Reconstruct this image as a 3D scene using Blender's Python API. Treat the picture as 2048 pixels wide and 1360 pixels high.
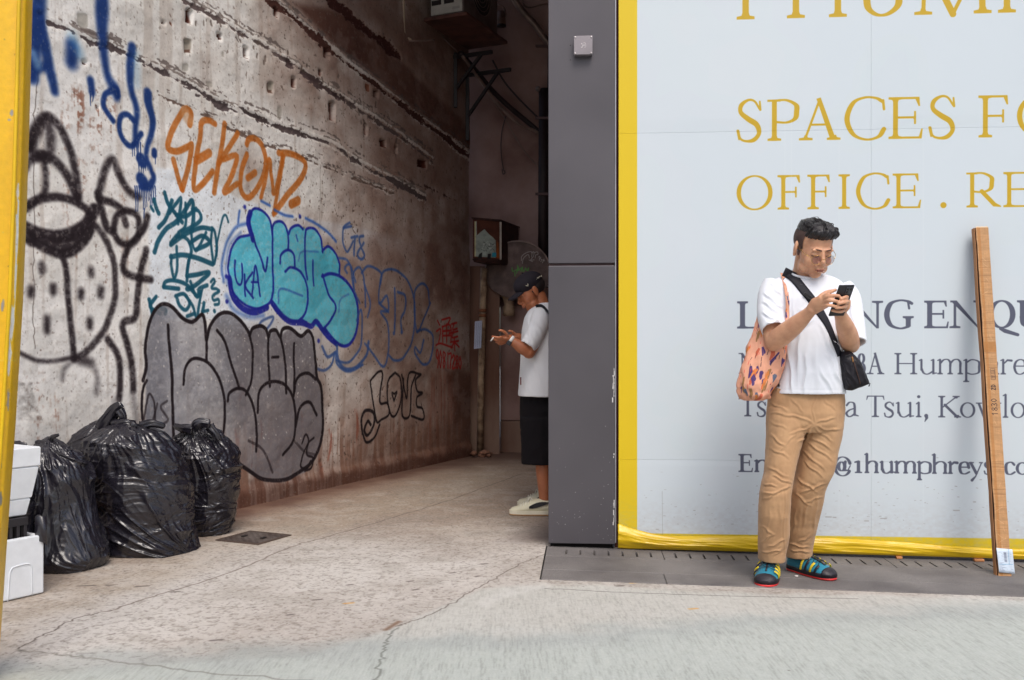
import bpy, bmesh, math, random
import numpy as np
from mathutils import Vector, Matrix

for _o in list(bpy.data.objects):
    bpy.data.objects.remove(_o)
SC = bpy.context.scene
COL = SC.collection

# ------------------------------------------------------------------ camera
F, CX, HY, H = 1900.0, 1024.0, 700.0, 1.08      # focal length in photo px, principal x, horizon y, eye height
cam_d = bpy.data.cameras.new('camera')
cam = bpy.data.objects.new('camera', cam_d)
COL.objects.link(cam)
cam.location = (0, 0, H)
cam.rotation_euler = (math.radians(90), 0, 0)
cam_d.sensor_width = 36.0
cam_d.lens = 36.0 * F / 2048.0
cam_d.shift_y = (HY - 680.0) / 2048.0
cam_d.clip_start = 0.05
cam_d.clip_end = 400
cam_d.dof.use_dof = True
cam_d.dof.focus_distance = 4.8
cam_d.dof.aperture_fstop = 5.6
SC.camera = cam

# ------------------------------------------------------------------ light
SUN_EL, SUN_AZ = 54.0, 168.0     # high behind the camera
SC.world = bpy.data.worlds.new("World")
SC.world.use_nodes = True
_nt = SC.world.node_tree
_nt.nodes.clear()
_sky = _nt.nodes.new('ShaderNodeTexSky')
_sky.sky_type = 'NISHITA'
_sky.sun_disc = False
_sky.sun_elevation = math.radians(SUN_EL)
_sky.sun_rotation = math.radians(SUN_AZ)
_sky.air_density = 1.0
_sky.dust_density = 4.0
_sky.ozone_density = 0.8
_bg = _nt.nodes.new('ShaderNodeBackground')
_bg.inputs['Strength'].default_value = 0.12
_wo = _nt.nodes.new('ShaderNodeOutputWorld')
_nt.links.new(_sky.outputs[0], _bg.inputs['Color'])
_nt.links.new(_bg.outputs[0], _wo.inputs['Surface'])
_sd = bpy.data.lights.new('sun', 'SUN')
_sd.energy = 1.3
_sd.angle = math.radians(26)
_sd.color = (1.0, 0.97, 0.935)
sun = bpy.data.objects.new('sun', _sd)
COL.objects.link(sun)
_az, _el = math.radians(SUN_AZ), math.radians(SUN_EL)
_dir = Vector((math.sin(_az) * math.cos(_el), math.cos(_az) * math.cos(_el), math.sin(_el)))
sun.rotation_euler = _dir.to_track_quat('Z', 'Y').to_euler()
sun.location = (0, -3, 8)
SC.view_settings.view_transform = 'Standard'
SC.view_settings.look = 'None'
SC.view_settings.gamma = 1.0
SC.view_settings.use_curve_mapping = False
SC.view_settings.exposure = 0.42
SC.cycles.max_bounces = 6
SC.cycles.use_denoising = True

# ------------------------------------------------------------------ helpers: placing
def P(px, py, D):
    """the point at distance D (metres in front of the camera) seen at photo pixel px, py"""
    return Vector(((px - CX) / F * D, D, H + (HY - py) / F * D))

def proj(v):
    """numpy (n,3) -> photo px"""
    return np.stack([CX + F * v[:, 0] / v[:, 1], HY - F * (v[:, 2] - H) / v[:, 1]], 1)

def gz(x):
    return -0.018 * max(0.0, x - 0.1)

def lin(c):
    c = c / 255.0
    return c / 12.92 if c <= 0.04045 else ((c + 0.055) / 1.055) ** 2.4

def rgb(r, g, b):
    return (lin(r), lin(g), lin(b), 1.0)

# ------------------------------------------------------------------ helpers: noise
def fbm2(h, w, sx, sy=None, octs=4, seed=0, gain=0.5):
    """tile-free value noise 0..1, feature size sx, sy in pixels"""
    if sy is None:
        sy = sx
    rng = np.random.RandomState(seed)
    out = np.zeros((h, w), np.float32)
    tot, amp = 0.0, 1.0
    for o in range(octs):
        fx, fy = max(1.0, sx / 2 ** o), max(1.0, sy / 2 ** o)
        gh, gw = int(h / fy) + 3, int(w / fx) + 3
        g = rng.rand(gh, gw).astype(np.float32)
        ys, xs = np.arange(h) / fy, np.arange(w) / fx
        yi, xi = ys.astype(int), xs.astype(int)
        ty, tx = (ys - yi).astype(np.float32), (xs - xi).astype(np.float32)
        ty, tx = ty * ty * (3 - 2 * ty), tx * tx * (3 - 2 * tx)
        gx = g[:, xi] * (1 - tx) + g[:, xi + 1] * tx
        out += amp * (gx[yi] * (1 - ty)[:, None] + gx[yi + 1] * ty[:, None])
        tot += amp
        amp *= gain
    out /= tot
    return np.clip((out - 0.5) * 1.5 + 0.5, 0, 1)

def _hash3(ix, iy, iz, seed):
    h = (ix.astype(np.int64) * 374761393 + iy.astype(np.int64) * 668265263 + iz.astype(np.int64) * 2147483647 + seed * 974634777)
    h = (h ^ (h >> 13)) * 1274126177
    h = (h ^ (h >> 16)) & 0xFFFFFF
    return h / float(0xFFFFFF)

def noise3(p, seed=0):
    """value noise -1..1 at (n,3)"""
    i = np.floor(p).astype(np.int64)
    t = p - i
    t = t * t * t * (t * (t * 6 - 15) + 10)
    r = 0
    for dx in (0, 1):
        for dy in (0, 1):
            for dz in (0, 1):
                w = (t[:, 0] if dx else 1 - t[:, 0]) * (t[:, 1] if dy else 1 - t[:, 1]) * (t[:, 2] if dz else 1 - t[:, 2])
                r = r + w * _hash3(i[:, 0] + dx, i[:, 1] + dy, i[:, 2] + dz, seed)
    return r * 2 - 1

def fbm3(p, octs=3, seed=0, gain=0.5, ridged=False):
    r, a, tot = 0, 1.0, 0.0
    for o in range(octs):
        n = noise3(p * 2 ** o, seed + o)
        if ridged:
            n = 1 - 2 * np.abs(n)
        r = r + a * n
        tot += a
        a *= gain
    return r / tot

def sstep(a, b, x):
    t = np.clip((x - a) / (b - a), 0, 1)
    return t * t * (3 - 2 * t)

# ------------------------------------------------------------------ helpers: painting paint and print on a surface
def spline(pts, n=8):
    p = [np.array(q, float) for q in pts]
    if len(p) < 3:
        return np.array(p)
    p = [2 * p[0] - p[1]] + p + [2 * p[-1] - p[-2]]
    out = []
    for i in range(1, len(p) - 2):
        a, b, c, d = p[i - 1], p[i], p[i + 1], p[i + 2]
        for k in range(n):
            t = k / n
            out.append(0.5 * ((2 * b) + (c - a) * t + (2 * a - 5 * b + 4 * c - d) * t * t + (3 * b - a - 3 * c + d) * t ** 3))
    out.append(p[-2])
    return np.array(out)

class Canvas:
    """an albedo sheet in surface coordinates (u right, v up, metres)"""
    def __init__(s, u0, u1, v0, v1, ppm, base):
        s.u0, s.v0, s.ppm = u0, v0, ppm
        s.w, s.h = int((u1 - u0) * ppm), int((v1 - v0) * ppm)
        s.u1, s.v1 = u0 + s.w / ppm, v0 + s.h / ppm
        s.c = np.empty((s.h, s.w, 3), np.float32)
        s.c[:] = np.array(base, np.float32) / 255.0
        s.hgt = None
    def box(s, umin, umax, vmin, vmax, pad):
        x0 = int(max(0, (umin - pad - s.u0) * s.ppm)); x1 = int(min(s.w, (umax + pad - s.u0) * s.ppm + 2))
        y0 = int(max(0, (vmin - pad - s.v0) * s.ppm)); y1 = int(min(s.h, (vmax + pad - s.v0) * s.ppm + 2))
        if x1 <= x0 or y1 <= y0:
            return None
        U = (s.u0 + (np.arange(x0, x1) + 0.5) / s.ppm)[None, :].astype(np.float32)
        V = (s.v0 + (np.arange(y0, y1) + 0.5) / s.ppm)[:, None].astype(np.float32)
        return x0, x1, y0, y1, U, V
    def mask_stroke(s, pts, wid, soft):
        pts = np.asarray(pts, np.float32)
        wid = np.broadcast_to(np.asarray(wid, np.float32), (len(pts),))
        b = s.box(pts[:, 0].min(), pts[:, 0].max(), pts[:, 1].min(), pts[:, 1].max(), wid.max() + 3 * soft)
        if b is None:
            return None
        x0, x1, y0, y1, U, V = b
        best = np.full((y1 - y0, x1 - x0), 1e3, np.float32)
        if len(pts) == 1:
            pts = np.vstack([pts, pts + 1e-4]); wid = np.array([wid[0], wid[0]])
        for i in range(len(pts) - 1):
            a, c = pts[i], pts[i + 1]
            pad = max(wid[i], wid[i + 1]) + 3 * soft
            bb = s.box(min(a[0], c[0]), max(a[0], c[0]), min(a[1], c[1]), max(a[1], c[1]), pad)
            if bb is None:
                continue
            sx0, sx1, sy0, sy1 = max(bb[0], x0), min(bb[1], x1), max(bb[2], y0), min(bb[3], y1)
            if sx1 <= sx0 or sy1 <= sy0:
                continue
            SU, SV = U[:, sx0 - x0:sx1 - x0], V[sy0 - y0:sy1 - y0]
            d = c - a
            L2 = float(d @ d) + 1e-12
            t = np.clip(((SU - a[0]) * d[0] + (SV - a[1]) * d[1]) / L2, 0, 1)
            dd = np.sqrt((SU - a[0] - t * d[0]) ** 2 + (SV - a[1] - t * d[1]) ** 2) - (wid[i] * (1 - t) + wid[i + 1] * t) / 2
            v = best[sy0 - y0:sy1 - y0, sx0 - x0:sx1 - x0]
            np.minimum(v, dd, out=v)
        return (x0, x1, y0, y1), best
    def mask_poly(s, pts, pad=0.0):
        pts = np.asarray(pts, np.float32)
        b = s.box(pts[:, 0].min(), pts[:, 0].max(), pts[:, 1].min(), pts[:, 1].max(), pad + 0.005)
        if b is None:
            return None
        x0, x1, y0, y1, U, V = b
        U = np.broadcast_to(U, (y1 - y0, x1 - x0)); V = np.broadcast_to(V, (y1 - y0, x1 - x0))
        ins = np.zeros(U.shape, bool)
        dist = np.full(U.shape, 1e3, np.float32)
        n = len(pts)
        for i in range(n):
            a, c = pts[i], pts[(i + 1) % n]
            d = c - a
            L2 = float(d @ d) + 1e-12
            t = np.clip(((U - a[0]) * d[0] + (V - a[1]) * d[1]) / L2, 0, 1)
            dist = np.minimum(dist, (U - a[0] - t * d[0]) ** 2 + (V - a[1] - t * d[1]) ** 2)
            if abs(d[1]) > 1e-9:
                cr = ((a[1] > V) != (c[1] > V)) & (U < d[0] * (V - a[1]) / d[1] + a[0])
                ins ^= cr
        dist = np.sqrt(dist)
        return (x0, x1, y0, y1), np.where(ins, -dist, dist)
    def apply(s, m, col, alpha=1.0, soft=0.0, tex=None, depth=0.0):
        if m is None:
            return
        (x0, x1, y0, y1), d = m
        e = max(soft, 0.6 / s.ppm)
        a = np.clip(0.5 - d / (2 * e), 0, 1)
        a = a * a * (3 - 2 * a) * alpha
        if tex is not None:
            a = a * tex[y0:y1, x0:x1]
        a = a[..., None]
        s.c[y0:y1, x0:x1] = s.c[y0:y1, x0:x1] * (1 - a) + np.array(col, np.float32) / 255.0 * a
        if depth and s.hgt is not None:
            s.hgt[y0:y1, x0:x1] += depth * a[..., 0]
    def image(s, name):
        im = bpy.data.images.new(name, s.w, s.h, alpha=False)
        px = np.ones((s.h, s.w, 4), np.float32)
        px[..., :3] = np.clip(s.c, 0, 1)
        im.pixels.foreach_set(px.ravel())
        im.pack()
        return im

# ------------------------------------------------------------------ helpers: materials
def new_mat(name):
    m = bpy.data.materials.new(name)
    m.use_nodes = True
    nt = m.node_tree
    nt.nodes.clear()
    o = nt.nodes.new('ShaderNodeOutputMaterial')
    b = nt.nodes.new('ShaderNodeBsdfPrincipled')
    nt.links.new(b.outputs[0], o.inputs['Surface'])
    return m, nt, b

def N(nt, t, **kw):
    n = nt.nodes.new(t)
    for k, v in kw.items():
        if k.startswith('i_'):
            n.inputs[k[2:].replace('_', ' ')].default_value = v
        else:
            setattr(n, k, v)
    return n

def coords(nt, scale=(1, 1, 1), kind='Object'):
    tc = N(nt, 'ShaderNodeTexCoord')
    mp = N(nt, 'ShaderNodeMapping')
    mp.inputs['Scale'].default_value = scale
    nt.links.new(tc.outputs[kind], mp.inputs['Vector'])
    return mp.outputs[0]

def noise_node(nt, vec, scale, detail=4, rough=0.55, dist=0.0):
    n = N(nt, 'ShaderNodeTexNoise')
    n.inputs['Scale'].default_value = scale
    n.inputs['Detail'].default_value = detail
    n.inputs['Roughness'].default_value = rough
    n.inputs['Distortion'].default_value = dist
    nt.links.new(vec, n.inputs['Vector'])
    return n.outputs['Fac']

def ramp(nt, fac, stops):
    r = N(nt, 'ShaderNodeValToRGB')
    e = r.color_ramp.elements
    while len(e) < len(stops):
        e.new(0.5)
    for k, (p, c) in enumerate(stops):
        e[k].position = p
        e[k].color = c if len(c) == 4 else (*c, 1)
    nt.links.new(fac, r.inputs['Fac'])
    return r.outputs['Color']

def bump(nt, b, h, strength=0.3, dist=0.01, prev=None):
    n = N(nt, 'ShaderNodeBump')
    n.inputs['Strength'].default_value = strength
    n.inputs['Distance'].default_value = dist
    nt.links.new(h, n.inputs['Height'])
    if prev is not None:
        nt.links.new(prev, n.inputs['Normal'])
    nt.links.new(n.outputs[0], b.inputs['Normal'])
    return n.outputs[0]

def mat(name, c, rough=0.6, metal=0.0, var=0.12, vscale=6.0, bmp=0.0, bscale=60.0, bdist=0.004, spec=0.5, sss=0.0, c2=None, stretch=(1, 1, 1), detail=5, sheen=0.0):
    """painted / plain surface with soft tonal variation and fine relief"""
    m, nt, b = new_mat(name)
    base = rgb(*c)
    v = coords(nt, stretch)
    f = noise_node(nt, v, vscale, detail)
    lo = rgb(*c2) if c2 else tuple(x * (1 - var * 1.6) for x in base[:3]) + (1,)
    hi = tuple(min(1, x * (1 + var)) for x in base[:3]) + (1,)
    nt.links.new(ramp(nt, f, [(0.30, lo), (0.62, hi)]), b.inputs['Base Color'])
    b.inputs['Roughness'].default_value = rough
    b.inputs['Metallic'].default_value = metal
    b.inputs['Specular IOR Level'].default_value = spec
    if sheen:
        b.inputs['Sheen Weight'].default_value = sheen
    if sss:
        b.inputs['Subsurface Weight'].default_value = sss
        b.inputs['Subsurface Radius'].default_value = (0.01, 0.004, 0.002)
        b.inputs['Subsurface Scale'].default_value = 1.0
    if bmp:
        bump(nt, b, noise_node(nt, v, bscale, 4), bmp, bdist)
    return m

def img_mat(name, cv, rough=0.8, bmp=0.3, bscale=90.0, bdist=0.004, extra=None, ext='EXTEND', spec=0.4, mott=.86):
    m, nt, b = new_mat(name)
    t = N(nt, 'ShaderNodeTexImage')
    t.image = cv.image(name)
    t.interpolation = 'Cubic'
    t.extension = ext
    uv = N(nt, 'ShaderNodeUVMap')
    nt.links.new(uv.outputs[0], t.inputs['Vector'])
    v = coords(nt)
    f = noise_node(nt, v, bscale, 6, 0.65)
    mx = N(nt, 'ShaderNodeMix', data_type='RGBA', blend_type='MULTIPLY')
    mx.inputs['Factor'].default_value = 1.0
    nt.links.new(t.outputs['Color'], mx.inputs[6])
    nt.links.new(ramp(nt, f, [(0.25, (mott, mott, mott)), (0.7, (2 - mott - .09 if mott < .9 else 1.0,) * 3)]), mx.inputs[7])
    nt.links.new(mx.outputs[2], b.inputs['Base Color'])
    b.inputs['Roughness'].default_value = rough
    b.inputs['Specular IOR Level'].default_value = spec
    if bmp:
        bump(nt, b, f, bmp, bdist)
    return m

# ------------------------------------------------------------------ helpers: objects
def tag(o, label=None, cat=None, group=None, kind=None):
    if label: o['label'] = label
    if cat: o['category'] = cat
    if group: o['group'] = group
    if kind: o['kind'] = kind
    return o

def empty(name, loc, label=None, cat=None, group=None, kind=None):
    o = bpy.data.objects.new(name, None)
    o.empty_display_size = 0.1
    COL.objects.link(o)
    o.location = loc
    return tag(o, label, cat, group, kind)

def link_mesh(name, me, m=None, parent=None, smooth=True):
    o = bpy.data.objects.new(name, me)
    COL.objects.link(o)
    if m is not None:
        me.materials.append(m)
    if smooth:
        me.polygons.foreach_set('use_smooth', [True] * len(me.polygons))
    if parent is not None:
        o.parent = parent
        q = parent
        off = Vector((0, 0, 0))
        while q is not None:
            off += Vector(q.location)
            q = q.parent
        o.location = -off if o.location.length == 0 else o.location - off
    return o

def mk(name, verts, faces, m=None, parent=None, smooth=True, uv=None):
    me = bpy.data.meshes.new(name)
    me.from_pydata([tuple(map(float, v)) for v in verts], [], [tuple(map(int, f)) for f in faces])
    me.update()
    if uv is not None:
        l = me.uv_layers.new(name='UVMap')
        idx = np.empty(len(me.loops), np.int32)
        me.loops.foreach_get('vertex_index', idx)
        l.data.foreach_set('uv', np.asarray(uv, np.float32)[idx].ravel())
    return link_mesh(name, me, m, parent, smooth)

class MB:
    """collects shapes into one mesh"""
    def __init__(s):
        s.v, s.f = [], []
    def add(s, v, f):
        n = len(s.v)
        s.v += [tuple(map(float, q)) for q in v]
        s.f += [tuple(int(i) + n for i in q) for q in f]
        return s
    def box(s, c, size, bev=0.0, M=None, seg=2):
        bm = bmesh.new()
        bmesh.ops.create_cube(bm, size=1.0)
        for q in bm.verts:
            q.co = Vector((q.co.x * size[0], q.co.y * size[1], q.co.z * size[2]))
        if bev:
            bmesh.ops.bevel(bm, geom=bm.edges[:], offset=bev, segments=seg, affect='EDGES', profile=0.5)
        bm.verts.index_update()
        vs = [(M @ q.co if M is not None else q.co) + Vector(c) for q in bm.verts]
        fs = [[q.index for q in f.verts] for f in bm.faces]
        bm.free()
        return s.add(vs, fs)
    def tube(s, pts, r, n=12, cap='flat', squash=None, up=None):
        v, f = tube_vf(pts, r, n, cap, squash, up)
        return s.add(v, f)
    def ball(s, c, r, M=None, seg=16, rings=10):
        r = (r, r, r) if not hasattr(r, '__len__') else r
        vs, fs = [], []
        for i in range(rings + 1):
            th = math.pi * i / rings
            for j in range(seg):
                ph = 2 * math.pi * j / seg
                q = Vector((r[0] * math.sin(th) * math.cos(ph), r[1] * math.sin(th) * math.sin(ph), r[2] * math.cos(th)))
                if M is not None:
                    q = M @ q
                vs.append(q + Vector(c))
        for i in range(rings):
            for j in range(seg):
                a, b = i * seg + j, i * seg + (j + 1) % seg
                fs.append((a, a + seg, b + seg, b))
        return s.add(vs, fs)
    def loft(s, rings, cap=True):
        """rings: list of equally long point lists"""
        n = len(rings[0])
        vs = [p for r in rings for p in r]
        fs = []
        for i in range(len(rings) - 1):
            for j in range(n):
                a, b = i * n + j, i * n + (j + 1) % n
                fs.append((a, b, b + n, a + n))
        if cap:
            fs.append(tuple(reversed(range(n))))
            fs.append(tuple((len(rings) - 1) * n + j for j in range(n)))
        return s.add(vs, fs)
    def build(s, name, m=None, parent=None, smooth=False):
        return mk(name, s.v, s.f, m, parent, smooth)

def tube_vf(pts, r, n=12, cap='flat', squash=None, up=None):
    pts = [Vector(p) for p in pts]
    k = len(pts)
    rs = [r] * k if not hasattr(r, '__len__') else list(r)
    T = []
    for i in range(k):
        a, b = pts[max(0, i - 1)], pts[min(k - 1, i + 1)]
        T.append((b - a).normalized())
    u = Vector(up) if up is not None else (Vector((0, 0, 1)) if abs(T[0].z) < 0.9 else Vector((1, 0, 0)))
    u = (u - T[0] * u.dot(T[0])).normalized()
    rings = []
    def ring(c, t, u, rr):
        w = t.cross(u)
        ra, rb = (rr, rr * (squash or 1.0)) if not hasattr(rr, '__len__') else rr
        return [c + u * (ra * math.cos(2 * math.pi * j / n)) + w * (rb * math.sin(2 * math.pi * j / n)) for j in range(n)]
    def rmax(rr): return rr if not hasattr(rr, '__len__') else min(rr)
    def sc(rr, q): return rr * q if not hasattr(rr, '__len__') else (rr[0] * q, rr[1] * q)
    if cap == 'round':
        for q in (80, 60, 35, 15):
            a = math.radians(q)
            rings.append(ring(pts[0] - T[0] * rmax(rs[0]) * math.sin(a), T[0], u, sc(rs[0], math.cos(a))))
    for i in range(k):
        u = (u - T[i] * u.dot(T[i])).normalized()
        rings.append(ring(pts[i], T[i], u, rs[i]))
    if cap == 'round':
        for q in (15, 35, 60, 80):
            a = math.radians(q)
            rings.append(ring(pts[-1] + T[-1] * rmax(rs[-1]) * math.sin(a), T[-1], u, sc(rs[-1], math.cos(a))))
    vs = [p for r_ in rings for p in r_]
    fs = []
    for i in range(len(rings) - 1):
        for j in range(n):
            a, b = i * n + j, i * n + (j + 1) % n
            fs.append((a, b, b + n, a + n))
    fs.append(tuple(reversed(range(n))))
    fs.append(tuple((len(rings) - 1) * n + j for j in range(n)))
    return vs, fs

def remesh(mb, voxel, smooth=0, sub=0, fac=0.5):
    """joins the overlapping closed shapes of mb into one skin; returns verts, faces arrays, normals"""
    me = bpy.data.meshes.new('tmp')
    me.from_pydata(mb.v, [], mb.f)
    bm = bmesh.new(); bm.from_mesh(me)
    bmesh.ops.recalc_face_normals(bm, faces=bm.faces[:])
    bm.to_mesh(me); bm.free()
    ob = bpy.data.objects.new('tmp', me)
    COL.objects.link(ob)
    md = ob.modifiers.new('r', 'REMESH')
    md.mode = 'VOXEL'; md.voxel_size = voxel
    if smooth:
        sm = ob.modifiers.new('s', 'SMOOTH'); sm.factor = fac; sm.iterations = smooth
    dg = bpy.context.evaluated_depsgraph_get()
    ev = ob.evaluated_get(dg)
    m2 = ev.to_mesh()
    v = np.empty(len(m2.vertices) * 3, np.float32); m2.vertices.foreach_get('co', v)
    nr = np.empty(len(m2.vertices) * 3, np.float32); m2.vertices.foreach_get('normal', nr)
    f = [tuple(p.vertices) for p in m2.polygons]
    ev.to_mesh_clear()
    bpy.data.objects.remove(ob)
    bpy.data.meshes.remove(me)
    return v.reshape(-1, 3).astype(float), f, nr.reshape(-1, 3).astype(float)

def ell_ring(c, rx, ry, n=28, p=2.0, rot=0.0):
    """horizontal superellipse ring"""
    out = []
    for j in range(n):
        a = 2 * math.pi * j / n
        ca, sa = math.cos(a), math.sin(a)
        x = rx * abs(ca) ** (2 / p) * (1 if ca >= 0 else -1)
        y = ry * abs(sa) ** (2 / p) * (1 if sa >= 0 else -1)
        out.append(Vector((c[0] + x * math.cos(rot) - y * math.sin(rot), c[1] + x * math.sin(rot) + y * math.cos(rot), c[2])))
    return out
# ================================================================== frames of the place
TB = math.atan(0.076)
CB, SB = math.cos(TB), math.sin(TB)
OB = Vector((0.59, 5.19, 0))
def W(a, b, z):
    """hoarding frame: a along the hoarding, b out towards the street"""
    return Vector((OB.x + CB * a - SB * b, OB.y - SB * a - CB * b, z))
def a_of(px):
    k = (px - CX) / F
    return (OB.y * k - OB.x) / (CB + k * SB)
def z_of(px, py):
    return H + (HY - py) / F * (OB.y - SB * a_of(px))
RB = Matrix.Rotation(-TB, 4, 'Z')

WD0 = 3.2
def wall_uv(px, py):
    D = 4.75 / (0.445 - (px - CX) / F)
    return ((D - WD0) * 1.0945, H + (HY - py) / F * D)
WN = Vector((0.9137, -0.4066, 0))
def wall_pt(u, v, h=0.0):
    D = WD0 + u / 1.0945
    return Vector((-4.75 + 0.445 * D, D, v)) + WN * h

def ground_xy(px, py):
    z = 0.0
    for _ in range(3):
        D = (H - z) * F / (py - HY)
        X = (px - CX) / F * D
        z = gz(X)
    return X, D

# ================================================================== the ground
G = Canvas(-4.2, 4.0, 2.4, 11.4, 330, (200, 195, 189))
def build_ground():
    h, w = G.h, G.w
    U = (G.u0 + np.arange(w) / G.ppm)[None, :]
    V = (G.v0 + np.arange(h) / G.ppm)[:, None]
    big = fbm2(h, w, 370, 290, 5, 1)
    mid = fbm2(h, w, 66, 48, 4, 2)
    fine = fbm2(h, w, 7, 6, 3, 3)
    spk = fbm2(h, w, 3, 4, 2, 4)
    c = G.c
    def tint(m, col, k=1.0):
        m = (m * k)[..., None]
        c[:] = c * (1 - m) + np.array(col, np.float32) / 255 * m
    # warm alley concrete, deeper in: browner
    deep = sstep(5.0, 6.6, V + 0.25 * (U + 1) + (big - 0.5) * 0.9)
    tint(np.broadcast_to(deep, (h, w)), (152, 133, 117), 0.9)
    # slab by the wall side (left of the seam): browner too
    seam = [ground_xy(*p) for p in [(35, 1300), (150, 1236), (430, 1150), (580, 1092), (760, 1062), (1030, 955), (1090, 925)]]
    side = np.interp(V[:, 0], [p[1] for p in seam], [p[0] for p in seam])[:, None]
    lf = sstep(0.05, -0.25, U - side + (big - 0.5) * 0.5)
    tint(lf * (0.55 + 0.45 * mid), (166, 150, 132), 0.8)
    tint(sstep(0.45, 0.8, big) * (1 - lf), (150, 138, 128), 0.4)
    tint(sstep(0.5, 0.85, mid), (156, 149, 140), 0.35)
    tint(sstep(0.55, 0.2, mid), (205, 200, 194), 0.25)
    tint(sstep(0.55, 0.85, fine), (128, 120, 111), 0.42)
    tint(sstep(0.78, 0.97, spk), (84, 74, 70), 0.40)
    tint(sstep(0.74, 0.95, 1 - spk), (216, 212, 206), 0.32)
    # broom-finished road slab right and front: pale, green blue
    rb = [ground_xy(*p) for p in [(-100, 1385), (100, 1345), (640, 1300), (760, 1262), (960, 1180), (1080, 1168), (2200, 1204)]]
    edge = np.interp(U[0], [p[0] for p in rb], [p[1] for p in rb])[None, :]
    front = sstep(0.03, -0.06, V - edge + (mid - 0.5) * 0.08)
    tint(front * 1.0, (190, 191, 185), 0.7)
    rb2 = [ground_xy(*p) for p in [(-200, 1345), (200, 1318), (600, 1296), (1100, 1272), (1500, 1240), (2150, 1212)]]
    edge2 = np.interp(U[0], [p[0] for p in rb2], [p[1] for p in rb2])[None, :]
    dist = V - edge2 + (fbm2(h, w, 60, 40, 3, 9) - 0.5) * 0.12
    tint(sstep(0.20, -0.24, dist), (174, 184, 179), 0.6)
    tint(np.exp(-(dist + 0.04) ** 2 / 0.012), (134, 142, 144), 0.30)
    # broom lines (run towards the street, leaning)
    br = fbm2(h, w, 1.5, 20, 3, 11)
    tint(sstep(0.60, 0.85, br) * front * (.4 + .6 * mid), (118, 118, 113), 0.30)
    tint(sstep(0.62, 0.85, 1 - br) * front, (216, 218, 212), 0.16)
    # damp dirt at the foot of the wall
    wall_x = -4.75 + 0.445 * V
    dw = (U - wall_x) + (mid - 0.5) * 0.3
    tint(sstep(0.42, 0.05, dw), (84, 56, 46), 0.85)
    tint(sstep(1.0, 0.1, dw) * mid, (116, 84, 68), 0.7)
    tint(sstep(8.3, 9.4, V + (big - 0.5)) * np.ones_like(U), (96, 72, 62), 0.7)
    # darker strip along the pillar side of the alley
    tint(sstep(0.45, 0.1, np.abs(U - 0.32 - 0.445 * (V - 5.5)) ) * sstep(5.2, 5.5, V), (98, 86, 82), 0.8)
    rng = random.Random(5)
    def g(pts):
        return [ground_xy(*p) for p in pts]
    def jag(pts, amp, n=10, seed=0):
        r = np.random.RandomState(seed)
        q = spline(pts, n)
        q = q + r.randn(*q.shape) * amp
        return q
    G.hgt = np.zeros((h, w), np.float32)
    crack = [(1098, 1103), (1040, 1128), (985, 1160), (930, 1190), (872, 1224), (820, 1244), (792, 1252)]
    G.apply(G.mask_stroke(jag(g(crack), 0.006, 10, 1), 0.005, 0), (84, 72, 66), 0.85, 0.004)
    G.apply(G.mask_stroke(jag(g([(800, 1243), (782, 1262)]), 0.01, 8, 2), 0.020, 0), (120, 92, 74), 0.8, 0.01)
    G.apply(G.mask_stroke(jag(g([(790, 1256), (772, 1285), (765, 1320), (748, 1362)]), 0.007, 10, 3), 0.006, 0), (96, 98, 92), 0.8, 0.005)
    G.apply(G.mask_stroke(jag(g([(36, 1298), (90, 1268), (150, 1238), (215, 1222)]), 0.006, 10, 4), 0.005, 0), (70, 58, 52), 0.9, 0.004)
    G.apply(G.mask_stroke(jag(g([(215, 1222), (330, 1186), (460, 1145), (580, 1095), (640, 1077), (760, 1043), (900, 1000), (1040, 948)]), 0.006, 10, 5), 0.009, 0), (96, 82, 74), 0.75, 0.006)
    G.apply(G.mask_stroke(jag(g([(36, 1300), (110, 1308), (200, 1318), (380, 1342), (620, 1362)]), 0.007, 10, 6), 0.006, 0), (96, 92, 84), 0.7, 0.008)
    G.apply(G.mask_stroke(jag(g([(960, 1210), (1000, 1190), (1060, 1176), (1090, 1172)]), 0.02, 8, 7), 0.05, 0), (214, 212, 208), 0.35, 0.03)
    G.apply(G.mask_stroke(jag(g([(1090, 1177), (1230, 1184), (1400, 1190), (1720, 1198)]), 0.003, 8, 8), 0.007, 0), (70, 66, 64), 0.7, 0.004)
    for k, (px, py, s) in enumerate([(172, 1172, 26), (283, 1173, 16), (219, 1171, 8), (432, 1281, 16), (634, 1200, 12), (700, 1170, 6), (820, 1163, 7), (905, 1146, 6), (968, 1128, 9), (955, 1153, 5), (830, 1180, 6), (350, 1184, 9), (580, 1230, 7), (1240, 1172, 10)]):
        x, y = ground_xy(px, py)
        e = s / F * y * 0.6
        G.apply(G.mask_stroke([(x - e, y), (x + e, y + 0.01)], 0.016, 0), (80, 70, 66), 0.75, 0.010)
    for k, (px, py) in enumerate([(690, 1207), (1262, 1166), (1380, 1218)]):
        x, y = ground_xy(px, py)
        G.apply(G.mask_stroke([(x, y), (x + 0.03, y + 0.01)], 0.02, 0), (208, 160, 90), 0.8, 0.006)
    for k in range(150):
        x, y = rng.uniform(-3, 2.6), rng.uniform(2.9, 9)
        G.apply(G.mask_stroke([(x, y)], rng.uniform(0.004, 0.010), 0), (88, 78, 74) if rng.random() < .7 else (210, 205, 200), 0.6, 0.004)
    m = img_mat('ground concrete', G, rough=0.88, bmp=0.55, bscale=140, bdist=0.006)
    # a second, grooved relief on the street slab comes from the image itself
    nt = m.node_tree
    b = [n for n in nt.nodes if n.type == 'BSDF_PRINCIPLED'][0]
    bp = [n for n in nt.nodes if n.type == 'BUMP'][0]
    ti = [n for n in nt.nodes if n.type == 'TEX_IMAGE'][0]
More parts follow.
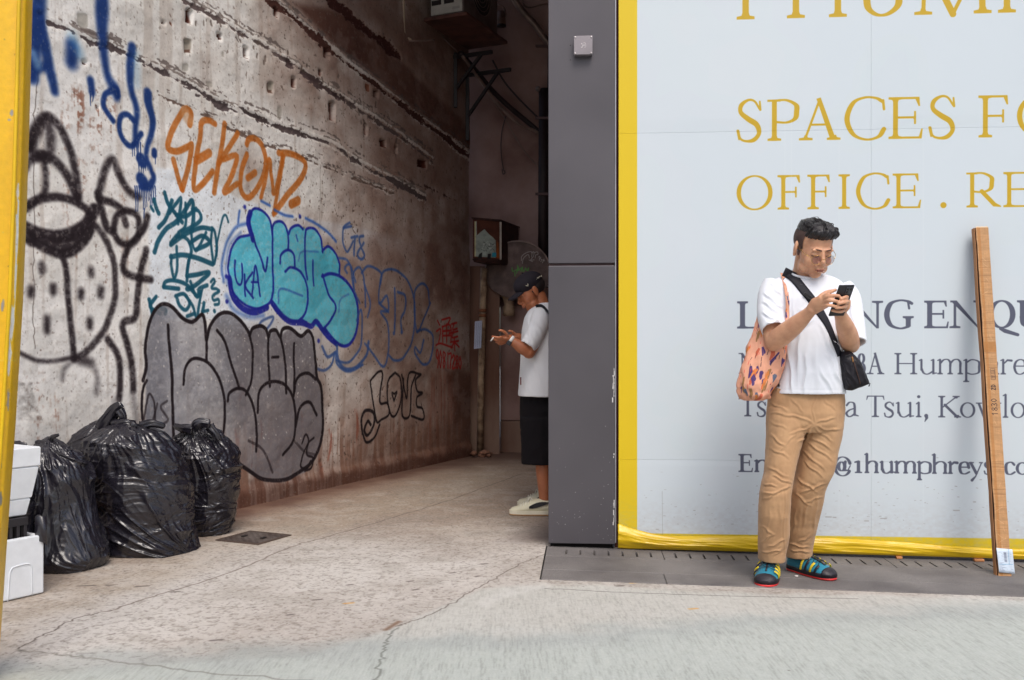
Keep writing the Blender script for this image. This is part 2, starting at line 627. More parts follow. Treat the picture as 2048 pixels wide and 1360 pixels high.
    bump(nt, b, ti.outputs['Color'], 0.28, 0.006, bp.outputs[0])
    xs = sorted(set([-7, -5.5, -4.2, -3.6] + [round(-3.2 + .2 * i, 3) for i in range(37)] + [4.6, 5.5, 7.0]))
    # outer sheet follows the hoarding frame so that the paved strip and the building stand in a hole of it
    A = sorted(set([-8, -6, -5] + [round(-4.6 + .2 * i, 2) for i in range(22)] + [-0.405] + [round(-0.2 + .2 * i, 2) for i in range(25)] + [6, 8]))
    B = [-6.5, -5.6, -5, -4.4, -3.8, -3.2, -2.6, -2.0, -1.4, -0.8, -0.4, -0.02, 0.24, 0.5, 0.752, 1.0, 1.4, 1.8, 2.2, 2.8, 3.6, 5, 7]
    vs, uv, fs = [], [], []
    for b_ in B:
        for a_ in A:
            p = W(a_, b_, 0)
            p.z = gz(p.x) + 0.0
            vs.append(p)
            uv.append(((p.x - G.u0) / (G.u1 - G.u0), (p.y - G.v0) / (G.v1 - G.v0)))
    n = len(A)
    for j in range(len(B) - 1):
        for i in range(n - 1):
            ac, bc = (A[i] + A[i + 1]) / 2, (B[j] + B[j + 1]) / 2
            if ac > -0.405 and -0.02 < bc < 0.752:
                continue
            fs.append((j * n + i, (j + 1) * n + i, (j + 1) * n + i + 1, j * n + i + 1))
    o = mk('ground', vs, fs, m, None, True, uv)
    tag(o, 'worn concrete ground of the alley mouth and street', kind='structure')
    far = mat('far road', (150, 150, 146), 0.9, var=0.15, vscale=0.6, bmp=0.3)
    o = mk('road', [(-70, -70, -.14), (70, -70, -.14), (70, 70, -.14), (-70, 70, -.14)], [(0, 1, 2, 3)], far)
    tag(o, 'plain concrete road running on beyond the alley mouth', kind='structure')
build_ground()

# ================================================================== paved strip, drain covers
m_granite = mat('grey granite', (112, 108, 106), 0.75, var=0.10, vscale=3, bmp=0.25, bscale=300, bdist=0.002, c2=(88, 84, 84))
m_dark = mat('dark gap', (20, 14, 14), 0.9)
m_bed = mat('grit bedding', (60, 54, 52), 0.9)
def speckle(m, s=260, amt=0.35):
    nt = m.node_tree
    b = [n for n in nt.nodes if n.type == 'BSDF_PRINCIPLED'][0]
    l = b.inputs['Base Color'].links[0].from_socket
    v = coords(nt)
    f = noise_node(nt, v, s, 2, 0.8)
    mx = N(nt, 'ShaderNodeMix', data_type='RGBA', blend_type='MULTIPLY')
    mx.inputs['Factor'].default_value = 1
    nt.links.new(l, mx.inputs[6])
    nt.links.new(ramp(nt, f, [(0.3, (1 - amt,) * 3), (0.7, (1 + amt,) * 3)]), mx.inputs[7])
    nt.links.new(mx.outputs[2], b.inputs['Base Color'])
speckle(m_granite)
def build_pavement():
    root = empty('pavement', W(1.5, 0.4, -0.03))
    tag(root, 'narrow grey stone pavement with slotted drain covers under the hoarding', kind='structure')
    bed = MB()
    bed.loft([[W(a, -0.02, gz(W(a, 0, 0).x) - 0.10), W(a, 0.752, gz(W(a, 0, 0).x) - 0.10), W(a, 0.752, gz(W(a, 0, 0).x) - 0.035), W(a, -0.02, gz(W(a, 0, 0).x) - 0.035)] for a in np.arange(-0.399, 4.4, 0.24)])
    bed.build('bedding', m_dark, root)
    def slab(mb, a0, a1, b0, b1, t=0.03, bev=0.003, skew=0.0):
        a, b = (a0 + a1) / 2, (b0 + b1) / 2
        c = W(a, b, 0)
        sl = math.atan(0.018 * CB) if c.x > 0.1 else 0
        M = RB @ Matrix.Rotation(sl, 4, 'Y')
        mb.box((c.x, c.y, gz(c.x) + 0.004 - t / 2), (a1 - a0, b1 - b0, t), bev, M, 1)
    # drain covers
    j = [-0.40, a_of(1322), a_of(1765)]
    step = j[2] - j[1]
    j += [j[2] + step, j[2] + 2 * step]
    pitch = step / 15.75
    for k in range(len(j) - 1):
        a0, a1 = j[k] + .002, j[k + 1] - .002
        mb = MB()
        n = 7 if k == 0 else 15
        lo, hi = 0.07, 0.19
        slab(mb, a0, a1, 0.005, lo, bev=0)
        slab(mb, a0, a1, hi, 0.238, bev=0.002)
        e = a0
        first = a1 - pitch * 0.85 - (n - 1) * pitch if k == 0 else a0 + pitch * 0.85
        for s in range(n):
            c = first + s * pitch
            slab(mb, e, c - .0055, lo, hi, bev=0)
            e = c + .0055
        slab(mb, e, a1, lo, hi, bev=0)
        mb.build('drain_cover', m_granite, root)
    for r, (b0, b1, js) in enumerate([(0.242, 0.548, [-0.40, 2.02, 3.4, 4.3]), (0.552, 0.75, [-0.40, a_of(1306) + .01, 2.02, 3.4, 4.3])]):
        for k in range(len(js) - 1):
            mb = MB()
            slab(mb, js[k] + .001, js[k + 1] - .001, b0, b1)
            mb.build('paving_slab', m_granite, root)
build_pavement()

# ================================================================== manhole cover by the bags
def build_manhole():
    c = Vector((*ground_xy(508, 1076), 0))
    root = empty('manhole_cover', c, 'dark rusty square inspection cover set in the ground beside the rightmost bag', 'manhole cover')
    m = mat('rusty iron', (86, 78, 74), 0.8, var=0.2, vscale=9, bmp=0.5, bscale=60, c2=(60, 46, 40))
    f = mat('iron frame', (76, 62, 54), 0.8, var=0.2)
    R = Matrix.Rotation(math.radians(-24), 4, 'Z')
    K_ = .5
    mb = MB()
    for s in (-1, 1):
        mb.box(c + R @ Vector((s * .285 * K_, 0, .001)), (.02, .60 * K_, .010), 0.002, R, 1)
        mb.box(c + R @ Vector((0, s * .285 * K_, .001)), (.54 * K_, .02, .010), 0.002, R, 1)
    mb.build('frame', f, root)
    for s in (-1, 1):
        mb = MB()
        mb.box(c + R @ Vector((s * .136 * K_, 0, .0)), (.262 * K_, .535 * K_, .008), 0.002, R, 1)
        for i in range(6):
            for j in range(12):
                if (i + j) % 2:
                    mb.box(c + R @ Vector(((s * .136 - .11 + i * .044) * K_, (-.24 + j * .0436) * K_, .0045)), (.018, .007, .004), 0, R)
        mb.build('cover_plate', m, root)
    for s in (-1, 1):
        mb = MB(); mb.box(c + R @ Vector((s * .136 * K_, .0, .007)), (.02, .04, .006), 0.002, R, 1); mb.build('lifting_lug', m_dark, root)
build_manhole()

# ================================================================== the painted alley wall
WC = Canvas(0, 7.13, -0.06, 4.9, 330, (232, 229, 225))
def paint_wall():
    C = WC
    h, w = C.h, C.w
    C.hgt = np.zeros((h, w), np.float32)
    U = (C.u0 + np.arange(w) / C.ppm)[None, :].astype(np.float32)
    V = (C.v0 + np.arange(h) / C.ppm)[:, None].astype(np.float32)
    big = fbm2(h, w, 240, 200, 5, 21); mid = fbm2(h, w, 50, 40, 4, 22); fine = fbm2(h, w, 7, 6, 3, 23)
    streak = fbm2(h, w, 16, 260, 4, 24); streak2 = fbm2(h, w, 6, 120, 3, 25); pit = fbm2(h, w, 5, 7, 2, 26); one = np.ones((h, w), np.float32)
    big2 = fbm2(h, w, 130, 150, 4, 27)
    def tint(m, col, k=1.0):
        m = np.clip(np.broadcast_to(m * k, (h, w)), 0, 1)[..., None]
        C.c[:] = C.c * (1 - m) + np.array(col, np.float32) / 255 * m
    tint(sstep(0.4, 0.8, big), (216, 212, 205), 0.7)
    tint(sstep(0.55, 0.85, mid), (198, 194, 188), 0.4)
    tint(sstep(0.6, 0.9, streak), (166, 150, 138), 0.35)
    tint(sstep(0.66, 0.9, fine), (164, 152, 142), 0.25)
    def S(px_pts, wid, col, soft=1.5, alpha=0.95, ox=0, oy=0, sc=1.0, sm=True, tex=None, depth=0.0, wiggle=0.0, seed=0):
        q = [(ox + p[0] / sc, oy + p[1] / sc) for p in px_pts]
        if sm:
            q = spline(q, 8)
        q = np.array([wall_uv(*p) for p in q])
        if wiggle:
            q = q + np.random.RandomState(seed).randn(*q.shape) * wiggle
        Dm = WD0 + q[:, 0] / 1.0945
        k = Dm / F * (1.6 if ox == 300 else 1.24)
        wd = np.interp(np.linspace(0, 1, len(q)), np.linspace(0, 1, len(wid)), wid) if hasattr(wid, '__len__') else wid
        C.apply(C.mask_stroke(q, wd / sc * k, 0), col, alpha, soft / sc * float(k.mean()), tex, depth)
    def PG(px_pts, col, soft=1.5, alpha=0.95, ox=0, oy=0, sc=1.0, sm=True, tex=None, depth=0.0):
        q = [(ox + p[0] / sc, oy + p[1] / sc) for p in px_pts]
        if sm:
            q = spline(q + [q[0]], 5)
        q = np.array([wall_uv(*p) for p in q])
        k = float((WD0 + q[:, 0] / 1.0945).mean()) / F * 1.2
        C.apply(C.mask_poly(q, 2 * soft / sc * k), col, alpha, soft / sc * k, tex, depth)
    grain = 0.80 + 0.20 * sstep(0.2, 0.5, fine)
    # ---- whitewashed and grimy fields, and painted shade at the deep end
    PG([(298, 425), (316, 335), (345, 338), (410, 352), (470, 395), (600, 432), (700, 452), (790, 472), (850, 505), (852, 640), (780, 600), (700, 640), (640, 740), (560, 700), (420, 640), (300, 640)], (234, 241, 248), 4, 0.95, sm=False, tex=0.8 + 0.2 * mid)
    PG([(560, 470), (850, 500), (852, 640), (862, 745), (640, 745), (600, 600)], (188, 180, 176), 14, 0.55, sm=False)
    PG([(852, 470), (935, 430), (935, 610), (850, 600)], (100, 72, 66), 12, 0.75, sm=False, tex=0.5 + 0.5 * sstep(.3, .6, mid * .5 + big2 * .5))
    PG([(720, 350), (940, 400), (940, 300), (800, 240)], (128, 108, 98), 25, 0.5, sm=False, tex=big2)
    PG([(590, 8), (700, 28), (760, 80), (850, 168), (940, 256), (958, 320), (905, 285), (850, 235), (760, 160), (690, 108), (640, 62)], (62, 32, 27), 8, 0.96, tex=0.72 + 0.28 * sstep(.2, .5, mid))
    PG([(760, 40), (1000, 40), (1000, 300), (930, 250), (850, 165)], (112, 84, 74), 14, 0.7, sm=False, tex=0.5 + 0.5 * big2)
    PG([(600, -60), (800, -60), (800, 60), (720, 40), (640, 10)], (140, 124, 118), 12, 0.6, sm=False)
    PG([(890, 735), (930, 742), (960, 770), (990, 960), (880, 960), (905, 860)], (50, 22, 16), 12, 0.95, tex=0.6 + 0.4 * sstep(.3, .6, mid))
    tint(sstep(3.6, 5.6, U + (big - .5) * 2.2) * (0.55 + .45 * mid), (124, 92, 79), 0.84)  # shade of the deep alley put into the colour as a brown gradient
    PG([(862, 745), (900, 735), (905, 850), (880, 950), (845, 950)], (140, 66, 44), 14, 0.5, tex=streak2)
    for (x, y, l, wd_, a_) in [(160, 190, 70, 26, .8), (200, 190, 110, 20, .8), (225, 210, 70, 22, .7), (130, 200, 110, 18, .45), (185, 240, 90, 10, .6), (165, 330, 60, 16, .6), (135, 370, 80, 18, .45), (245, 380, 60, 10, .5), (250, 480, 60, 14, .5), (150, 490, 50, 10, .4), (210, 540, 50, 12, .5), (95, 320, 60, 12, .4), (70, 760, 120, 30, .5), (110, 800, 70, 16, .5)]:
        S([(x, y), (x + 3, y + l * .5), (x, y + l)], [wd_, wd_ * .8, wd_ * .2], (134, 84, 64), 8, a_, tex=sstep(0.48, 0.7, streak2 * .5 + fine * .5))
    for (x, y, l, a_) in [(520, 840, 70, .8), (505, 880, 60, .8), (555, 860, 90, .8), (575, 900, 70, .7), (600, 810, 90, .5), (480, 770, 30, .9), (660, 860, 60, .6), (640, 920, 50, .6), (710, 820, 90, .5), (790, 850, 80, .5), (540, 920, 50, .7), (470, 860, 60, .5)]:
        S([(x, y), (x + 5, y + l * .4), (x - 2, y + l)], [4, 9, 3], (138, 52, 30), 3, a_, tex=sstep(0.35, 0.6, streak2))
    lowy = sstep(0.62, 0.12, V + (mid - .5) * .35)
    tint(lowy * sstep(.35, .7, streak) * sstep(1.6, 2.6, U), (118, 78, 60), 0.75)
    tint(sstep(0.5, 0.15, V + (big2 - .5) * .3) * sstep(1.2, 2.2, U), (122, 92, 78), 0.5)
    tint(sstep(0.17, 0.07, V + (mid - .5) * .14) * (.6 + .4 * streak2), (84, 54, 44), 0.85)
    # ---- fine cracks and pits
    tint(sstep(0.93, 0.98, pit) * sstep(2.6, 4.4, U), (96, 76, 68), 0.7)
    tint(sstep(0.97, 0.995, pit), (120, 106, 98), 0.5)
    C.hgt -= 0.002 * sstep(0.95, 0.99, pit)
    C.hgt += (mid - .5) * 0.010 + (fine - .5) * 0.003
    S([(76, 140), (72, 210), (70, 300), (73, 420), (68, 520), (66, 640), (69, 700)], 1.6, (96, 84, 78), .6, .8, wiggle=.004)
    for k, (x0, y0, x1, y1) in enumerate([(640, 330, 640, 700), (772, 380, 775, 560), (560, 420, 556, 330)]):
        S([(x0, y0), ((x0 + x1) / 2, (y0 + y1) / 2), (x1, y1)], 1.4, (120, 106, 98), .8, .5, wiggle=.003, seed=k)
    # ---- broken plaster ledges
    rng = np.random.RandomState(3)
    nf, nm = fbm2(h, w, 9, 5, 3, 301), fbm2(h, w, 34, 14, 3, 302)
    def rag(pts, wd_, col, seed, alpha=.95, depth=0.0, A=.030, B=.034, off=0.0, var=(.0, 1.5)):
        q = np.array([wall_uv(x, y + off) for x, y in spline(pts, 9)])
        r = np.random.RandomState(seed); n = len(q)
        k = (WD0 + q[:, 0] / 1.0945) / F
        ww = np.interp(np.arange(n), np.arange(0, n + 4, 4), r.uniform(var[0], var[1], len(np.arange(0, n + 4, 4)))) * wd_ * k
        m = C.mask_stroke(q, np.maximum(ww, .0005), .018)
        if m is None: return
        (x0, x1, y0, y1), d = m
        d = d + (nf[y0:y1, x0:x1] - .5) * A + (nm[y0:y1, x0:x1] - .5) * B
        C.apply(((x0, x1, y0, y1), d), col, alpha, .0022, None, depth)
    def ledge(pts, wd_, col, dep, seed, side=6.0, pale=True):
        if pale:
            rag(pts, wd_ * 1.5, (236, 232, 226), seed + 50, .6, .006, off=-side * 1.3)
            rag(pts, wd_ * .5, (110, 98, 92), seed + 70, .75, -.003, off=-side * 2.0, var=(-.6, 1.3))
            rag(pts, wd_ * .35, (96, 84, 80), seed + 90, .75, -.002, off=-side * 3.4, var=(-1.2, 1.2))
            rag(pts, wd_ * .9, (236, 230, 222), seed + 95, .5, .004, off=side * .9, var=(-.4, 1.1))
        rag(pts, wd_ * 1.15, col, seed, .96, dep * .45, var=(.1, 1.6))
    ledge([(80, 28), (90, 36), (135, 56), (181, 81), (226, 94), (291, 126), (340, 150), (388, 175), (453, 213), (518, 236), (560, 256), (600, 268), (667, 291), (715, 324), (786, 362), (851, 398)], 7.5, (84, 72, 72), -0.014, 1)
    ledge([(395, 188), (430, 205), (455, 216)], 13, (86, 74, 74), -0.014, 11, pale=False)
    ledge([(478, 214), (505, 232), (530, 246)], 10, (82, 70, 70), -0.014, 12, pale=False)
    ledge([(360, -8), (372, 0), (420, 29), (485, 68), (550, 107), (600, 142), (641, 171), (715, 217), (786, 262), (867, 323)], 6, (96, 82, 80), -0.014, 2)
    ledge([(576, 129), (610, 150), (641, 171), (690, 203)], 10, (80, 64, 64), -0.016, 13, pale=False)
    ledge([(534, 0), (580, 30), (640, 84), (689, 123), (754, 171), (819, 220), (883, 268), (948, 320)], 11, (74, 44, 38), -0.022, 3)
    ledge([(660, 0), (700, 32), (741, 65), (800, 112)], 16, (66, 34, 30), -0.03, 4, pale=False)
    ledge([(320, 190), (333, 194), (421, 236), (518, 285), (580, 305), (641, 330), (705, 356), (786, 385)], 2.4, (110, 92, 84), -0.015, 5, side=3)
    ledge([(851, 372), (880, 386), (913, 401)], 3, (84, 60, 54), -0.02, 6, side=3, pale=False)
    for k in range(60):
        t = rng.rand(); x = 380 + 480 * t; y = 5 + 300 * t + rng.randn() * 14
        S([(x, y), (x + rng.uniform(-2, 5), y + rng.uniform(2, 9))], rng.uniform(1.5, 5), (104, 90, 82), 1, .8, sm=False, depth=-0.006)
    for k in range(170):
        x, y = rng.uniform(560, 940), rng.uniform(330, 930)
        S([(x, y), (x + rng.uniform(-1, 2), y + rng.uniform(0, 5))], rng.uniform(1.2, 3.6), (84, 62, 54), .8, .75, sm=False, depth=-0.004)
    for k in range(70):
        x, y = rng.uniform(60, 560), rng.uniform(10, 900)
        S([(x, y), (x + rng.uniform(-1, 2), y + rng.uniform(0, 5))], rng.uniform(1.0, 3.0), (110, 90, 80), .8, .7, sm=False, depth=-0.003)
    # ---- square holes and chipped patches
    for (x, y, ww, hh, t) in [(381, 32, 11, 27, 0), (378, 89, 15, 28, 1), (440, 73, 7, 11, 0), (491, 105, 8, 25, 0), (553, 24, 8, 22, 0), (540, 174, 10, 22, 1), (585, 165, 8, 20, 0), (652, 108, 10, 18, 0), (584, 165, 7, 18, 0), (664, 223, 11, 36, 0), (733, 259, 5, 20, 0), (767, 288, 11, 16, 0), (751, 188, 10, 16, 0), (735, 175, 8, 18, 2), (845, 327, 18, 18, 0), (793, 298, 5, 14, 0), (372, 134, 12, 14, 3), (168, 40, 20, 30, 3), (558, 226, 8, 26, 3), (345, 47, 5, 10, 2), (445, 108, 4, 12, 3), (420, 168, 10, 12, 3), (173, 125, 5, 7, 0), (640, 145, 5, 14, 0), (198, 212, 6, 6, 0), (330, 45, 5, 4, 0)]:
        r = np.random.RandomState(int(x + y))
        pts = [(x - ww / 2 + r.uniform(-1, 1), y - hh / 2), (x + ww / 2, y - hh / 2 + r.uniform(0, 4)), (x + ww / 2 + r.uniform(-1, 1), y + hh / 2), (x - ww / 2 + 1, y + hh / 2 - r.uniform(0, 4))]
        if t == 1:
            PG([(a - 1, b + 2) for a, b in pts], (96, 70, 58), .8, .95, sm=False, depth=-0.02)
            PG([(a, b - 1) for a, b in [pts[0], pts[1], (pts[2][0], pts[2][1] - 4), (pts[3][0] + 2, pts[3][1] - 3)]], (158, 150, 138), .8, .95, sm=False)
        elif t == 3:
            PG(pts, (160, 154, 144), 1.2, .7, depth=-0.008)
        else:
            PG(pts, (58, 28, 22) if t == 0 else (128, 80, 62), .9, .97, sm=False, depth=-0.06 if t == 0 else -.01)
            if t == 0:
                PG([(pts[1][0] - ww * .45, pts[1][1] + 1), pts[1], pts[2], (pts[2][0] - ww * .3, pts[2][1] - 1)], (92, 44, 32), .8, .6, sm=False)
    # ================= graffiti =================
    R1 = dict(ox=0, oy=0, sc=3.09); R2 = dict(ox=0, oy=400, sc=3.09); R5 = dict(ox=300, oy=380, sc=2.833)
    blk = (34, 26, 30)
    def B1(p, wd_, a=.9, soft=16, **k): S(p, wd_, blk, soft, a, tex=grain, **{**R1, **k})
    def B2(p, wd_, a=.92, soft=12, **k): S(p, wd_, blk, soft, a, tex=grain, **{**R2, **k})
    B1([(185, 900), (225, 780), (290, 720), (345, 745), (400, 830), (450, 950), (480, 1100), (492, 1220)], 46)
    B1([(300, 735), (318, 850), (310, 940), (255, 965), (205, 905), (235, 820), (280, 760)], 56, .8, 22)
    B1([(280, 960), (292, 1100), (285, 1190), (230, 1240), (180, 1290)], 34)
    B1([(250, 960), (340, 990), (420, 1080), (480, 1210)], 48)
    B1([(150, 1060), (205, 985), (270, 960)], 44)
    B1([(160, 860), (200, 905)], 60, .8, 24)
    B1([(855, 1215), (810, 1190), (765, 1130), (730, 1050), (710, 985), (675, 1010), (640, 1100), (612, 1210)], 42)
    B2([(150, 50), (230, 5), (345, -20), (450, 0), (540, 55), (560, 110)], 42)
    B2([(150, 165), (250, 210), (350, 225), (450, 205), (540, 145), (590, 60)], 66, .95)
    B2([(205, 245), (285, 300), (380, 332), (455, 312), (525, 250), (565, 180)], 50, .95)
    PG([(160, 180), (300, 225), (420, 215), (550, 150), (480, 280), (380, 320), (260, 270)], blk, 10, .9, tex=grain, **R2)
    B2([(150, 200), (200, 245)], 70, .95)
    B2([(380, 330), (408, 420), (425, 600), (442, 800), (460, 965)], 36)
    B2([(575, 140), (640, 215), (698, 350), (716, 500), (705, 650), (660, 780), (600, 870), (530, 945), (460, 982)], 36, .85)
    B2([(110, 940), (220, 990), (330, 996), (440, 975)], 22, .85)
    for x, y, r, hh in [(260, 420, 46, 30), (565, 445, 46, 24), (190, 568, 52, 26), (330, 552, 50, 30), (505, 580, 50, 24), (627, 570, 48, 36), (287, 770, 50, 70), (562, 765, 46, 40)]:
        S([(x, y - hh / 2), (x, y + hh / 2)], r * .8, blk, 20, .9, tex=grain, **R2)
    B2([(460, 985), (402, 1040), (385, 1110)], 26, .5, 18); B2([(470, 985), (560, 1010), (600, 1080), (596, 1190)], 30, .5, 20)
    B2([(500, 985), (560, 1000)], 50, .6, 25)
    B2([(668, 860), (725, 950), (745, 1080), (735, 1230)], 36)
    B2([(610, -40), (632, 60), (660, 165), (690, 192)], 40); B2([(620, -5), (700, 20), (760, 65)], 38)
    B2([(785, 65), (848, 95), (862, 190), (835, 255), (785, 275), (730, 250), (705, 180), (722, 100), (785, 65)], 36)
    B2([(770, 120), (778, 150)], 40, .9)
    B2([(912, 100), (880, 200), (800, 285), (765, 390), (780, 448), (850, 478), (935, 492)], 36)
    B2([(905, 310), (882, 400), (866, 500), (852, 620), (835, 725), (775, 752), (762, 800), (790, 900), (818, 1040), (825, 1175)], 38)
    PG([(110, 1128), (196, 1128), (205, 1200), (240, 1290), (255, 1360), (110, 1360)], (104, 98, 94), 8, .6, sm=False, tex=fine, **R2)
    B2([(710, 1240), (725, 1420)], 40, .35, 24); B2([(820, 1200), (845, 1380)], 36, .4, 24)
    # deep blue sprayed tag
    nav = (24, 52, 112)
    def NB(p, wd_, soft=14, a=.96): S(p, wd_, nav, soft, a, **R1)
    NB([(245, -60), (240, 120), (225, 300), (205, 470)], [90, 84, 70, 60], 26)
    NB([(205, 60), (200, 300), (208, 480)], 60, 26, .85)
    NB([(235, 100), (275, 260), (312, 420), (345, 560)], [70, 66, 60, 50], 18)
    NB([(230, 420), (290, 410)], 50, 20)
    S([(205, 330), (235, 400)], 46, (150, 190, 220), 20, .5, **R1)
    NB([(452, 285), (452, 380)], 76, 30); NB([(574, 495), (583, 565)], 44, 14)
    NB([(572, 560), (572, 650)], [10, 5], 3); NB([(592, 570), (588, 622)], [9, 4], 3)
    NB([(636, -40), (640, 60), (641, 180), (655, 330), (682, 470), (715, 540), (735, 600)], [76, 84, 66, 48, 44, 60, 40], 20)
    NB([(745, 590), (730, 545), (700, 560), (664, 585), (656, 650), (685, 705), (712, 745)], 30, 8)
    NB([(828, 290), (816, 420), (822, 550), (850, 640), (858, 700), (850, 780), (850, 880)], [50, 48, 40, 36, 34, 34, 40], 14)
    NB([(845, 750), (800, 705), (758, 725), (752, 800), (780, 870), (830, 900), (885, 825)], 30, 8)
    NB([(925, 575), (930, 640), (955, 740), (945, 820), (920, 900), (915, 970), (940, 1050), (955, 1100), (925, 1150), (880, 1152)], [56, 50, 44, 34, 28, 26, 28, 32, 44, 40], 10)
    NB([(880, 980), (890, 1000)], 62, 8); NB([(961, 935), (961, 955)], 36, 7); NB([(878, 1105), (890, 1120)], 66, 10)
    S([(455, 230), (500, 330)], 60, (80, 150, 200), 30, .35, **R1); S([(850, 330), (860, 520)], 40, (80, 150, 200), 30, .25, **R1)
    rr = random.Random(2)
    for x in [838, 850, 862, 873, 884, 894, 905, 916, 928, 938, 950, 962]:
        NB([(x, 1150), (x + 2, 1190 + rr.uniform(20, 120))], [8, 4], 2)
    for x in [830, 842, 858, 866, 880]:
        NB([(x, 880), (x, 930 + rr.uniform(0, 80))], [8, 4], 2)
    for x in [866, 880, 892, 906, 918]:
        NB([(x, 1010), (x + 2, 1050 + rr.uniform(0, 60))], [8, 4], 2)
    NB([(968, 950), (968, 1012)], [7, 4], 2); NB([(893, 1290), (890, 1350)], [7, 4], 2)
    # orange SEKOND
    orr = (184, 98, 30)
    def O(p, wd_=30, a=.93): S(p, wd_, orr, 5, a, tex=0.82 + 0.18 * fine, **R1)
    O([(1178, 770), (1188, 700), (1150, 672), (1110, 730), (1062, 830), (1042, 912), (1095, 935), (1170, 905), (1190, 900), (1170, 1020), (1128, 1170)], 34)
    S([(1150, 700), (1175, 740)], 60, (206, 150, 100), 12, .55, **R1)
    O([(1075, 985), (1098, 1080), (1128, 1172)]); O([(1332, 765), (1290, 742), (1250, 760), (1238, 860), (1215, 1000), (1200, 1165), (1250, 1140), (1312, 1060)], 32)
    O([(1222, 990), (1295, 945)], 44); O([(1392, 765), (1372, 900), (1342, 1050), (1320, 1190)], 32)
    O([(1472, 822), (1410, 920), (1350, 1012)]); O([(1378, 985), (1462, 965), (1425, 1090), (1380, 1190), (1462, 1135)])
    O([(1522, 892), (1540, 858), (1585, 860), (1625, 910), (1640, 1000), (1620, 1100), (1570, 1190), (1522, 1222), (1482, 1160), (1490, 1050), (1522, 955)], 32)
    O([(1528, 1100), (1572, 1068)], 36); O([(1612, 1222), (1640, 1100), (1662, 985), (1676, 1100), (1692, 1195), (1730, 1050), (1745, 955)], 26)
    O([(1752, 965), (1730, 1100), (1692, 1325)], 26); O([(1720, 945), (1800, 952), (1885, 1005), (1862, 1100), (1780, 1200), (1700, 1310)], 34)
    O([(1800, 1262), (1842, 1240)], 46)
    # dark teal tag
    te = (24, 82, 104)
    def TL(p, wd_=14, a=.93): S(p, wd_, te, 3, a, **R5)
    for p, ww in [([(25, 55), (32, 90), (48, 132)], 18), ([(5, 95), (18, 118)], 12), ([(85, 15), (105, 80), (150, 140), (182, 182)], 17), ([(48, 212), (85, 170), (110, 110), (125, 60)], 17),
                  ([(110, 130), (165, 55), (175, 60), (160, 190)], 14), ([(25, 352), (45, 290), (90, 220), (150, 180), (200, 110), (238, 60), (246, 120), (235, 230)], 18), ([(150, 140), (200, 150), (262, 105)], 15),
                  ([(200, 75), (200, 200), (160, 240)], 12), ([(240, 110), (275, 120), (285, 165), (240, 205), (160, 250), (115, 300)], 15), ([(115, 300), (160, 262), (210, 280), (230, 340), (212, 420), (205, 515)], 14), ([(115, 310), (200, 250), (280, 215), (345, 222)], 17),
                  ([(228, 225), (245, 330), (270, 330), (312, 240)], 12), ([(225, 300), (290, 260), (330, 300), (255, 340)], 16), ([(345, 215), (340, 290), (352, 400), (362, 410), (372, 320), (360, 240), (345, 215)], 12), ([(115, 380), (180, 368), (260, 385), (350, 420)], 18),
                  ([(118, 370), (118, 430), (135, 500), (150, 440), (150, 320)], 12), ([(205, 488), (260, 480), (332, 468), (280, 520), (220, 560), (205, 560)], 17), ([(205, 490), (215, 400)], 14), ([(80, 545), (90, 520), (130, 512), (200, 535), (265, 600), (275, 560), (320, 540)], 15),
                  ([(225, 520), (260, 605), (290, 560)], 14), ([(160, 560), (80, 550)], 16), ([(145, 600), (190, 590), (220, 640), (200, 680), (165, 650), (150, 600)], 14), ([(200, 600), (240, 660), (262, 722), (275, 640), (290, 560)], 12), ([(210, 715), (250, 700)], 14),
                  ([(290, 690), (322, 682)], 12), ([(300, 640), (292, 690)], 14), ([(372, 372), (375, 300), (395, 200), (412, 150), (428, 145), (440, 182)], 9), ([(0, 620), (20, 720)], 16), ([(38, 605), (5, 660), (60, 700)], 15), ([(60, 670), (92, 680), (90, 700)], 16),
                  ([(342, 520), (355, 505), (362, 522), (345, 555), (370, 560), (385, 570)], 11), ([(385, 575), (350, 600), (355, 625), (380, 620), (382, 645), (360, 650)], 11), ([(357, 685), (358, 688)], 14)]:
        TL(p, ww)
    # cyan bubble piece
    cy = (80, 190, 216)
    cyt = (0.80 + 0.20 * big2) * (.8 + .2 * sstep(.15, .5, fine))
    for p in [[(560, 255), (490, 280), (448, 370), (440, 480), (462, 575), (520, 640), (595, 672), (655, 655), (692, 600), (697, 500), (692, 400), (692, 250), (675, 160), (625, 110), (578, 112), (560, 180)],
              [(690, 250), (700, 190), (740, 178), (775, 210), (790, 230), (830, 200), (870, 215), (890, 225), (935, 218), (968, 270), (985, 340), (1015, 320), (1052, 360), (1072, 430), (1080, 490), (1135, 555), (1168, 640), (1165, 760), (1140, 850), (1100, 882), (1055, 868), (1010, 820), (970, 790), (930, 770), (880, 745), (820, 742), (760, 720), (700, 670), (690, 600)]]:
        PG(p, cy, 4, .94, tex=cyt, **R5)
    for p, ww in [([(480, 320), (550, 330)], 20), ([(520, 500), (600, 640)], 26), ([(620, 600), (670, 590)], 22), ([(700, 450), (760, 480)], 14), ([(740, 580), (840, 590)], 18), ([(760, 640), (840, 650)], 18), ([(900, 540), (950, 540)], 12), ([(1060, 640), (1140, 620)], 14), ([(1070, 760), (1130, 770)], 16), ([(600, 150), (640, 220)], 16)]:
        S(p, ww, (130, 206, 216), 10, .5, tex=mid, **R5)
    PG([(740, 560), (850, 575), (880, 690), (820, 735), (730, 680)], (84, 176, 190), 8, .35, **R5)
    PG([(850, 350), (990, 360), (1010, 560), (900, 700), (860, 560)], (56, 150, 172), 10, .35, **R5)
    ob = (30, 38, 146)
    def OL(p, wd_=10, a=.95, col=ob, soft=3): S(p, wd_, col, soft, a, **R5)
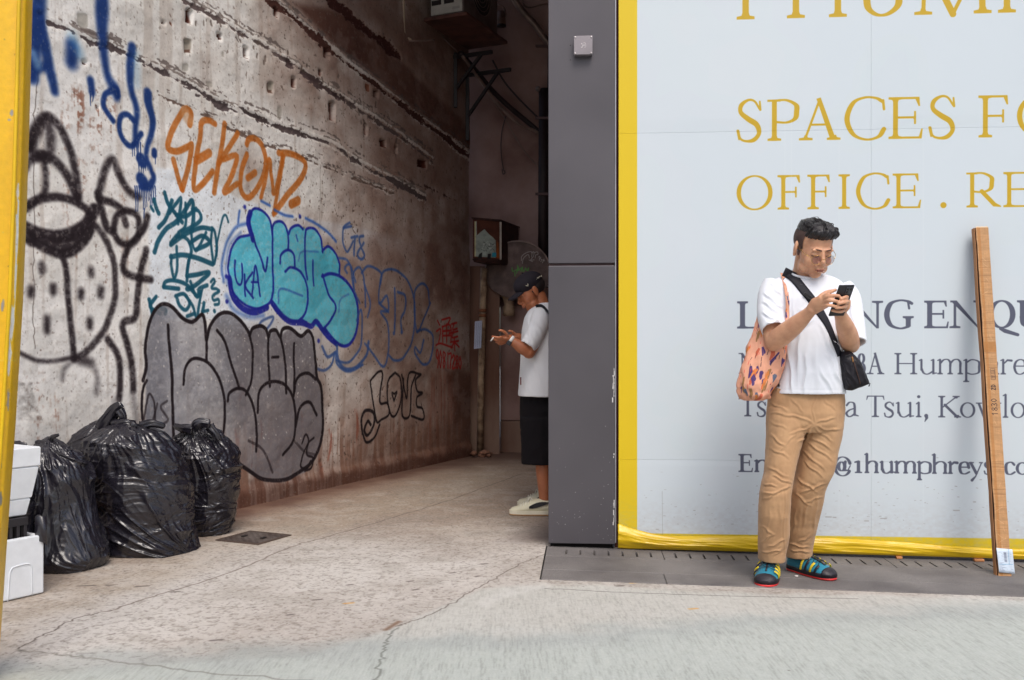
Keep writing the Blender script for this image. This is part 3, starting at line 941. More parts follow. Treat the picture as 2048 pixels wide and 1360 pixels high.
    lb = (46, 92, 178)
    OL([(410, 520), (402, 430), (430, 300), (480, 215), (545, 190)], 11, .8, lb, 8); OL([(430, 540), (425, 440), (450, 310), (510, 240)], 10, .5, lb, 8)
    OL([(425, 600), (470, 680), (560, 718), (640, 712)], 16, .6, lb, 12)
    OL([(560, 255), (490, 278), (448, 370), (440, 480), (462, 575), (520, 640), (595, 672), (655, 655), (690, 610), (698, 500), (692, 400), (690, 250), (674, 160), (625, 112), (580, 112), (562, 180), (590, 290), (625, 380), (640, 440), (654, 456), (664, 385)])
    OL([(442, 500), (460, 600), (520, 670), (590, 692), (660, 665)], 24); OL([(566, 130), (556, 190), (580, 280)], 24)
    OL([(690, 640), (735, 700), (790, 745), (850, 752), (880, 760)], 22); OL([(850, 740), (905, 772), (935, 745), (970, 792), (1010, 840), (1050, 872)], 20)
    OL([(690, 250), (700, 192), (740, 178), (770, 208), (782, 280), (780, 335)]); OL([(735, 415), (742, 365), (780, 340), (812, 365), (820, 432)]); OL([(765, 462), (800, 438), (858, 470), (888, 560), (880, 680), (840, 738), (790, 742), (720, 692), (684, 640)])
    OL([(784, 250), (800, 215), (838, 200), (866, 222)]); OL([(890, 505), (878, 400), (880, 250), (895, 218), (935, 222), (965, 270), (975, 352)]); OL([(920, 400), (926, 540)], 9)
    OL([(972, 345), (1010, 320), (1050, 360), (1070, 420), (1068, 485)]); OL([(975, 490), (1020, 474), (1080, 494), (1132, 550), (1166, 640), (1166, 760), (1140, 850), (1100, 884), (1050, 866), (1010, 820), (985, 785)], 12)
    OL([(978, 480), (1008, 590), (1045, 660), (1015, 740), (972, 790)]); OL([(840, 400), (860, 350), (950, 350)], 8, .35)
    OL([(725, 640), (740, 560), (860, 600)], 9, .45); OL([(1060, 690), (1075, 620), (1120, 590)], 8, .35)
    OL([(478, 400), (476, 480), (492, 530), (515, 525), (516, 420)], 9); OL([(530, 480), (536, 600)], 9); OL([(575, 468), (536, 540), (582, 612)], 9); OL([(575, 600), (592, 430), (622, 600)], 9); OL([(572, 522), (608, 522)], 8)
    OL([(828, 255), (836, 290)], 6, .8)
    for p in [[(630, 62), (680, 88)], [(705, 112), (760, 142), (808, 150)], [(882, 160), (940, 190), (1010, 240), (1055, 292)], [(498, 185), (505, 120)]]:
        OL(p, 10, .85, lb, 5)
    for p in [(535, 97), (850, 150), (425, 490), (428, 632), (950, 855)]:
        OL([p], 16, .9, ob, 4)
    b3 = (52, 84, 148)
    for p, ww in [([(1070, 385), (1110, 395), (1132, 440), (1150, 560), (1180, 640)], 9), ([(1112, 470), (1100, 440), (1130, 425), (1160, 520)], 9), ([(1150, 560), (1150, 470), (1180, 438), (1204, 480), (1212, 560), (1212, 660)], 9), ([(1195, 470), (1230, 432), (1280, 448), (1310, 482), (1296, 545)], 9),
                  ([(1212, 540), (1238, 640), (1224, 720)], 8), ([(1160, 740), (1188, 680), (1192, 800), (1180, 900), (1120, 975), (1052, 968)], 9), ([(1210, 870), (1262, 935), (1318, 1000), (1345, 900), (1342, 760), (1300, 692), (1345, 682), (1338, 600), (1300, 640), (1290, 600), (1310, 480), (1350, 450), (1400, 460), (1455, 510), (1490, 600), (1500, 720), (1480, 860), (1430, 950), (1380, 965), (1340, 930)], 9),
                  ([(1385, 558), (1382, 800)], 10), ([(1400, 578), (1442, 600), (1442, 680), (1420, 730), (1424, 800)], 10), ([(1378, 812)], 14), ([(1424, 806)], 14), ([(1585, 650), (1575, 560), (1540, 530), (1500, 572), (1496, 660), (1512, 805), (1560, 712), (1590, 640)], 9), ([(1510, 800), (1562, 790), (1602, 822), (1602, 900), (1580, 975), (1540, 985), (1500, 925), (1502, 890), (1530, 922), (1552, 850)], 9),
                  ([(1052, 880), (1060, 960), (1100, 1012), (1165, 1002), (1220, 930), (1230, 860)], 12), ([(970, 888), (1000, 945), (1045, 920)], 12), ([(930, 1008), (980, 1022), (1022, 990), (1045, 920), (1055, 985), (1120, 1028), (1200, 990)], 10), ([(1290, 640), (1345, 690)], 10),
                  ([(1132, 185), (1098, 215), (1095, 300), (1118, 350), (1150, 290)], 9), ([(1140, 270), (1175, 262)], 10), ([(1160, 265), (1155, 370)], 10), ([(1210, 260), (1185, 270), (1195, 320), (1215, 370), (1195, 392), (1175, 360), (1212, 300)], 10), ([(1098, 215), (1140, 205)], 10),
                  ([(608, 785), (628, 745), (692, 718), (690, 745), (655, 795)], 10)]:
        OL(p, ww, .85, b3, 4)
    # grey bubble piece
    gy = (122, 121, 128)
    gt = (0.62 + 0.38 * sstep(.2, .7, big2)) * (.82 + .18 * sstep(.2, .5, fine))
    gout = [(290, 832), (293, 700), (300, 640), (312, 620), (332, 608), (352, 622), (372, 636), (392, 636), (402, 628), (410, 648), (412, 665), (425, 638), (450, 627), (478, 640), (497, 668), (512, 652), (530, 660), (536, 672), (548, 660), (560, 672), (578, 657), (600, 670), (614, 662), (622, 680), (630, 720), (634, 765), (645, 800), (648, 850), (640, 905), (612, 945), (570, 960), (520, 955), (480, 930), (380, 930), (300, 900)]
    PG(gout, gy, 2.5, .93, tex=gt, sm=False)
    for p, ww in [([(340, 740), (372, 745)], 10), ([(380, 770), (430, 770)], 10), ([(365, 795), (420, 790)], 8), ([(455, 670), (475, 690)], 8), ([(500, 790), (540, 780)], 8), ([(330, 660), (338, 720)], 10), ([(600, 820), (630, 812)], 7), ([(440, 720), (452, 760)], 7)]:
        S(p, ww, (176, 176, 182), 6, .45, tex=mid)
    PG([(480, 640), (625, 660), (650, 800), (640, 900), (560, 960), (500, 940), (470, 800)], (98, 84, 84), 30, .38, tex=big2)
    PG([(310, 640), (400, 650), (420, 800), (400, 900), (310, 880)], (168, 168, 176), 30, .30, tex=mid)
    S([(340, 700), (350, 860)], 26, (158, 158, 166), 14, .35, tex=streak2); S([(470, 860), (520, 900)], 30, (150, 140, 140), 16, .3, tex=mid)
    for k in range(140):
        x, y = rng.uniform(310, 640), rng.uniform(640, 880)
        S([(x, y), (x + rng.uniform(-1, 1.5), y + rng.uniform(0, 3))], rng.uniform(.8, 2.2), (222, 216, 210), .6, .75, sm=False)
    def K(p, wd_=12, a=.97, **kk): S(p, wd_, (30, 22, 26), 2.5, a, **{**R5, **kk})
    K([(-40, 1080), (-22, 1000), (-28, 900), (-10, 780), (20, 700), (55, 655), (92, 646), (130, 665), (185, 725), (230, 748), (258, 735), (290, 706), (306, 750), (314, 850), (332, 775), (380, 708), (440, 696), (502, 738), (552, 805), (560, 822), (575, 785), (622, 770), (655, 790), (668, 830), (680, 800), (712, 795), (735, 832), (750, 790), (790, 782), (835, 822), (858, 825), (892, 798), (918, 850), (930, 960), (942, 1062), (965, 1120), (980, 1250), (984, 1330), (975, 1420), (930, 1530), (850, 1600), (760, 1642), (650, 1640), (580, 1600), (500, 1545)], 14)
    K([(105, 765), (108, 860), (118, 1000), (124, 1180), (128, 1400)], 13); K([(185, 1100), (192, 1020), (225, 965), (270, 955), (330, 985), (390, 1080), (418, 1200), (420, 1340), (400, 1430)]); K([(372, 795), (420, 862), (460, 1000), (502, 1125)])
    K([(560, 822), (578, 920), (572, 1080), (540, 1160)]); K([(435, 1195), (445, 1150), (495, 1124), (545, 1145), (590, 1240), (608, 1400), (605, 1480)]); K([(316, 840), (316, 970)]); K([(666, 830), (670, 960), (680, 1112)]); K([(735, 830), (762, 950), (772, 1150)])
    K([(690, 948), (728, 946)], 10); K([(612, 1260), (622, 1140), (680, 1088), (758, 1100), (812, 1180), (828, 1300), (815, 1420), (760, 1500)]); K([(812, 870), (816, 1160)], 11); K([(816, 1165), (832, 1065), (890, 1038), (935, 1072)]); K([(830, 1340), (852, 1235), (905, 1202), (948, 1275)])
    K([(560, 1420), (640, 1470), (700, 1600)], 10, .6); K([(820, 1420), (880, 1480), (940, 1500)], 10, .5)
    K([(-40, 1330), (-48, 1200), (-38, 1120), (-20, 1080)], 11); K([(-35, 1300), (-10, 1160), (20, 1200), (30, 1330)], 9, .7); K([(40, 1210), (10, 1330)], 9, .6); K([(95, 1195), (60, 1230), (100, 1300), (60, 1330)], 9, .6)
    R3 = dict(ox=0, oy=780, sc=3.09)
    K([(1870, 330), (1895, 275), (1912, 320), (1880, 400), (1865, 470), (1900, 485), (1925, 440)], 12, .9, **R3); K([(1945, 295), (1912, 330), (1905, 400), (1940, 420), (1930, 480), (1890, 500)], 12, .9, **R3)
    # LOVE with its spiral
    def L(p, wd_=9): K(p, wd_, .95)
    L([(1242, 1082), (1290, 1030), (1312, 1048), (1296, 1200), (1340, 1208), (1352, 1268), (1310, 1300), (1278, 1300), (1242, 1082)]); L([(1385, 1035), (1345, 1080), (1340, 1180), (1362, 1270), (1392, 1275), (1418, 1180), (1412, 1070), (1385, 1035)]); L([(1380, 1195), (1368, 1150), (1382, 1155), (1395, 1145), (1380, 1195)], 8)
    L([(1420, 1048), (1450, 1180), (1462, 1040), (1530, 1045)], 9); L([(1430, 1070), (1426, 1270), (1470, 1275), (1478, 1120), (1500, 1050)]); L([(1530, 1045), (1500, 1080), (1512, 1140), (1540, 1150), (1510, 1175), (1512, 1225), (1545, 1240), (1545, 1300), (1480, 1280)])
    L([(1205, 1380), (1195, 1300), (1215, 1250), (1262, 1262), (1268, 1330), (1235, 1390), (1215, 1360), (1232, 1310), (1250, 1330)], 12); L([(1205, 1380), (1230, 1430), (1275, 1400), (1300, 1330)], 10)
    # red drain notice with phone number
    rd = (176, 32, 30)
    def RD(p, wd_=9): S(p, wd_, rd, 2.5, .92, **R5)
    for p in [[(1632, 740), (1645, 765)], [(1625, 800), (1650, 790), (1640, 860)], [(1622, 880), (1650, 870), (1715, 892)], [(1660, 735), (1705, 725), (1690, 760)], [(1660, 775), (1662, 860)], [(1658, 775), (1705, 768), (1708, 860)], [(1682, 760), (1684, 862)], [(1662, 800), (1704, 796)], [(1662, 826), (1704, 824)],
              [(1712, 760), (1742, 752)], [(1728, 755), (1720, 790), (1745, 785)], [(1705, 775), (1712, 792)], [(1700, 812), (1750, 800)], [(1722, 800), (1715, 835), (1748, 830)], [(1705, 862), (1752, 855)], [(1727, 840), (1728, 910)], [(1725, 865), (1708, 895)], [(1730, 865), (1755, 890)]]:
        RD(p, 7)
    def dig(x, y, w_, h_, ch):
        D_ = {'9': [[(1, .35), (.5, .5), (0, .3), (.4, 0), (1, .2), (.7, 1)]], '0': [[(.5, 0), (0, .5), (.5, 1), (1, .5), (.5, 0)]], '8': [[(1, .1), (.3, .0), (.1, .3), (.9, .7), (.5, 1), (.1, .75), (.9, .25), (1, .1)]], '1': [[(.5, 0), (.5, 1)]], '7': [[(0, 0), (1, .02), (.5, 1)]], '2': [[(0, .2), (.5, 0), (.9, .3), (0, 1), (1, .95)]]}
        for q in D_[ch]:
            RD([(x + a * w_, y + b * h_) for a, b in q], 7)
    xx = [1622, 1642, 1662, 1684, 1696, 1714, 1732, 1750]
    for i, ch in enumerate('90817280'):
        dig(xx[i], 905 + 6 * i, 13, 100 - 5 * i, ch)
    # freckles of flaked paint over everything
    tint(sstep(0.83, 0.93, fbm2(h, w, 4, 5, 2, 40)), (170, 158, 148), 0.25)

def build_wall():
    paint_wall()
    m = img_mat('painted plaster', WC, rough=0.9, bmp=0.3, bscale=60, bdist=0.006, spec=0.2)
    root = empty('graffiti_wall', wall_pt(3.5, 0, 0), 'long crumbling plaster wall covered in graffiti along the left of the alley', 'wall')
    du, dv = 0.0145, 0.0145
    nu, nv = int((WC.u1 - 0.001) / du), int((WC.v1 - WC.v0 - 0.001) / dv)
    us, vs_ = np.linspace(0, WC.u1 - 1e-3, nu), np.linspace(WC.v0, WC.v1 - 1e-3, nv)
    ix = np.clip(((us - WC.u0) * WC.ppm).astype(int), 0, WC.w - 1); iy = np.clip(((vs_ - WC.v0) * WC.ppm).astype(int), 0, WC.h - 1)
    hh = WC.hgt[np.ix_(iy, ix)]
    hh = np.clip(hh, -0.07, 0.03)
    UU, VV = np.meshgrid(us, vs_)
    # the long slow waves of an old wall, and a toe that bulges out at the ground
    hh = hh + (fbm2(nv, nu, 90, 90, 3, 77) - 0.5) * 0.035 + 0.02 * sstep(0.16, 0.08, VV)
    D = WD0 + UU / 1.0945
    X = -4.75 + 0.445 * D + WN.x * hh; Y = D + WN.y * hh
    V3 = np.stack([X, Y, VV], -1).reshape(-1, 3)
    idx = np.arange(nu * nv).reshape(nv, nu)
    fc = np.stack([idx[:-1, :-1], idx[:-1, 1:], idx[1:, 1:], idx[1:, :-1]], -1).reshape(-1, 4)
    me = bpy.data.meshes.new('plaster_face')
    me.vertices.add(len(V3)); me.vertices.foreach_set('co', V3.ravel())
    me.loops.add(fc.size); me.loops.foreach_set('vertex_index', fc.ravel().astype(np.int32))
    me.polygons.add(len(fc)); me.polygons.foreach_set('loop_start', np.arange(0, fc.size, 4, dtype=np.int32))
    me.update()
    uv = np.stack([(UU - WC.u0) / (WC.u1 - WC.u0), (VV - WC.v0) / (WC.v1 - WC.v0)], -1).reshape(-1, 2)
    l = me.uv_layers.new(name='UVMap'); l.data.foreach_set('uv', uv[fc.ravel()].astype(np.float32).ravel())
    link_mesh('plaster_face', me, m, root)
    rough = mat('grimy plaster', (140, 122, 112), 0.92, var=0.2, vscale=1.2, bmp=0.5, bscale=30, c2=(88, 66, 58))
    # body of the wall behind the face, and its upper storeys
    mb = MB()
    def prism(u0, u1, h0, h1, z0, z1):
        a, b, c, d = wall_pt(u0, 0, h0), wall_pt(u1, 0, h0), wall_pt(u1, 0, h1), wall_pt(u0, 0, h1)
        mb.loft([[Vector((p.x, p.y, z0)) for p in (a, b, c, d)], [Vector((p.x, p.y, z1)) for p in (a, b, c, d)]])
    prism(0.0, 7.1, -0.4, -0.09, -0.1, 4.88)
    prism(0.0, 7.1, -0.4, 0.0, 4.885, 10.0)
    mb.build('upper_wall', rough, root)
    return m, rough
m_plaster, m_grime = build_wall()
# ================================================================== the far end of the alley
CORN = wall_pt((9.76 - WD0) * 1.0945, 0)
m_back = mat('stained back wall', (158, 132, 126), 0.92, var=0.22, vscale=0.9, bmp=0.5, bscale=30, c2=(104, 70, 58), detail=8)
m_back2 = mat('rust stained concrete', (134, 112, 98), 0.92, var=0.2, vscale=1.4, bmp=0.5, bscale=30, c2=(92, 52, 36), detail=8, stretch=(1, 1, .35))
m_pipe = mat('stained pipe', (150, 128, 104), 0.75, var=0.25, vscale=12, bmp=0.4, bscale=50, c2=(92, 66, 48))
m_blk = mat('black steel', (30, 22, 24), 0.6, var=0.3)
m_cable = mat('cable', (44, 32, 34), 0.6, var=0.2)
m_cable2 = mat('pale cable', (120, 100, 92), 0.6, var=0.2)
def build_back():
    root = empty('back_wall', (0.9, 10.1, 0), 'dim stained wall closing the far end of the alley behind the man in the cap', 'wall')
    def sheet(name, x0, x1, y, z0, z1, m, t=0.3, amp=0.012, seed=0, parent=root, d=0.05):
        nx, nz = max(2, int((x1 - x0) / d)), max(2, int((z1 - z0) / d))
        n = fbm2(nz + 1, nx + 1, 16, 16, 4, seed)
        vs, fs = [], []
        for j in range(nz + 1):
            for i in range(nx + 1):
                vs.append((x0 + (x1 - x0) * i / nx, y - (n[j, i] - .5) * amp * 2, z0 + (z1 - z0) * j / nz))
        k = (nx + 1) * (nz + 1)
        for j in range(nz):
            for i in range(nx):
                a = j * (nx + 1) + i
                fs.append((a, a + 1, a + nx + 2, a + nx + 1))
        mb = MB(); mb.add(vs, fs)
        mb.box(((x0 + x1) / 2, y + amp + t / 2 + .002, (z0 + z1) / 2), (x1 - x0, t, z1 - z0))
        return mb.build(name, m, parent, True)
    sheet('upper_face', -0.52, 3.2, 10.2, 1.55, 10.0, m_back, seed=50)
    sheet('pilaster', -0.46, -0.13, 9.86, -.05, 1.95, m_back2, seed=51)
    sheet('lower_face', -0.125, 0.30, 10.05, .34, 1.545, m_back, seed=52)
    sheet('lower_face', 0.305, 3.2, 10.05, -.05, 1.545, m_back, seed=54)
    mb = MB(); mb.box((0.09, 10.18, .14), (.43, .3, .38), .01); mb.build('plinth', m_back2, root)
    # rubble in the corner
    rb = MB(); r = random.Random(3)
    for k in range(16):
        rb.ball((-.30 + r.uniform(-.16, .10), 9.66 + r.uniform(-.12, .12), .015 + r.uniform(0, .03)), (r.uniform(.02, .05), r.uniform(.02, .05), r.uniform(.01, .03)), None, 6, 4)
    tag(rb.build('rubble', mat('rubble', (120, 84, 66), .9, var=.3), None), 'small heap of brown rubble on the ground at the far corner of the alley', 'rubble', kind='stuff')
build_back()

def build_right_building():
    root = empty('corner_building', W(-0.2, -0.1, 0), 'dark grey metal clad pillar and side wall at the right of the alley mouth', 'building')
    m, nt, b = new_mat('grey cladding')
    v = coords(nt)
    f = noise_node(nt, v, 1.2, 3)
    nt.links.new(ramp(nt, f, [(0.3, rgb(74, 71, 76)), (0.7, rgb(86, 83, 88))]), b.inputs['Base Color'])
    b.inputs['Roughness'].default_value = 0.42
    b.inputs['Metallic'].default_value = 0.25
    g = noise_node(nt, coords(nt, (500, 500, 6)), 1.0, 2)
    bump(nt, b, g, 0.08, 0.001)
    # specks of white paint low down, a little lighter dust
    a0, a1 = a_of(1097), a_of(1229.5)
    dep = 0.5
    def panel(z0, z1, name='cladding_panel'):
        c = W((a0 + a1) / 2, 0.02 - dep / 2, (z0 + z1) / 2)
        mb = MB(); mb.box(c, (a1 - a0, dep, z1 - z0), .003, RB, 2)
        return mb.build(name, m, root)
    zj1, zj0 = z_of(1160, 527), z_of(1160, 532)
    zb = z_of(1160, 1086)
    panel(zb, zj0); panel(zj1, 6.5)
    mj = mat('panel joint', (86, 62, 66), .6)
    mb = MB(); mb.box(W((a0 + a1) / 2, -0.24, (zj0 + zj1) / 2), (a1 - a0 - .01, dep - .02, zj1 - zj0 + .004), 0, RB); mb.build('panel_joint', mj, root)
    mb = MB(); mb.box(W((a0 + a1) / 2, -0.26, zb / 2 - .03), (a1 - a0 - .02, dep - .04, zb + .055), 0, RB); mb.build('plinth', m_dark, root)
    me = mat('bright edge trim', (150, 150, 154), .35, metal=.6)
    mb = MB(); mb.box(W(a1 + .004, 0.012, 3.25), (.006, .012, 6.5 - .06), 0, RB); mb.build('edge_trim', me, root)
    # splashes of white paint near the trim and lower panel
    r = random.Random(8); mb = MB()
    for k in range(48):
        px = r.uniform(1103, 1226); py = 1080 - abs(r.gauss(0, 1)) * 90
        if py < 540: continue
        q = W(a_of(px), 0.0204, z_of(px, py)); s = r.uniform(.0006, .0017)
        mb.box(q, (s * r.uniform(1, 2), .0008, s * r.uniform(1, 2.4)), 0, RB)
    for k in range(34):
        py = r.choice([r.uniform(735, 800), r.uniform(745, 775), r.uniform(900, 1050)])
        q = W(a1 - .003 - abs(r.gauss(0, .004)), 0.0206, z_of(1229, py)); mb.box(q, (r.uniform(.002, .007), .0008, r.uniform(.006, .03)), 0, RB)
    mb.build('paint_splashes', mat('dried white paint', (190, 188, 188), .8), root)['kind'] = 'stuff'
    # reddish steel post standing in the dark gap
    mb = MB(); mb.box(W(a_of(1234), -0.06, 2.0), (.02, .02, 4.1), .003, RB); mb.build('gap_post', mat('red oxide steel', (92, 48, 44), .7), root)
    mb = MB(); mb.box(W(a1 + .02, -0.30, 3.2), (.06, .02, 6.6), 0, RB); mb.build('gap_lining', m_dark, root)
    # the building's side running down the alley
    s0 = W(a0 + .02, -0.5, 0); e0 = Vector((s0.x + .445 * 4.6, s0.y + 4.6, 0))
    mb = MB(); back = Vector((.6, 0, 0))
    mb.loft([[Vector((p.x, p.y, z)) for p in (s0, s0 + back, e0 + back, e0)] for z in (-.1, 10.0)])
    mb.build('side_wall', m_back, root)
    # unseen block added over the deep alley to keep its end dark
    mb = MB()
    q0, q1 = wall_pt(3.0, 0, .02), wall_pt(7.0, 0, .02)
    r0, r1 = Vector((s0.x + .445 * .5, s0.y + .5, 0)), e0
    mb.loft([[Vector((p.x, p.y, z)) for p in (q0, r0, r1 - Vector((.01, 0, 0)), q1)] for z in (4.98, 9.5)])
    mb.build('shade_block', m_grime, root)
    # storeys above the street front
    mb = MB(); mb.box(W(2.3, -.62, 6.2), (4.3, 1.0, 4.6), .01, RB); mb.build('upper_front', m, root)
build_right_building()

def build_junction_box():
    root = empty('junction_box', W(a_of(1166), 0.02, z_of(1166, 120)), 'small square grey metal junction box screwed high on the dark pillar', 'junction box')
    m = mat('brushed box', (134, 128, 132), .45, metal=.4, var=.06)
    a0, a1, z0, z1 = a_of(1148), a_of(1185), z_of(1166, 116.5), z_of(1166, 79.5)
    c = (a0 + a1) / 2
    mb = MB(); mb.box(W(c, .042, (z0 + z1) / 2), (a1 - a0 - .004, .040, z1 - z0 - .004), .003, RB); mb.build('case', m, root)
    mb = MB(); mb.box(W(c, .0645, (z0 + z1) / 2), (a1 - a0, .004, z1 - z0), .0015, RB); mb.build('cover_plate', m, root)
    ms = mat('bright screw', (196, 190, 190), .3, metal=.8)
    for sx in (a0 + .007, a1 - .007):
        for sz in (z0 + .007, z1 - .007):
            mb = MB(); mb.ball(W(sx, .067, sz), (.005, .003, .005), None, 10, 6); mb.build('screw', ms, root, True)
    # scratched doodle: an outline with an eye
    mb = MB(); mw = mat('scratched white line', (214, 208, 210), .7)
    def L(p): mb.tube([W(c + x * .001, .0668, (z0 + z1) / 2 + z * .001) for x, z in spline(p, 4)], .0009, 5)
    L([(-12, -10), (-4, -8), (-6, 4), (-12, 10), (-2, 9), (2, 11), (12, 10), (14, 0), (13, -12), (6, -11)]); L([(4, 5), (8, 0), (4, -5), (0, 0), (4, 5)]); L([(-12, -10), (-8, -13), (-2, -10)])
    mb.build('scratched_mark', mw, root)
    for py in (93, 122): MB().ball(W(a_of(1141), .0195, z_of(1141, py)), (.003, .002, .003), None, 8, 5).build('screw_hole', m_dark, root)
build_junction_box()

# ================================================================== the hoarding
U1 = 3.35
BCV = Canvas(-0.02, U1, -0.05, 3.25, 560, (199, 208, 214))
GOLD, SLATE, YEL = (188, 154, 20), (80, 84, 102), (214, 184, 14)
def glyph(cv, ch, x0, wpx, base, cap, xh, bold, col, px2uv):
    """draws one serif letter; x0, wpx in photo px at the baseline; cap and xh in px"""
    th = cap * ((0.155 if ch.islower() else 0.185) if bold else (0.105 if ch.islower() else 0.118))       # thick stem
    tn = cap * (0.066 if bold else 0.050)       # thin stroke / serif
    X = lambda u: x0 + u * wpx
    Y = lambda v: base - v                      # v in px above baseline
    def put(pts, wd):
        q = np.array([px2uv(*p) for p in pts])
        cv.apply(cv.mask_stroke(q, np.asarray(wd) * SCL[0], 0), col, 1.0, 0.0007)
    def poly(pts):
        q = np.array([px2uv(*p) for p in pts])
        cv.apply(cv.mask_poly(q, .003), col, 1.0, 0.0007)
    def stem(u, v0, v1, w=None, lean=0.0, dx=0.0):
        w = (w or th) / 2
        xa = X(u) + dx
        poly([(xa - w, Y(v0)), (xa + w, Y(v0)), (xa + w + lean, Y(v1)), (xa - w + lean, Y(v1))])
    def bar(xa, xb, v, w=None):
        w = (w or tn)
        poly([(xa, Y(v)), (xb, Y(v)), (xb, Y(v + w)), (xa, Y(v + w))])
    def serif(xc, v, up, hw=None, w=None):
        """slab at the foot (up=1: sits at v and grows up) with bracket"""
        hw = hw or cap * (.20 if bold else .165); w = w or tn; t = th / 2 if w == tn else w / 2
        t = min(t, hw * .6); s = 1 if up else -1; br = cap * .07
        poly([(xc - hw, Y(v)), (xc + hw, Y(v)), (xc + hw, Y(v + s * tn)), (xc + t + br * .25, Y(v + s * (tn + br * .25))), (xc + t, Y(v + s * (tn + br))), (xc - t, Y(v + s * (tn + br))), (xc - t - br * .25, Y(v + s * (tn + br * .25))), (xc - hw, Y(v + s * tn))])
    def curve(pts, w0=None, w1=None, closed=False, flat=1.0):
        """pen with vertical stress: thick where it runs up and down"""
        q = spline(pts + ([pts[0], pts[1]] if closed else []), 10)
        if closed:
            q = q[:-10]
        d = np.gradient(q, axis=0)
        d /= np.linalg.norm(d, axis=1, keepdims=True) + 1e-9
        v = np.abs(d[:, 1]) ** 1.6
        wd = tn + ((w0 or th) * 1.06 - tn) * v
        put([tuple(p) for p in q], wd)
    def ell(cx, cy, rx, ry, a0=0, a1=360, rot=0):
        n = 36
        pts = []
        for i in range(n + 1):
            a = math.radians(a0 + (a1 - a0) * i / n)
            pts.append((cx + rx * math.cos(a), Y(cy + ry * math.sin(a))))
        q = np.array(pts); d = np.gradient(q, axis=0); d /= np.linalg.norm(d, axis=1, keepdims=True) + 1e-9
        wd = tn * .9 + (th * 1.05 - tn * .9) * np.abs(d[:, 1]) ** 1.8
        put(pts, wd)
    def taper(xa, va, xb, vb, w=None):      # small wedge terminals
        put([(xa, Y(va)), (xb, Y(vb))], [tn * .8, w or tn * 1.6])
    C, S_ = cap, th / 2
    L, R = X(0), X(1)
    sw = cap * .17
    if ch in 'IHULNEFPRT1ADBK' or ch in 'KM':
        pass
    if ch == 'I' or ch == '1c':
        stem(.5, 0, C); serif(X(.5), 0, 1); serif(X(.5), C, 0)
    elif ch == 'H':
        for u in (L + sw, R - sw):
            stem(0, 0, C, dx=u - L); serif(u, 0, 1); serif(u, C, 0)
        bar(L + sw, R - sw, C * .48)
    elif ch == 'U':
        xa, xb = L + sw, R - sw * .8
        stem(0, C * .3, C, dx=xa - L); stem(0, C * .3, C, w=tn * 1.3, dx=xb - L); serif(xa, C, 0); serif(xb, C, 0, w=tn * 1.3)
        curve([(xa, Y(C * .4)), (xa + (xb - xa) * .06, Y(C * .15)), (xa + (xb - xa) * .35, Y(tn * .4)), (xa + (xb - xa) * .7, Y(C * .04)), (xb, Y(C * .2)), (xb, Y(C * .45))])
    elif ch == 'M':
        xa, xb, xm = L + sw, R - sw, (L + R) / 2
        stem(0, 0, C, w=tn * 1.5, dx=xa - L, lean=cap * .04); stem(0, 0, C, dx=xb - L, lean=-cap * .03); serif(xa, 0, 1, w=tn * 1.5); serif(xb, 0, 1)
        put([(xa + cap * .05, Y(C)), (xm, Y(0))], [th, th]); put([(xb - cap * .04, Y(C)), (xm, Y(0))], [tn * 1.3] * 2)
        bar(L + sw * .2, xa + sw * .6, C - tn); bar(xb - sw * .6, R - sw * .2, C - tn)
    elif ch == 'N':
        xa, xb = L + sw, R - sw * .9
        stem(0, 0, C, w=tn * 1.4, dx=xa - L); stem(0, 0, C, w=tn * 1.4, dx=xb - L); serif(xa, 0, 1, w=tn * 1.4); serif(xb, C, 0, w=tn * 1.4)
        poly([(xa - th * .9, Y(C)), (xa + th * .35, Y(C)), (xb + tn * .6, Y(0)), (xb - tn * .6, Y(0))]); bar(L, xa, C - tn)
    elif ch in 'EFL':
        xa = L + sw
        stem(0, 0, C, dx=xa - L)
        if ch == 'F': serif(xa, 0, 1)
        else: bar(L, R - cap * .03, 0); poly([(R - cap * .10, Y(tn * .8)), (R - cap * .03, Y(0)), (R, Y(C * .24)), (R - tn * .7, Y(C * .24))])
        if ch != 'L':
            bar(L, R - cap * .10, C - tn); poly([(R - cap * .18, Y(C - tn)), (R - cap * .085, Y(C)), (R - cap * .07, Y(C * .78)), (R - cap * .07 - tn * .7, Y(C * .78))])
            bar(xa, R - cap * .17, C * .485); poly([(R - cap * .17 - tn * .9, Y(C * .35)), (R - cap * .17, Y(C * .35)), (R - cap * .17, Y(C * .66)), (R - cap * .17 - tn * .9, Y(C * .66))])
            poly([(R - cap * .25, Y(C * .5)), (R - cap * .17, Y(C * .62)), (R - cap * .17, Y(C * .40))])
        else:
            bar(L, xa + sw, C - tn)
        if ch != 'L': pass
        if ch == 'E' or ch == 'L': serif(xa, 0, 1)
        serif(xa, C, 0)
    elif ch in 'PR':
        xa = L + sw
        stem(0, 0, C, dx=xa - L); serif(xa, 0, 1); bar(L, xa + cap * .15, C - tn)
        br = R if ch == 'P' else L + wpx * .80
        curve([(xa, Y(C - tn * .5)), (xa + (br - xa) * .5, Y(C - tn * .4)), (br - th * .6, Y(C * .86)), (br - th * .45, Y(C * .70)), (br - th * .8, Y(C * .53)), (xa + (br - xa) * .5, Y(C * .44)), (xa, Y(C * .46))])
        if ch == 'R':
            put([(xa + (br - xa) * .45, Y(C * .46)), (L + wpx * .82, Y(C * .08)), (R, Y(tn * .5))], [th, th, tn * .8])
    elif ch in 'CG':
        cx, cy, rx, ry = L + wpx * .52, C * .5, wpx * .50 - S_, C * .515 - tn / 2
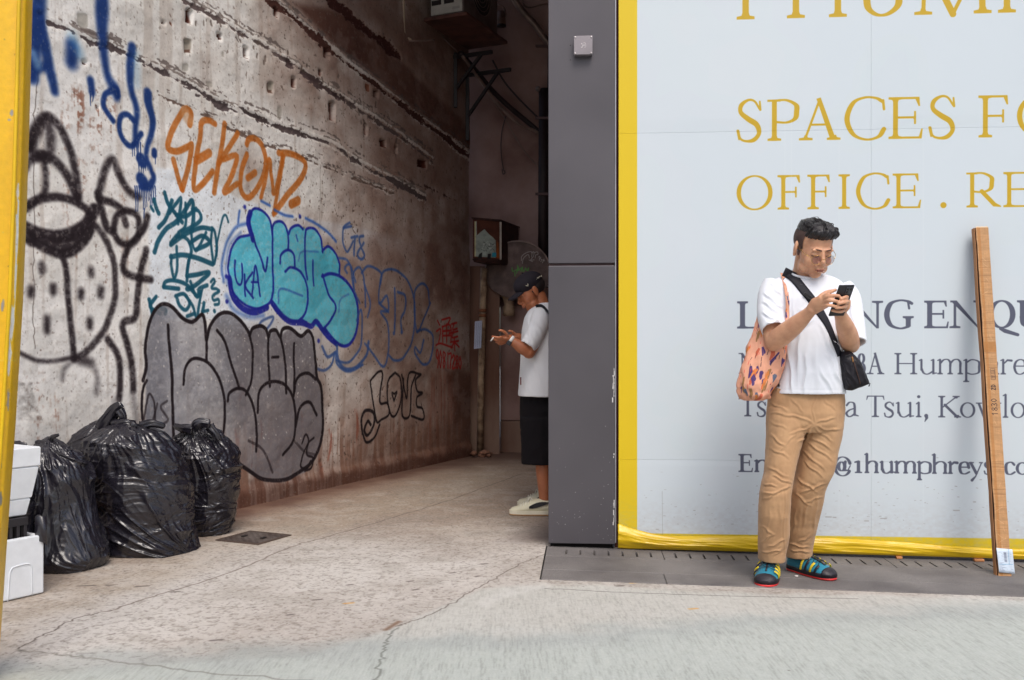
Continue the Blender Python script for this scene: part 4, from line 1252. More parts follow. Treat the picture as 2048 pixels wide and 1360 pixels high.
        q = [(R - cap * .03, Y(C * .90)), (L + wpx * .80, Y(C * 1.0 - tn * .2)), (L + wpx * .52, Y(C * 1.01)), (L + wpx * .22, Y(C * .88)), (L + S_ * 1.05, Y(C * .5)), (L + wpx * .22, Y(C * .13)), (L + wpx * .55, Y(-C * .005)), (R - wpx * .14, Y(C * .06))]
        if ch == 'C':
            curve(q + [(R, Y(C * .24))]); put([(R - cap * .02, Y(C * .93)), (R, Y(C * .72))], [tn * 1.2, tn * 1.2])
        else:
            curve(q); put([(R - th * .9, Y(C * .95)), (R - th * .7, Y(C * .72))], [tn * 1.2, tn * 1.2]); stem(0, C * .06, C * .40, dx=R - sw * .95 - L); serif(R - sw * .95, C * .44, 0)
    elif ch in 'OQ':
        ell((L + R) / 2, C * .5, wpx / 2 - S_ * .95, C * .515 - tn / 2)
        if ch == 'Q': put([(L + wpx * .45, Y(-C * .02)), (L + wpx * .62, Y(-C * .10)), (R + wpx * .1, Y(-C * .24))], [tn * 1.5, th * .8, th * .6])
    elif ch == 'S' or ch == 's':
        C0 = C if ch == 'S' else xh
        q = [(R - wpx * .10, Y(C0 * .78)), (L + wpx * .70, Y(C0 * .97)), (L + wpx * .45, Y(C0 * 1.0)), (L + wpx * .18, Y(C0 * .88)), (L + wpx * .16, Y(C0 * .70)), (L + wpx * .45, Y(C0 * .54)), (L + wpx * .78, Y(C0 * .40)), (R - wpx * .12, Y(C0 * .20)), (L + wpx * .70, Y(C0 * .04)), (L + wpx * .42, Y(0)), (L + wpx * .15, Y(C0 * .06)), (L + wpx * .06, Y(C0 * .26))]
        q2 = spline(q, 8); t = np.linspace(0, 1, len(q2)); wd = tn + (th * 1.1 - tn) * np.exp(-((t - .5) / .2) ** 2) + th * .25 * np.exp(-((t - .27) / .06) ** 2) + th * .25 * np.exp(-((t - .74) / .06) ** 2)
        put([tuple(p) for p in q2], wd)
        put([(R - wpx * .09, Y(C0 * .96)), (R - wpx * .07, Y(C0 * .76))], [tn * .8, tn * 1.1]); put([(L + wpx * .03, Y(C0 * .26)), (L + wpx * .09, Y(C0 * .05))], [tn * 1.1, tn * .8])
    elif ch == 'A':
        ap = L + wpx * .50
        poly([(ap - th * .75, Y(C)), (ap + th * .12, Y(C * 1.03)), (R - sw * .75, Y(0)), (R - sw * .75 - th * 1.15, Y(0))]); put([(ap - tn * .2, Y(C * .98)), (L + sw * .95, Y(tn))], [tn * 1.1] * 2)
        bar(L + wpx * .27, L + wpx * .68, C * .35); serif(L + sw, 0, 1, w=tn * 1.2); serif(R - sw * 1.1, 0, 1)
    elif ch == 'T':
        xm = (L + R) / 2
        stem(.5, 0, C); serif(xm, 0, 1); bar(L + cap * .03, R - cap * .03, C - tn)
        for s, e in ((-1, L), (1, R)):
            poly([(e - s * cap * .09, Y(C - tn)), (e - s * cap * .03, Y(C)), (e, Y(C * .80)), (e - s * tn * .6, Y(C * .80))])
    elif ch == 'K':
        xa = L + sw
        stem(0, 0, C, dx=xa - L); serif(xa, 0, 1); serif(xa, C, 0)
        put([(R - sw * 1.1, Y(C - tn)), (xa + S_, Y(C * .48))], [tn * 1.1] * 2); put([(xa + cap * .15, Y(C * .58)), (R - sw * .8, Y(tn * .5))], [th, th]); serif(R - sw * 1.1, C, 0, w=tn); serif(R - sw * .7, 0, 1, w=th)
    elif ch == '1':
        xm = (L + R) / 2; c0 = xh * 1.02
        stem(.5, 0, c0); serif(xm, 0, 1); put([(xm, Y(c0 - tn * .5)), (L + wpx * .12, Y(c0 * .88))], [th * .6, tn * 1.2])
    elif ch == '8':
        ell((L + R) / 2, C * .74, wpx * .30, C * .22); ell((L + R) / 2, C * .27, wpx * .38, C * .25)
    elif ch == '.':
        put([(X(.5), Y(cap * .07))], [cap * .17]) if False else cv.apply(cv.mask_stroke(np.array([px2uv(X(.5), Y(cap * .075))]), cap * .17 * SCL[0], 0), col, 1, .0007)
    elif ch == ',':
        put([(X(.5), Y(cap * .07)), (X(.62), Y(-cap * .02)), (X(.2), Y(-cap * .2))], [th * 1.5, th * 1.1, tn * .6])
    elif ch == 'i':
        stem(.5, 0, xh); serif(X(.5), 0, 1, hw=cap * .13); put([(X(.5) - cap * .11, Y(xh * .90)), (X(.5), Y(xh))], [tn, th * .7]); put([(X(.5) - .3, Y(xh * 1.38)), (X(.5) + .3, Y(xh * 1.38))], [th * 1.3] * 2)
    elif ch == 'l':
        stem(.5, 0, C * 1.08); serif(X(.5), 0, 1, hw=cap * .13); put([(X(.5) - cap * .11, Y(C * 1.02)), (X(.5), Y(C * 1.08))], [tn, th * .6])
    elif ch in 'nmhr':
        hw = cap * .13
        xs = {'n': [hw, wpx - hw], 'h': [hw, wpx - hw], 'm': [hw, wpx * .5, wpx - hw], 'r': [hw]}[ch]
        for i, u in enumerate(xs):
            top = (C * 1.08 if ch == 'h' else xh) if i == 0 else xh * .72
            stem(0, 0, top, dx=u); serif(L + u, 0, 1, hw=hw)
        u0 = xs[0]; t0 = C * 1.08 if ch == 'h' else xh
        put([(L + u0 - cap * .11, Y(t0 - cap * .05)), (L + u0, Y(t0))], [tn, th * .6])
        for a_, b_ in zip(xs[:-1], xs[1:]):
            curve([(L + a_, Y(xh * .72)), (L + a_ + (b_ - a_) * .35, Y(xh * .96)), (L + a_ + (b_ - a_) * .75, Y(xh * .99)), (L + b_, Y(xh * .80)), (L + b_, Y(xh * .55))])
        if ch == 'r':
            put([(L + u0, Y(xh * .68)), (L + wpx * .6, Y(xh * .95)), (R - th * .3, Y(xh * .92))], [tn, th * .8, th])
    elif ch == 'u':
        hw = cap * .13; xa, xb = L + hw * .9, R - hw * 1.2
        stem(0, xh * .25, xh, dx=xa - L); stem(0, 0, xh, dx=xb - L); put([(xa - cap * .1, Y(xh - tn)), (xa, Y(xh))], [tn, th * .5]); put([(xb - cap * .1, Y(xh - tn)), (xb, Y(xh))], [tn, th * .5]); put([(xb, Y(tn)), (R, Y(tn * 1.2))], [th * .6, tn])
        curve([(xa, Y(xh * .40)), (xa + (xb - xa) * .2, Y(xh * .08)), (xa + (xb - xa) * .55, Y(xh * .02)), (xb, Y(xh * .22))])
    elif ch in 'oe':
        if ch == 'o': ell((L + R) / 2, xh * .5, wpx / 2 - S_, xh * .52 - tn / 2)
        else:
            curve([(R - th * .4, Y(xh * .55)), (R - th * .8, Y(xh * .88)), (L + wpx * .55, Y(xh * .99)), (L + wpx * .22, Y(xh * .85)), (L + S_, Y(xh * .48)), (L + wpx * .25, Y(xh * .10)), (L + wpx * .58, Y(xh * .02)), (R - th * .2, Y(xh * .18))]); bar(L + S_, R - th * .3, xh * .52)
    elif ch == 'a':
        xb = R - cap * .17
        curve([(L + wpx * .14, Y(xh * .78)), (L + wpx * .35, Y(xh * .98)), (xb - th * .6, Y(xh * .95)), (xb, Y(xh * .72)), (xb, Y(xh * .15))]); put([(xb, Y(xh * .15)), (R, Y(tn))], [th * .8, tn])
        curve([(xb, Y(xh * .58)), (L + wpx * .35, Y(xh * .46)), (L + wpx * .12, Y(xh * .24)), (L + wpx * .28, Y(xh * .03)), (L + wpx * .5, Y(xh * .06)), (xb, Y(xh * .22))])
    elif ch == 'c':
        curve([(R - th * .2, Y(xh * .80)), (L + wpx * .75, Y(xh * .97)), (L + wpx * .5, Y(xh)), (L + wpx * .2, Y(xh * .85)), (L + S_, Y(xh * .48)), (L + wpx * .25, Y(xh * .10)), (L + wpx * .6, Y(xh * .02)), (R, Y(xh * .2))])
    elif ch == 'p':
        hw = cap * .13; xa = L + hw
        stem(0, -C * .36, xh, dx=hw); serif(xa, -C * .36, 1, hw=hw * 1.1); put([(xa - cap * .11, Y(xh - cap * .05)), (xa, Y(xh))], [tn, th * .6])
        curve([(xa, Y(xh * .78)), (xa + (R - xa) * .4, Y(xh * .98)), (R - th * .7, Y(xh * .85)), (R - S_, Y(xh * .48)), (R - th * .8, Y(xh * .12)), (xa + (R - xa) * .4, Y(xh * .01)), (xa, Y(xh * .12))])
    elif ch == 'y':
        xm = L + wpx * .52
        put([(L + wpx * .15, Y(xh - tn)), (xm, Y(xh * .08))], [th, th]); put([(R - wpx * .12, Y(xh - tn)), (xm - wpx * .05, Y(-C * .12)), (L + wpx * .22, Y(-C * .33))], [tn, tn * 1.1, th * 1.0])
        bar(L, L + wpx * .36, xh - tn); bar(R - wpx * .28, R, xh - tn)
    elif ch == 'w':
        for (u0, v0, u1, v1, w_) in ((.12, 1, .33, 0, th), (.33, 0, .5, 1, tn), (.5, 1, .70, 0, th), (.70, 0, .88, 1, tn)):
            put([(X(u0), Y(xh * v0 - (tn if v0 else 0))), (X(u1), Y(xh * v1 - (tn if v1 else 0)))], [w_, w_])
        bar(L, X(.24), xh - tn); bar(X(.4), X(.6), xh - tn); bar(X(.78), R, xh - tn)
    elif ch == '@':
        ell(X(.52), cap * .36, wpx * .45, cap * .52, 20, 330); ell(X(.46), cap * .36, wpx * .18, cap * .24); put([(X(.68), Y(cap * .62)), (X(.62), Y(cap * .16)), (X(.82), Y(cap * .14)), (X(.96), Y(cap * .40))], [th * .8, th * .7, tn, tn])
SCL = [5.1 / F]

def paint_board():
    cv = BCV
    h, w = cv.h, cv.w
    big = fbm2(h, w, 420, 360, 3, 61); low = (cv.v0 + np.arange(h) / cv.ppm)[:, None]
    fine = fbm2(h, w, 4, 4, 2, 62); sp = fbm2(h, w, 10, 6, 3, 63)
    def tint(m, col, k=1.0):
        m = np.clip(np.broadcast_to(m * k, (h, w)), 0, 1)[..., None]
        cv.c[:] = cv.c * (1 - m) + np.array(col, np.float32) / 255 * m
    tint(big, (190, 203, 212), .4)
    def uvr(vrow):
        def f(px, py):
            a = a_of(px)
            return (a, H + (HY - py) / F * (OB.y - SB * a))
        return f
    rows = [ # baseline anchor (px, py), cap, xh, bold, colour, [(ch, x0, x1)...] in zoomed px
        (1534, 39.0, 108, 0, False, GOLD, [('I', 62, 228), ('H', 425, 836), ('U', 905, 1235), ('M', 1292, 1822), ('P', 1862, 2250), ('H', 2300, 2700)]),
        (1534, 282.8, 82, 0, False, GOLD, [('S', 85, 257), ('P', 293, 507), ('A', 507, 797), ('C', 818, 1087), ('E', 1118, 1352), ('S', 1392, 1577), ('F', 1730, 1952), ('O', 1995, 2300), ('R', 2330, 2560)]),
        (1575, 419.6, 68.5, 0, False, GOLD, [('O', 85, 327), ('F', 362, 532), ('F', 565, 735), ('I', 767, 865), ('C', 897, 1117), ('E', 1146, 1340), ('.', 1470, 1514), ('R', 1648, 1880), ('E', 1900, 2105), ('T', 2130, 2330), ('A', 2330, 2560)]),
        (1600, 657, 54.5, 0, True, SLATE, [('L', 92, 232), ('E', 245, 400), ('A', 405, 600), ('S', 615, 725), ('I', 745, 830), ('N', 850, 1072), ('G', 1088, 1282), ('E', 1366, 1528), ('N', 1538, 1762), ('Q', 1798, 1980), ('U', 1998, 2200), ('I', 2215, 2300)]),
        (1600, 748, 42, 29.5, False, SLATE, [('N', 97, 230), ('o', 240, 320), ('.', 330, 360), ('8', 905, 962), ('A', 968, 1092), ('H', 1157, 1313), ('u', 1325, 1445), ('m', 1450, 1625), ('p', 1628, 1742), ('h', 1750, 1872), ('r', 1880, 1960), ('e', 1968, 2055), ('y', 2065, 2160), ('s', 2170, 2235)]),
        (1600, 833, 42.5, 29.5, False, SLATE, [('T', 97, 222), ('s', 222, 284), ('i', 295, 345), ('m', 350, 520), ('S', 590, 665), ('h', 672, 790), ('a', 820, 912), ('T', 967, 1090), ('s', 1088, 1155), ('u', 1168, 1288), ('i', 1296, 1350), (',', 1358, 1390), ('K', 1455, 1605), ('o', 1605, 1708), ('w', 1712, 1885), ('l', 1890, 1940), ('o', 1950, 2050), ('o', 2060, 2160)]),
        (1600, 944.5, 36, 24, True, SLATE, [('E', 100, 195), ('n', 205, 300), ('q', 0, 0), ('l', 470, 512), ('@', 745, 862), ('1', 882, 945), ('h', 955, 1052), ('u', 1060, 1158), ('m', 1158, 1310), ('p', 1312, 1412), ('h', 1414, 1520), ('r', 1523, 1592), ('e', 1594, 1672), ('y', 1665, 1762), ('s', 1768, 1832), ('.', 1850, 1880), ('c', 1908, 1978), ('o', 1985, 2075), ('m', 2085, 2230)]),
    ]
    f0 = uvr(0)
    for (bx, by, cap, xh, bold, col, gl) in rows:
        vb = f0(bx, by)[1]
        for ch, x0, x1 in gl:
            if x1 <= x0: continue
            p0, p1 = 1448 + x0 / 3.413, 1448 + x1 / 3.413
            D0 = OB.y - SB * a_of(bx); Dg = OB.y - SB * a_of((p0 + p1) / 2)
            # the baseline is level on the board: its photo row follows the board's distance
            def px2uv(px, py, vb=vb, by=by, k=D0 / F):
                return (a_of(px), vb + (by - py) * k)
            SCL[0] = D0 / F
            glyph(cv, ch, p0, p1 - p0, by, cap, xh, bold, col, px2uv)
    # yellow border down the left side and along the foot
    yb = 0.083
    ye = a_of(1274)
    def poly(p, col, soft=.0008, a=1.0): cv.apply(cv.mask_poly(np.array(p), .003), col, a, soft)
    poly([(-.05, -.1), (ye, -.1), (ye, 3.4), (-.05, 3.4)], YEL)
    poly([(-.05, -.1), (4, -.1), (4, yb), (-.05, yb)], YEL)
    # scuffs and dirt low down
    r = random.Random(12)
    for k in range(210):
        px, py = r.uniform(1280, 2300), 1070 - abs(r.gauss(0, 1)) * 60
        q = f0(px, py); l = r.uniform(.001, .012)
        cv.apply(cv.mask_stroke([q, (q[0] + l, q[1] + r.uniform(-.002, .002))], r.uniform(.0012, .003), 0), (118, 112, 112), r.uniform(.3, .8), .001)
    for (px, py, l) in [(1650, 1033, .03), (1665, 1034, .015), (1728, 1041, .02), (1760, 1036, .03), (1905, 1020, .03), (1945, 1003, .01), (1312, 1058, .012)]:
        q = f0(px, py); cv.apply(cv.mask_stroke([q, (q[0] + l, q[1])], .004, 0), (120, 112, 110), .75, .003)
    tint(sstep(.35, .08, low) * sp, (176, 176, 178), .45)
    for px in (1569, 1582, 1677, 1845):
        q0, q1 = f0(px, 240), f0(px, 1050); cv.apply(cv.mask_stroke([q0, q1], .003, 0), (222, 228, 232), .18, .003)
    q0, q1 = f0(1324, 982), f0(1325, 1092); cv.apply(cv.mask_stroke([q0, (q1[0], q1[1])], .0016, 0), (128, 124, 122), .8, .0008)

def build_hoarding():
    paint_board()
    m = img_mat('printed hoarding sheet', BCV, rough=0.42, bmp=0.03, bscale=3, bdist=0.01, spec=0.45, mott=.985)
    root = empty('hoarding', W(1.4, 0, 0), 'white site hoarding with gold and grey serif lettering and a yellow border', 'hoarding')
    aj = [-0.008, a_of(1741), a_of(1741) + 1.22, U1 - .01]
    zj = [z_of(1300, 1095) + .012, z_of(1300, 918.5), z_of(1300, 267), 3.22]
    rr = random.Random(6)
    GAP = .0004
    for i in range(3):
        for j in range(3):
            a0, a1, z0, z1 = aj[i] + GAP, aj[i + 1] - GAP, zj[j] + GAP, zj[j + 1] - GAP
            if i == 2 and a1 - a0 < .05: continue
            n = 14
            vs, fs, uv = [], [], []
            for y in range(n + 1):
                for x in range(n + 1):
                    a, z = a0 + (a1 - a0) * x / n, z0 + (z1 - z0) * y / n
                    e = min(x, n - x, y, n - y)
                    bow = 0.0015 * math.sin(3.1 * x / n + i) * math.sin(2.7 * y / n + j) * (e > 0)
                    vs.append(W(a, .012 + bow - (.0006 if e == 0 else 0), z)); uv.append(((a - BCV.u0) / (BCV.u1 - BCV.u0), (z - BCV.v0) / (BCV.v1 - BCV.v0)))
            for y in range(n):
                for x in range(n):
                    q = y * (n + 1) + x; fs.append((q, q + 1, q + n + 2, q + n + 1))
            k = len(vs)
            for (a, z) in ((a0, z0), (a1, z0), (a1, z1), (a0, z1)):
                vs.append(W(a, -.004, z)); uv.append(((a - BCV.u0) / (BCV.u1 - BCV.u0), (z - BCV.v0) / (BCV.v1 - BCV.v0)))
            c0, c1, c2, c3 = 0, n, (n + 1) * (n + 1) - 1, n * (n + 1)
            fs += [tuple([k, k + 1] + list(range(n, -1, -1))), tuple([k + 1, k + 2] + [n + (n + 1) * t for t in range(n, -1, -1)]), tuple([k + 2, k + 3] + [n * (n + 1) + t for t in range(0, n + 1)]), tuple([k + 3, k] + [(n + 1) * t for t in range(0, n + 1)]), (k + 3, k + 2, k + 1, k)]
            mk('hoarding_panel', vs, fs, m, root, False, uv)
    # timber backing and dark void
    mb = MB(); mb.box(W(U1 / 2, -.06, 1.62), (U1, .05, 3.2), 0, RB); mb.build('backing_board', mat('plywood', (120, 92, 66), .8), root)
    mb = MB(); mb.box(W(U1 / 2 + .02, -.03, .0), (U1 - .1, .05, .02), 0, RB)
    # loose yellow vinyl skirt, rucked along the foot
    my, nt, b = new_mat('yellow vinyl')
    f = noise_node(nt, coords(nt), 5, 4)
    nt.links.new(ramp(nt, f, [(.3, rgb(200, 162, 10)), (.7, rgb(218, 184, 26))]), b.inputs['Base Color'])
    b.inputs['Roughness'].default_value = .32
    bump(nt, b, noise_node(nt, coords(nt, (1, 1, 2.5)), 10, 3, .5, 1.0), .22, .012)
    na, nz = 420, 30
    A = np.linspace(-.012, U1 - .02, na); T = np.linspace(0, 1, nz)
    q = np.stack([np.repeat(A[None], nz, 0) * 1.7 + .9 * np.repeat(T[:, None], na, 1), np.repeat(T[:, None], na, 1) * .75, np.zeros((nz, na))], -1).reshape(-1, 3)
    n1 = fbm3(q * np.array([1, 2.4, 1]), 3, 5, .55, True).reshape(nz, na); n2 = fbm3(q * 0.5 + 9, 3, 8).reshape(nz, na)
    fine = fbm3(q * np.array([5, 2.6, 1]) + 3, 2, 3, .5, True).reshape(nz, na)
    left = sstep(.55, .0, A)[None]
    far = sstep(1.1, 2.2, A)[None]
    top = .074 + .062 * np.clip(1 - A / .30, 0, 1) ** 1.8 - .045 * sstep(1.0, 2.2, A) + .008 * n2[0]
    top = np.clip(top, .03, .2)
    vs, fs = [], []
    for j in range(nz):
        for i in range(na):
            a, t = A[i], T[j]
            zb = gz(W(a, 0, 0).x) + .012 + .010 * sstep(.2, 2.0, a) - .004 * left[0, i]
            z = zb + (top[i] - zb) * t
            bulge = (.010 + .016 * (1 - far[0, i]) + .008 * left[0, i]) * math.sin(math.pi * min(1, t * 1.02)) ** .7
            b_ = .0135 + .004 + bulge * (0.75 + .5 * n2[j, i]) + (.013 * n1[j, i] * (1 - .6 * far[0, i]) + .004 * fine[j, i] * (left[0, i] * .9 + .12)) * math.sin(math.pi * min(1, .08 + t * .92)) 
            vs.append(W(a, max(.0150, b_), z + .004 * n1[j, i] * (t > .05)))
    for j in range(nz - 1):
        for i in range(na - 1):
            k = j * na + i; fs.append((k, k + 1, k + na + 1, k + na))
    o = mk('vinyl_skirt', vs, fs, my, root, True)
    sd = o.modifiers.new('thickness', 'SOLIDIFY'); sd.thickness = .0012; sd.offset = -1
    # small scraps of wood wedged under the skirt
    for px, wd_ in ((1795, .03), (1954, .05)):
        mb = MB(); c = W(a_of(px), .02, 0); mb.box((c.x, c.y, gz(c.x) + .012), (wd_, .03, .012), .002, RB); mb.build('wedge', mat('raw wood', (190, 130, 84), .8), root)
build_hoarding()
# ================================================================== things fixed to the far end
def wframe(D, h, z):
    """point beside the graffiti wall: distance D, h out from the wall, height z"""
    return wall_pt((D - WD0) * 1.0945, z, h)
RWALL = Matrix.Rotation(-math.atan(0.445), 4, 'Z')   # local y runs along the wall, local x out of it

def build_aircon():
    root = empty('air_conditioner', wframe(9.1, .25, 4.12), 'boxy outdoor air conditioner with pale grille end, high on the graffiti wall', 'air conditioner')
    mw = mat('aged white casing', (176, 172, 166), .6, var=.15, bmp=.1)
    md = mat('dim casing', (96, 84, 82), .6, var=.2, c2=(70, 54, 50))
    Dm, L = 9.12, .74
    c = wframe(Dm, .27, 4.42)
    mb = MB(); mb.box(c, (.34, L, .56), .012, RWALL); mb.build('casing', md, root)
    e = wframe(Dm - L / 2 / 1.0945 - .004, .27, 4.42)
    mb = MB(); mb.box(e, (.32, .012, .54), .004, RWALL); mb.build('end_panel', mw, root)
    for i in range(2):
        for j in range(4):
            mb = MB(); q = wframe(Dm - L / 2 / 1.0945 - .012, .17 + i * .13, 4.26 + j * .075); mb.box(q, (.10, .01, .045), .004, RWALL); mb.build('vent_slot', m_blk, root)
    mb = MB(); q = wframe(Dm - L / 2 / 1.0945 - .012, .37, 4.19); mb.box(q, (.07, .006, .02), 0, RWALL); mb.build('label_plate', mat('grey label', (150, 146, 142), .6), root)
    fan = MB()
    o = wframe(Dm, .442, 4.44); uy = (RWALL @ Vector((0, 1, 0)))
    for r in (.05, .09, .13, .17, .21):
        pts = [o + uy * (r * math.cos(t)) + Vector((0, 0, r * math.sin(t))) for t in np.linspace(0, 2 * math.pi, 30)]
        fan.tube(pts, .0035, 5)
    fan.build('fan_guard', mat('guard wire', (130, 116, 112), .5, metal=.5), root)
    mb = MB(); mb.tube([o - WN * .006, o - WN * .001], .215, 32); mb.build('fan_opening', m_blk, root)
    pl = MB(); pl.box(wframe(Dm + .02, .28, 4.105), (.44, L + .16, .03), .004, RWALL); pl.build('support_tray', mat('rusty tray', (86, 52, 44), .85, var=.3), root)
build_aircon()

def bracket(D, z, reach, rail, label):
    root = empty('wall_bracket', wframe(D, 0, z), label, 'bracket', group='black steel brackets on the graffiti wall')
    def bar(a, b, w=.035):
        a, b = Vector(a), Vector(b); d = (b - a); L = d.length
        M = d.to_track_quat('Y', 'Z').to_matrix().to_4x4()
        mb = MB(); mb.box((a + b) / 2, (w, L, w), .002, M, 1); return mb
    bar(wframe(D, .0, z), wframe(D, reach, z)).build('arm', m_blk, root)
    bar(wframe(D, .02, z + .04), wframe(D, .02, z - rail)).build('rail', m_blk, root)
    bar(wframe(D, reach * .72, z - .01), wframe(D, .03, z - rail * .62), .03).build('brace', m_blk, root)
bracket(9.38, 3.97, .42, .5, 'black steel bracket directly under the air conditioner')
bracket(9.62, 3.86, .50, .66, 'lone black steel bracket below and right of the air conditioner')

def wire(name, pts, r, m, label, cat='cable', group=None, n=6):
    mb = MB()
    mb.tube(spline([tuple(P(*p)) for p in pts], 6), r, n)
    o = mb.build(name, m, None, True)
    tag(o, label, cat, group)
    return o
gc = 'cables strung along the far end of the alley'
wire('cable', [(700, -20, 8.0), (715, 20, 8.1), (745, 48, 8.2), (775, 70, 8.4), (800, 80, 8.55), (835, 82, 8.65), (868, 80, 8.85)], .009, m_cable2, 'pale cable curving down the wall from the top to left of the air conditioner', group=gc)
wire('pipe', [(806, -30, 8.50), (807, 30, 8.52), (808, 62, 8.54), (812, 74, 8.58), (822, 80, 8.62)], .014, mat('cream conduit', (170, 150, 128), .6), 'short cream conduit dropping straight down left of the air conditioner', 'pipe')
wire('cable', [(920, 105, 9.3), (950, 140, 9.55), (985, 182, 9.8), (1020, 215, 9.95), (1050, 240, 10.05), (1085, 268, 10.1), (1130, 290, 10.12)], .028, m_cable, 'thick dark cable bundle sagging right from the brackets towards the pillar', group=gc)
wire('cable', [(925, 112, 9.3), (960, 160, 9.6), (1000, 212, 9.85), (1040, 250, 9.98), (1070, 262, 10.05), (1130, 300, 10.08)], .016, m_cable2, 'paler cable hanging just under the thick cable bundle', group=gc)
wire('cable', [(985, 120, 9.9), (1010, 165, 10.0), (1055, 215, 10.1), (1130, 285, 10.14)], .010, m_cable, 'thin dark cable running above the thick cable bundle', group=gc)
wire('cable', [(870, 60, 9.1), (930, 120, 9.5), (975, 185, 9.9), (1010, 238, 10.08), (1055, 310, 10.1), (1130, 382, 10.12)], .006, m_cable2, 'long thin pale wire crossing the dim back wall down to the pillar', group=gc)
wire('cable', [(1012, 232, 10.1), (1004, 262, 10.12), (1002, 300, 10.12), (1006, 335, 10.12), (1010, 345, 10.12), (1006, 348, 10.12), (1004, 338, 10.12)], .005, m_cable, 'loose dark wire end hanging in a small loop on the back wall', group=gc)
wire('cable', [(1040, -20, 9.9), (1052, 14, 10.0), (1090, 8, 10.1), (1130, 4, 10.1)], .008, m_cable2, 'pale wire at the very top beside the diagonal pipe', group=gc)
wire('pipe', [(1012, -30, 9.9), (1040, 16, 9.95), (1070, 50, 10.0), (1096, 86, 10.05), (1130, 128, 10.05)], .036, mat('dull metal pipe', (120, 104, 98), .4, metal=.5, var=.3), 'thick metal pipe running diagonally down at the top of the back wall', 'pipe', n=12)

def build_lamp():
    root = empty('bulkhead_lamp', P(1002, 40, 10.1), 'small cylindrical fitting hanging on the back wall near the top', 'wall lamp')
    m = mat('dusty fitting', (126, 100, 90), .7, var=.3)
    mb = MB(); mb.tube([P(1002, 24, 10.05), P(1003, 50, 10.05)], .045, 14); mb.build('body', m, root, True)
    mb = MB(); mb.tube([P(1003, 50, 10.05), P(1003, 53, 10.05)], .05, 14); mb.build('rim', m_blk, root, True)
    mb = MB(); mb.tube(spline([tuple(P(*q)) for q in [(992, 14, 10.1), (998, 10, 10.05), (1008, 16, 10.04), (1012, 30, 10.04)]], 5), .008, 6); mb.build('bracket', m, root, True)
build_lamp()

def build_riser():
    root = empty('pipe_riser', P(1086, 400, 10.0), 'dark vertical pipe riser with clamps between the back wall and the pillar', 'pipe')
    m = mat('dark riser', (36, 24, 26), .6, var=.3)
    mb = MB(); mb.tube([P(1088, 178, 9.95), P(1086, 575, 9.95)], .055, 14); mb.build('riser', m, root, True)
    mb = MB(); mb.tube([P(1105, 90, 9.98), P(1100, 575, 9.98)], .05, 14); mb.build('riser', m, root, True)
    mb = MB(); mb.ball(P(1076, 178, 9.9), .028, None, 12, 8); mb.build('end_knob', mat('pale knob', (126, 112, 108), .5), root, True)
    for y in (92, 236, 388):
        mb = MB(); mb.box(P(1086, y, 9.88), (.16, .02, .028), .004); mb.build('clamp', mat('clamp', (84, 64, 64), .5, metal=.4), root)
build_riser()

def build_meter():
    root = empty('meter_box', P(985, 530, 9.6), 'rusty metal meter box with peeling pale paint on the wall above the pipe', 'meter box')
    cv = Canvas(0, .26, 0, .40, 600, (88, 50, 38))
    h, w = cv.h, cv.w
    n = fbm2(h, w, 30, 30, 4, 91)
    def pg(p, c, a=.95, s=.003): cv.apply(cv.mask_poly(np.array([(x * .26, y * .40) for x, y in p]), .004), c, a, s)
    pg([(.05, .04), (.05, .96), (.12, .97), (.13, .6), (.3, .72), (.4, .78), (.55, .66), (.7, .58), (.8, .5), (.82, .1), (.8, .04)], (166, 180, 172), .95)
    pg([(.05, .04), (.09, .04), (.09, .96), (.05, .96)], (206, 200, 150), .9); pg([(.82, .04), (.93, .04), (.9, .42), (.84, .5)], (184, 96, 34), .8, .01)
    for k in range(40):
        r = random.Random(k); x, y = .06 + .12 * r.random() + .02, .08 + .09 * r.random(); cv.apply(cv.mask_stroke([(x, y), (x + r.uniform(-.02, .02), y + r.uniform(-.02, .02))], .003, 0), r.choice([(20, 18, 22), (220, 220, 220)]), .9, .001)
    pg([(.66, .06), (.82, .06), (.82, .18), (.68, .17)], (44, 160, 190)); pg([(.16, .0), (.3, .0), (.32, .16), (.22, .12)], (28, 30, 34)); pg([(.5, .0), (.62, .0), (.63, .14), (.52, .13)], (28, 30, 34))
    cv.c *= (0.85 + .3 * n)[..., None]
    mi = img_mat('peeling paint panel', cv, .6, .3, 60)
    mr = mat('rusted dark metal', (60, 36, 32), .7, var=.4, vscale=14, bmp=.3)
    zt, zb = 2.385, 1.985
    A, B, C = P(946, 0, 9.45), P(1002, 0, 9.62), P(1037, 0, 10.15)
    Dd = A + (C - B)
    def ring(z, e=0.0):
        cc = (A + B + C + Dd) / 4
        return [Vector((p.x + (p.x - cc.x) * e, p.y + (p.y - cc.y) * e, z)) for p in (A, B, C, Dd)]
    mb = MB(); mb.loft([ring(zb), ring(zt)]); mb.build('case', mr, root)
    off = (B - A).cross(Vector((0, 0, 1))).normalized() * .004
    mk('door_panel', [Vector((A.x, A.y, zb + .01)) + off, Vector((B.x, B.y, zb + .01)) + off, Vector((B.x, B.y, zt - .01)) + off, Vector((A.x, A.y, zt - .01)) + off], [(0, 1, 2, 3)], mi, root, False, [(0, 0), (1, 0), (1, 1), (0, 1)])
    mb = MB(); mb.loft([ring(zt + .001, .06), ring(zt + .014, .06)]); mb.build('roof', mr, root)
    mb = MB(); mb.loft([ring(zb - .028, -.05), ring(zb - .001, .03)]); mb.build('base_tray', mr, root)
    mb = MB(); mb.box((B.x - .004, B.y - .006, (zt + zb) / 2), (.02, .02, .38), .002); mb.build('corner_post', mat('pale post', (160, 150, 140), .6, var=.3), root)
build_meter()

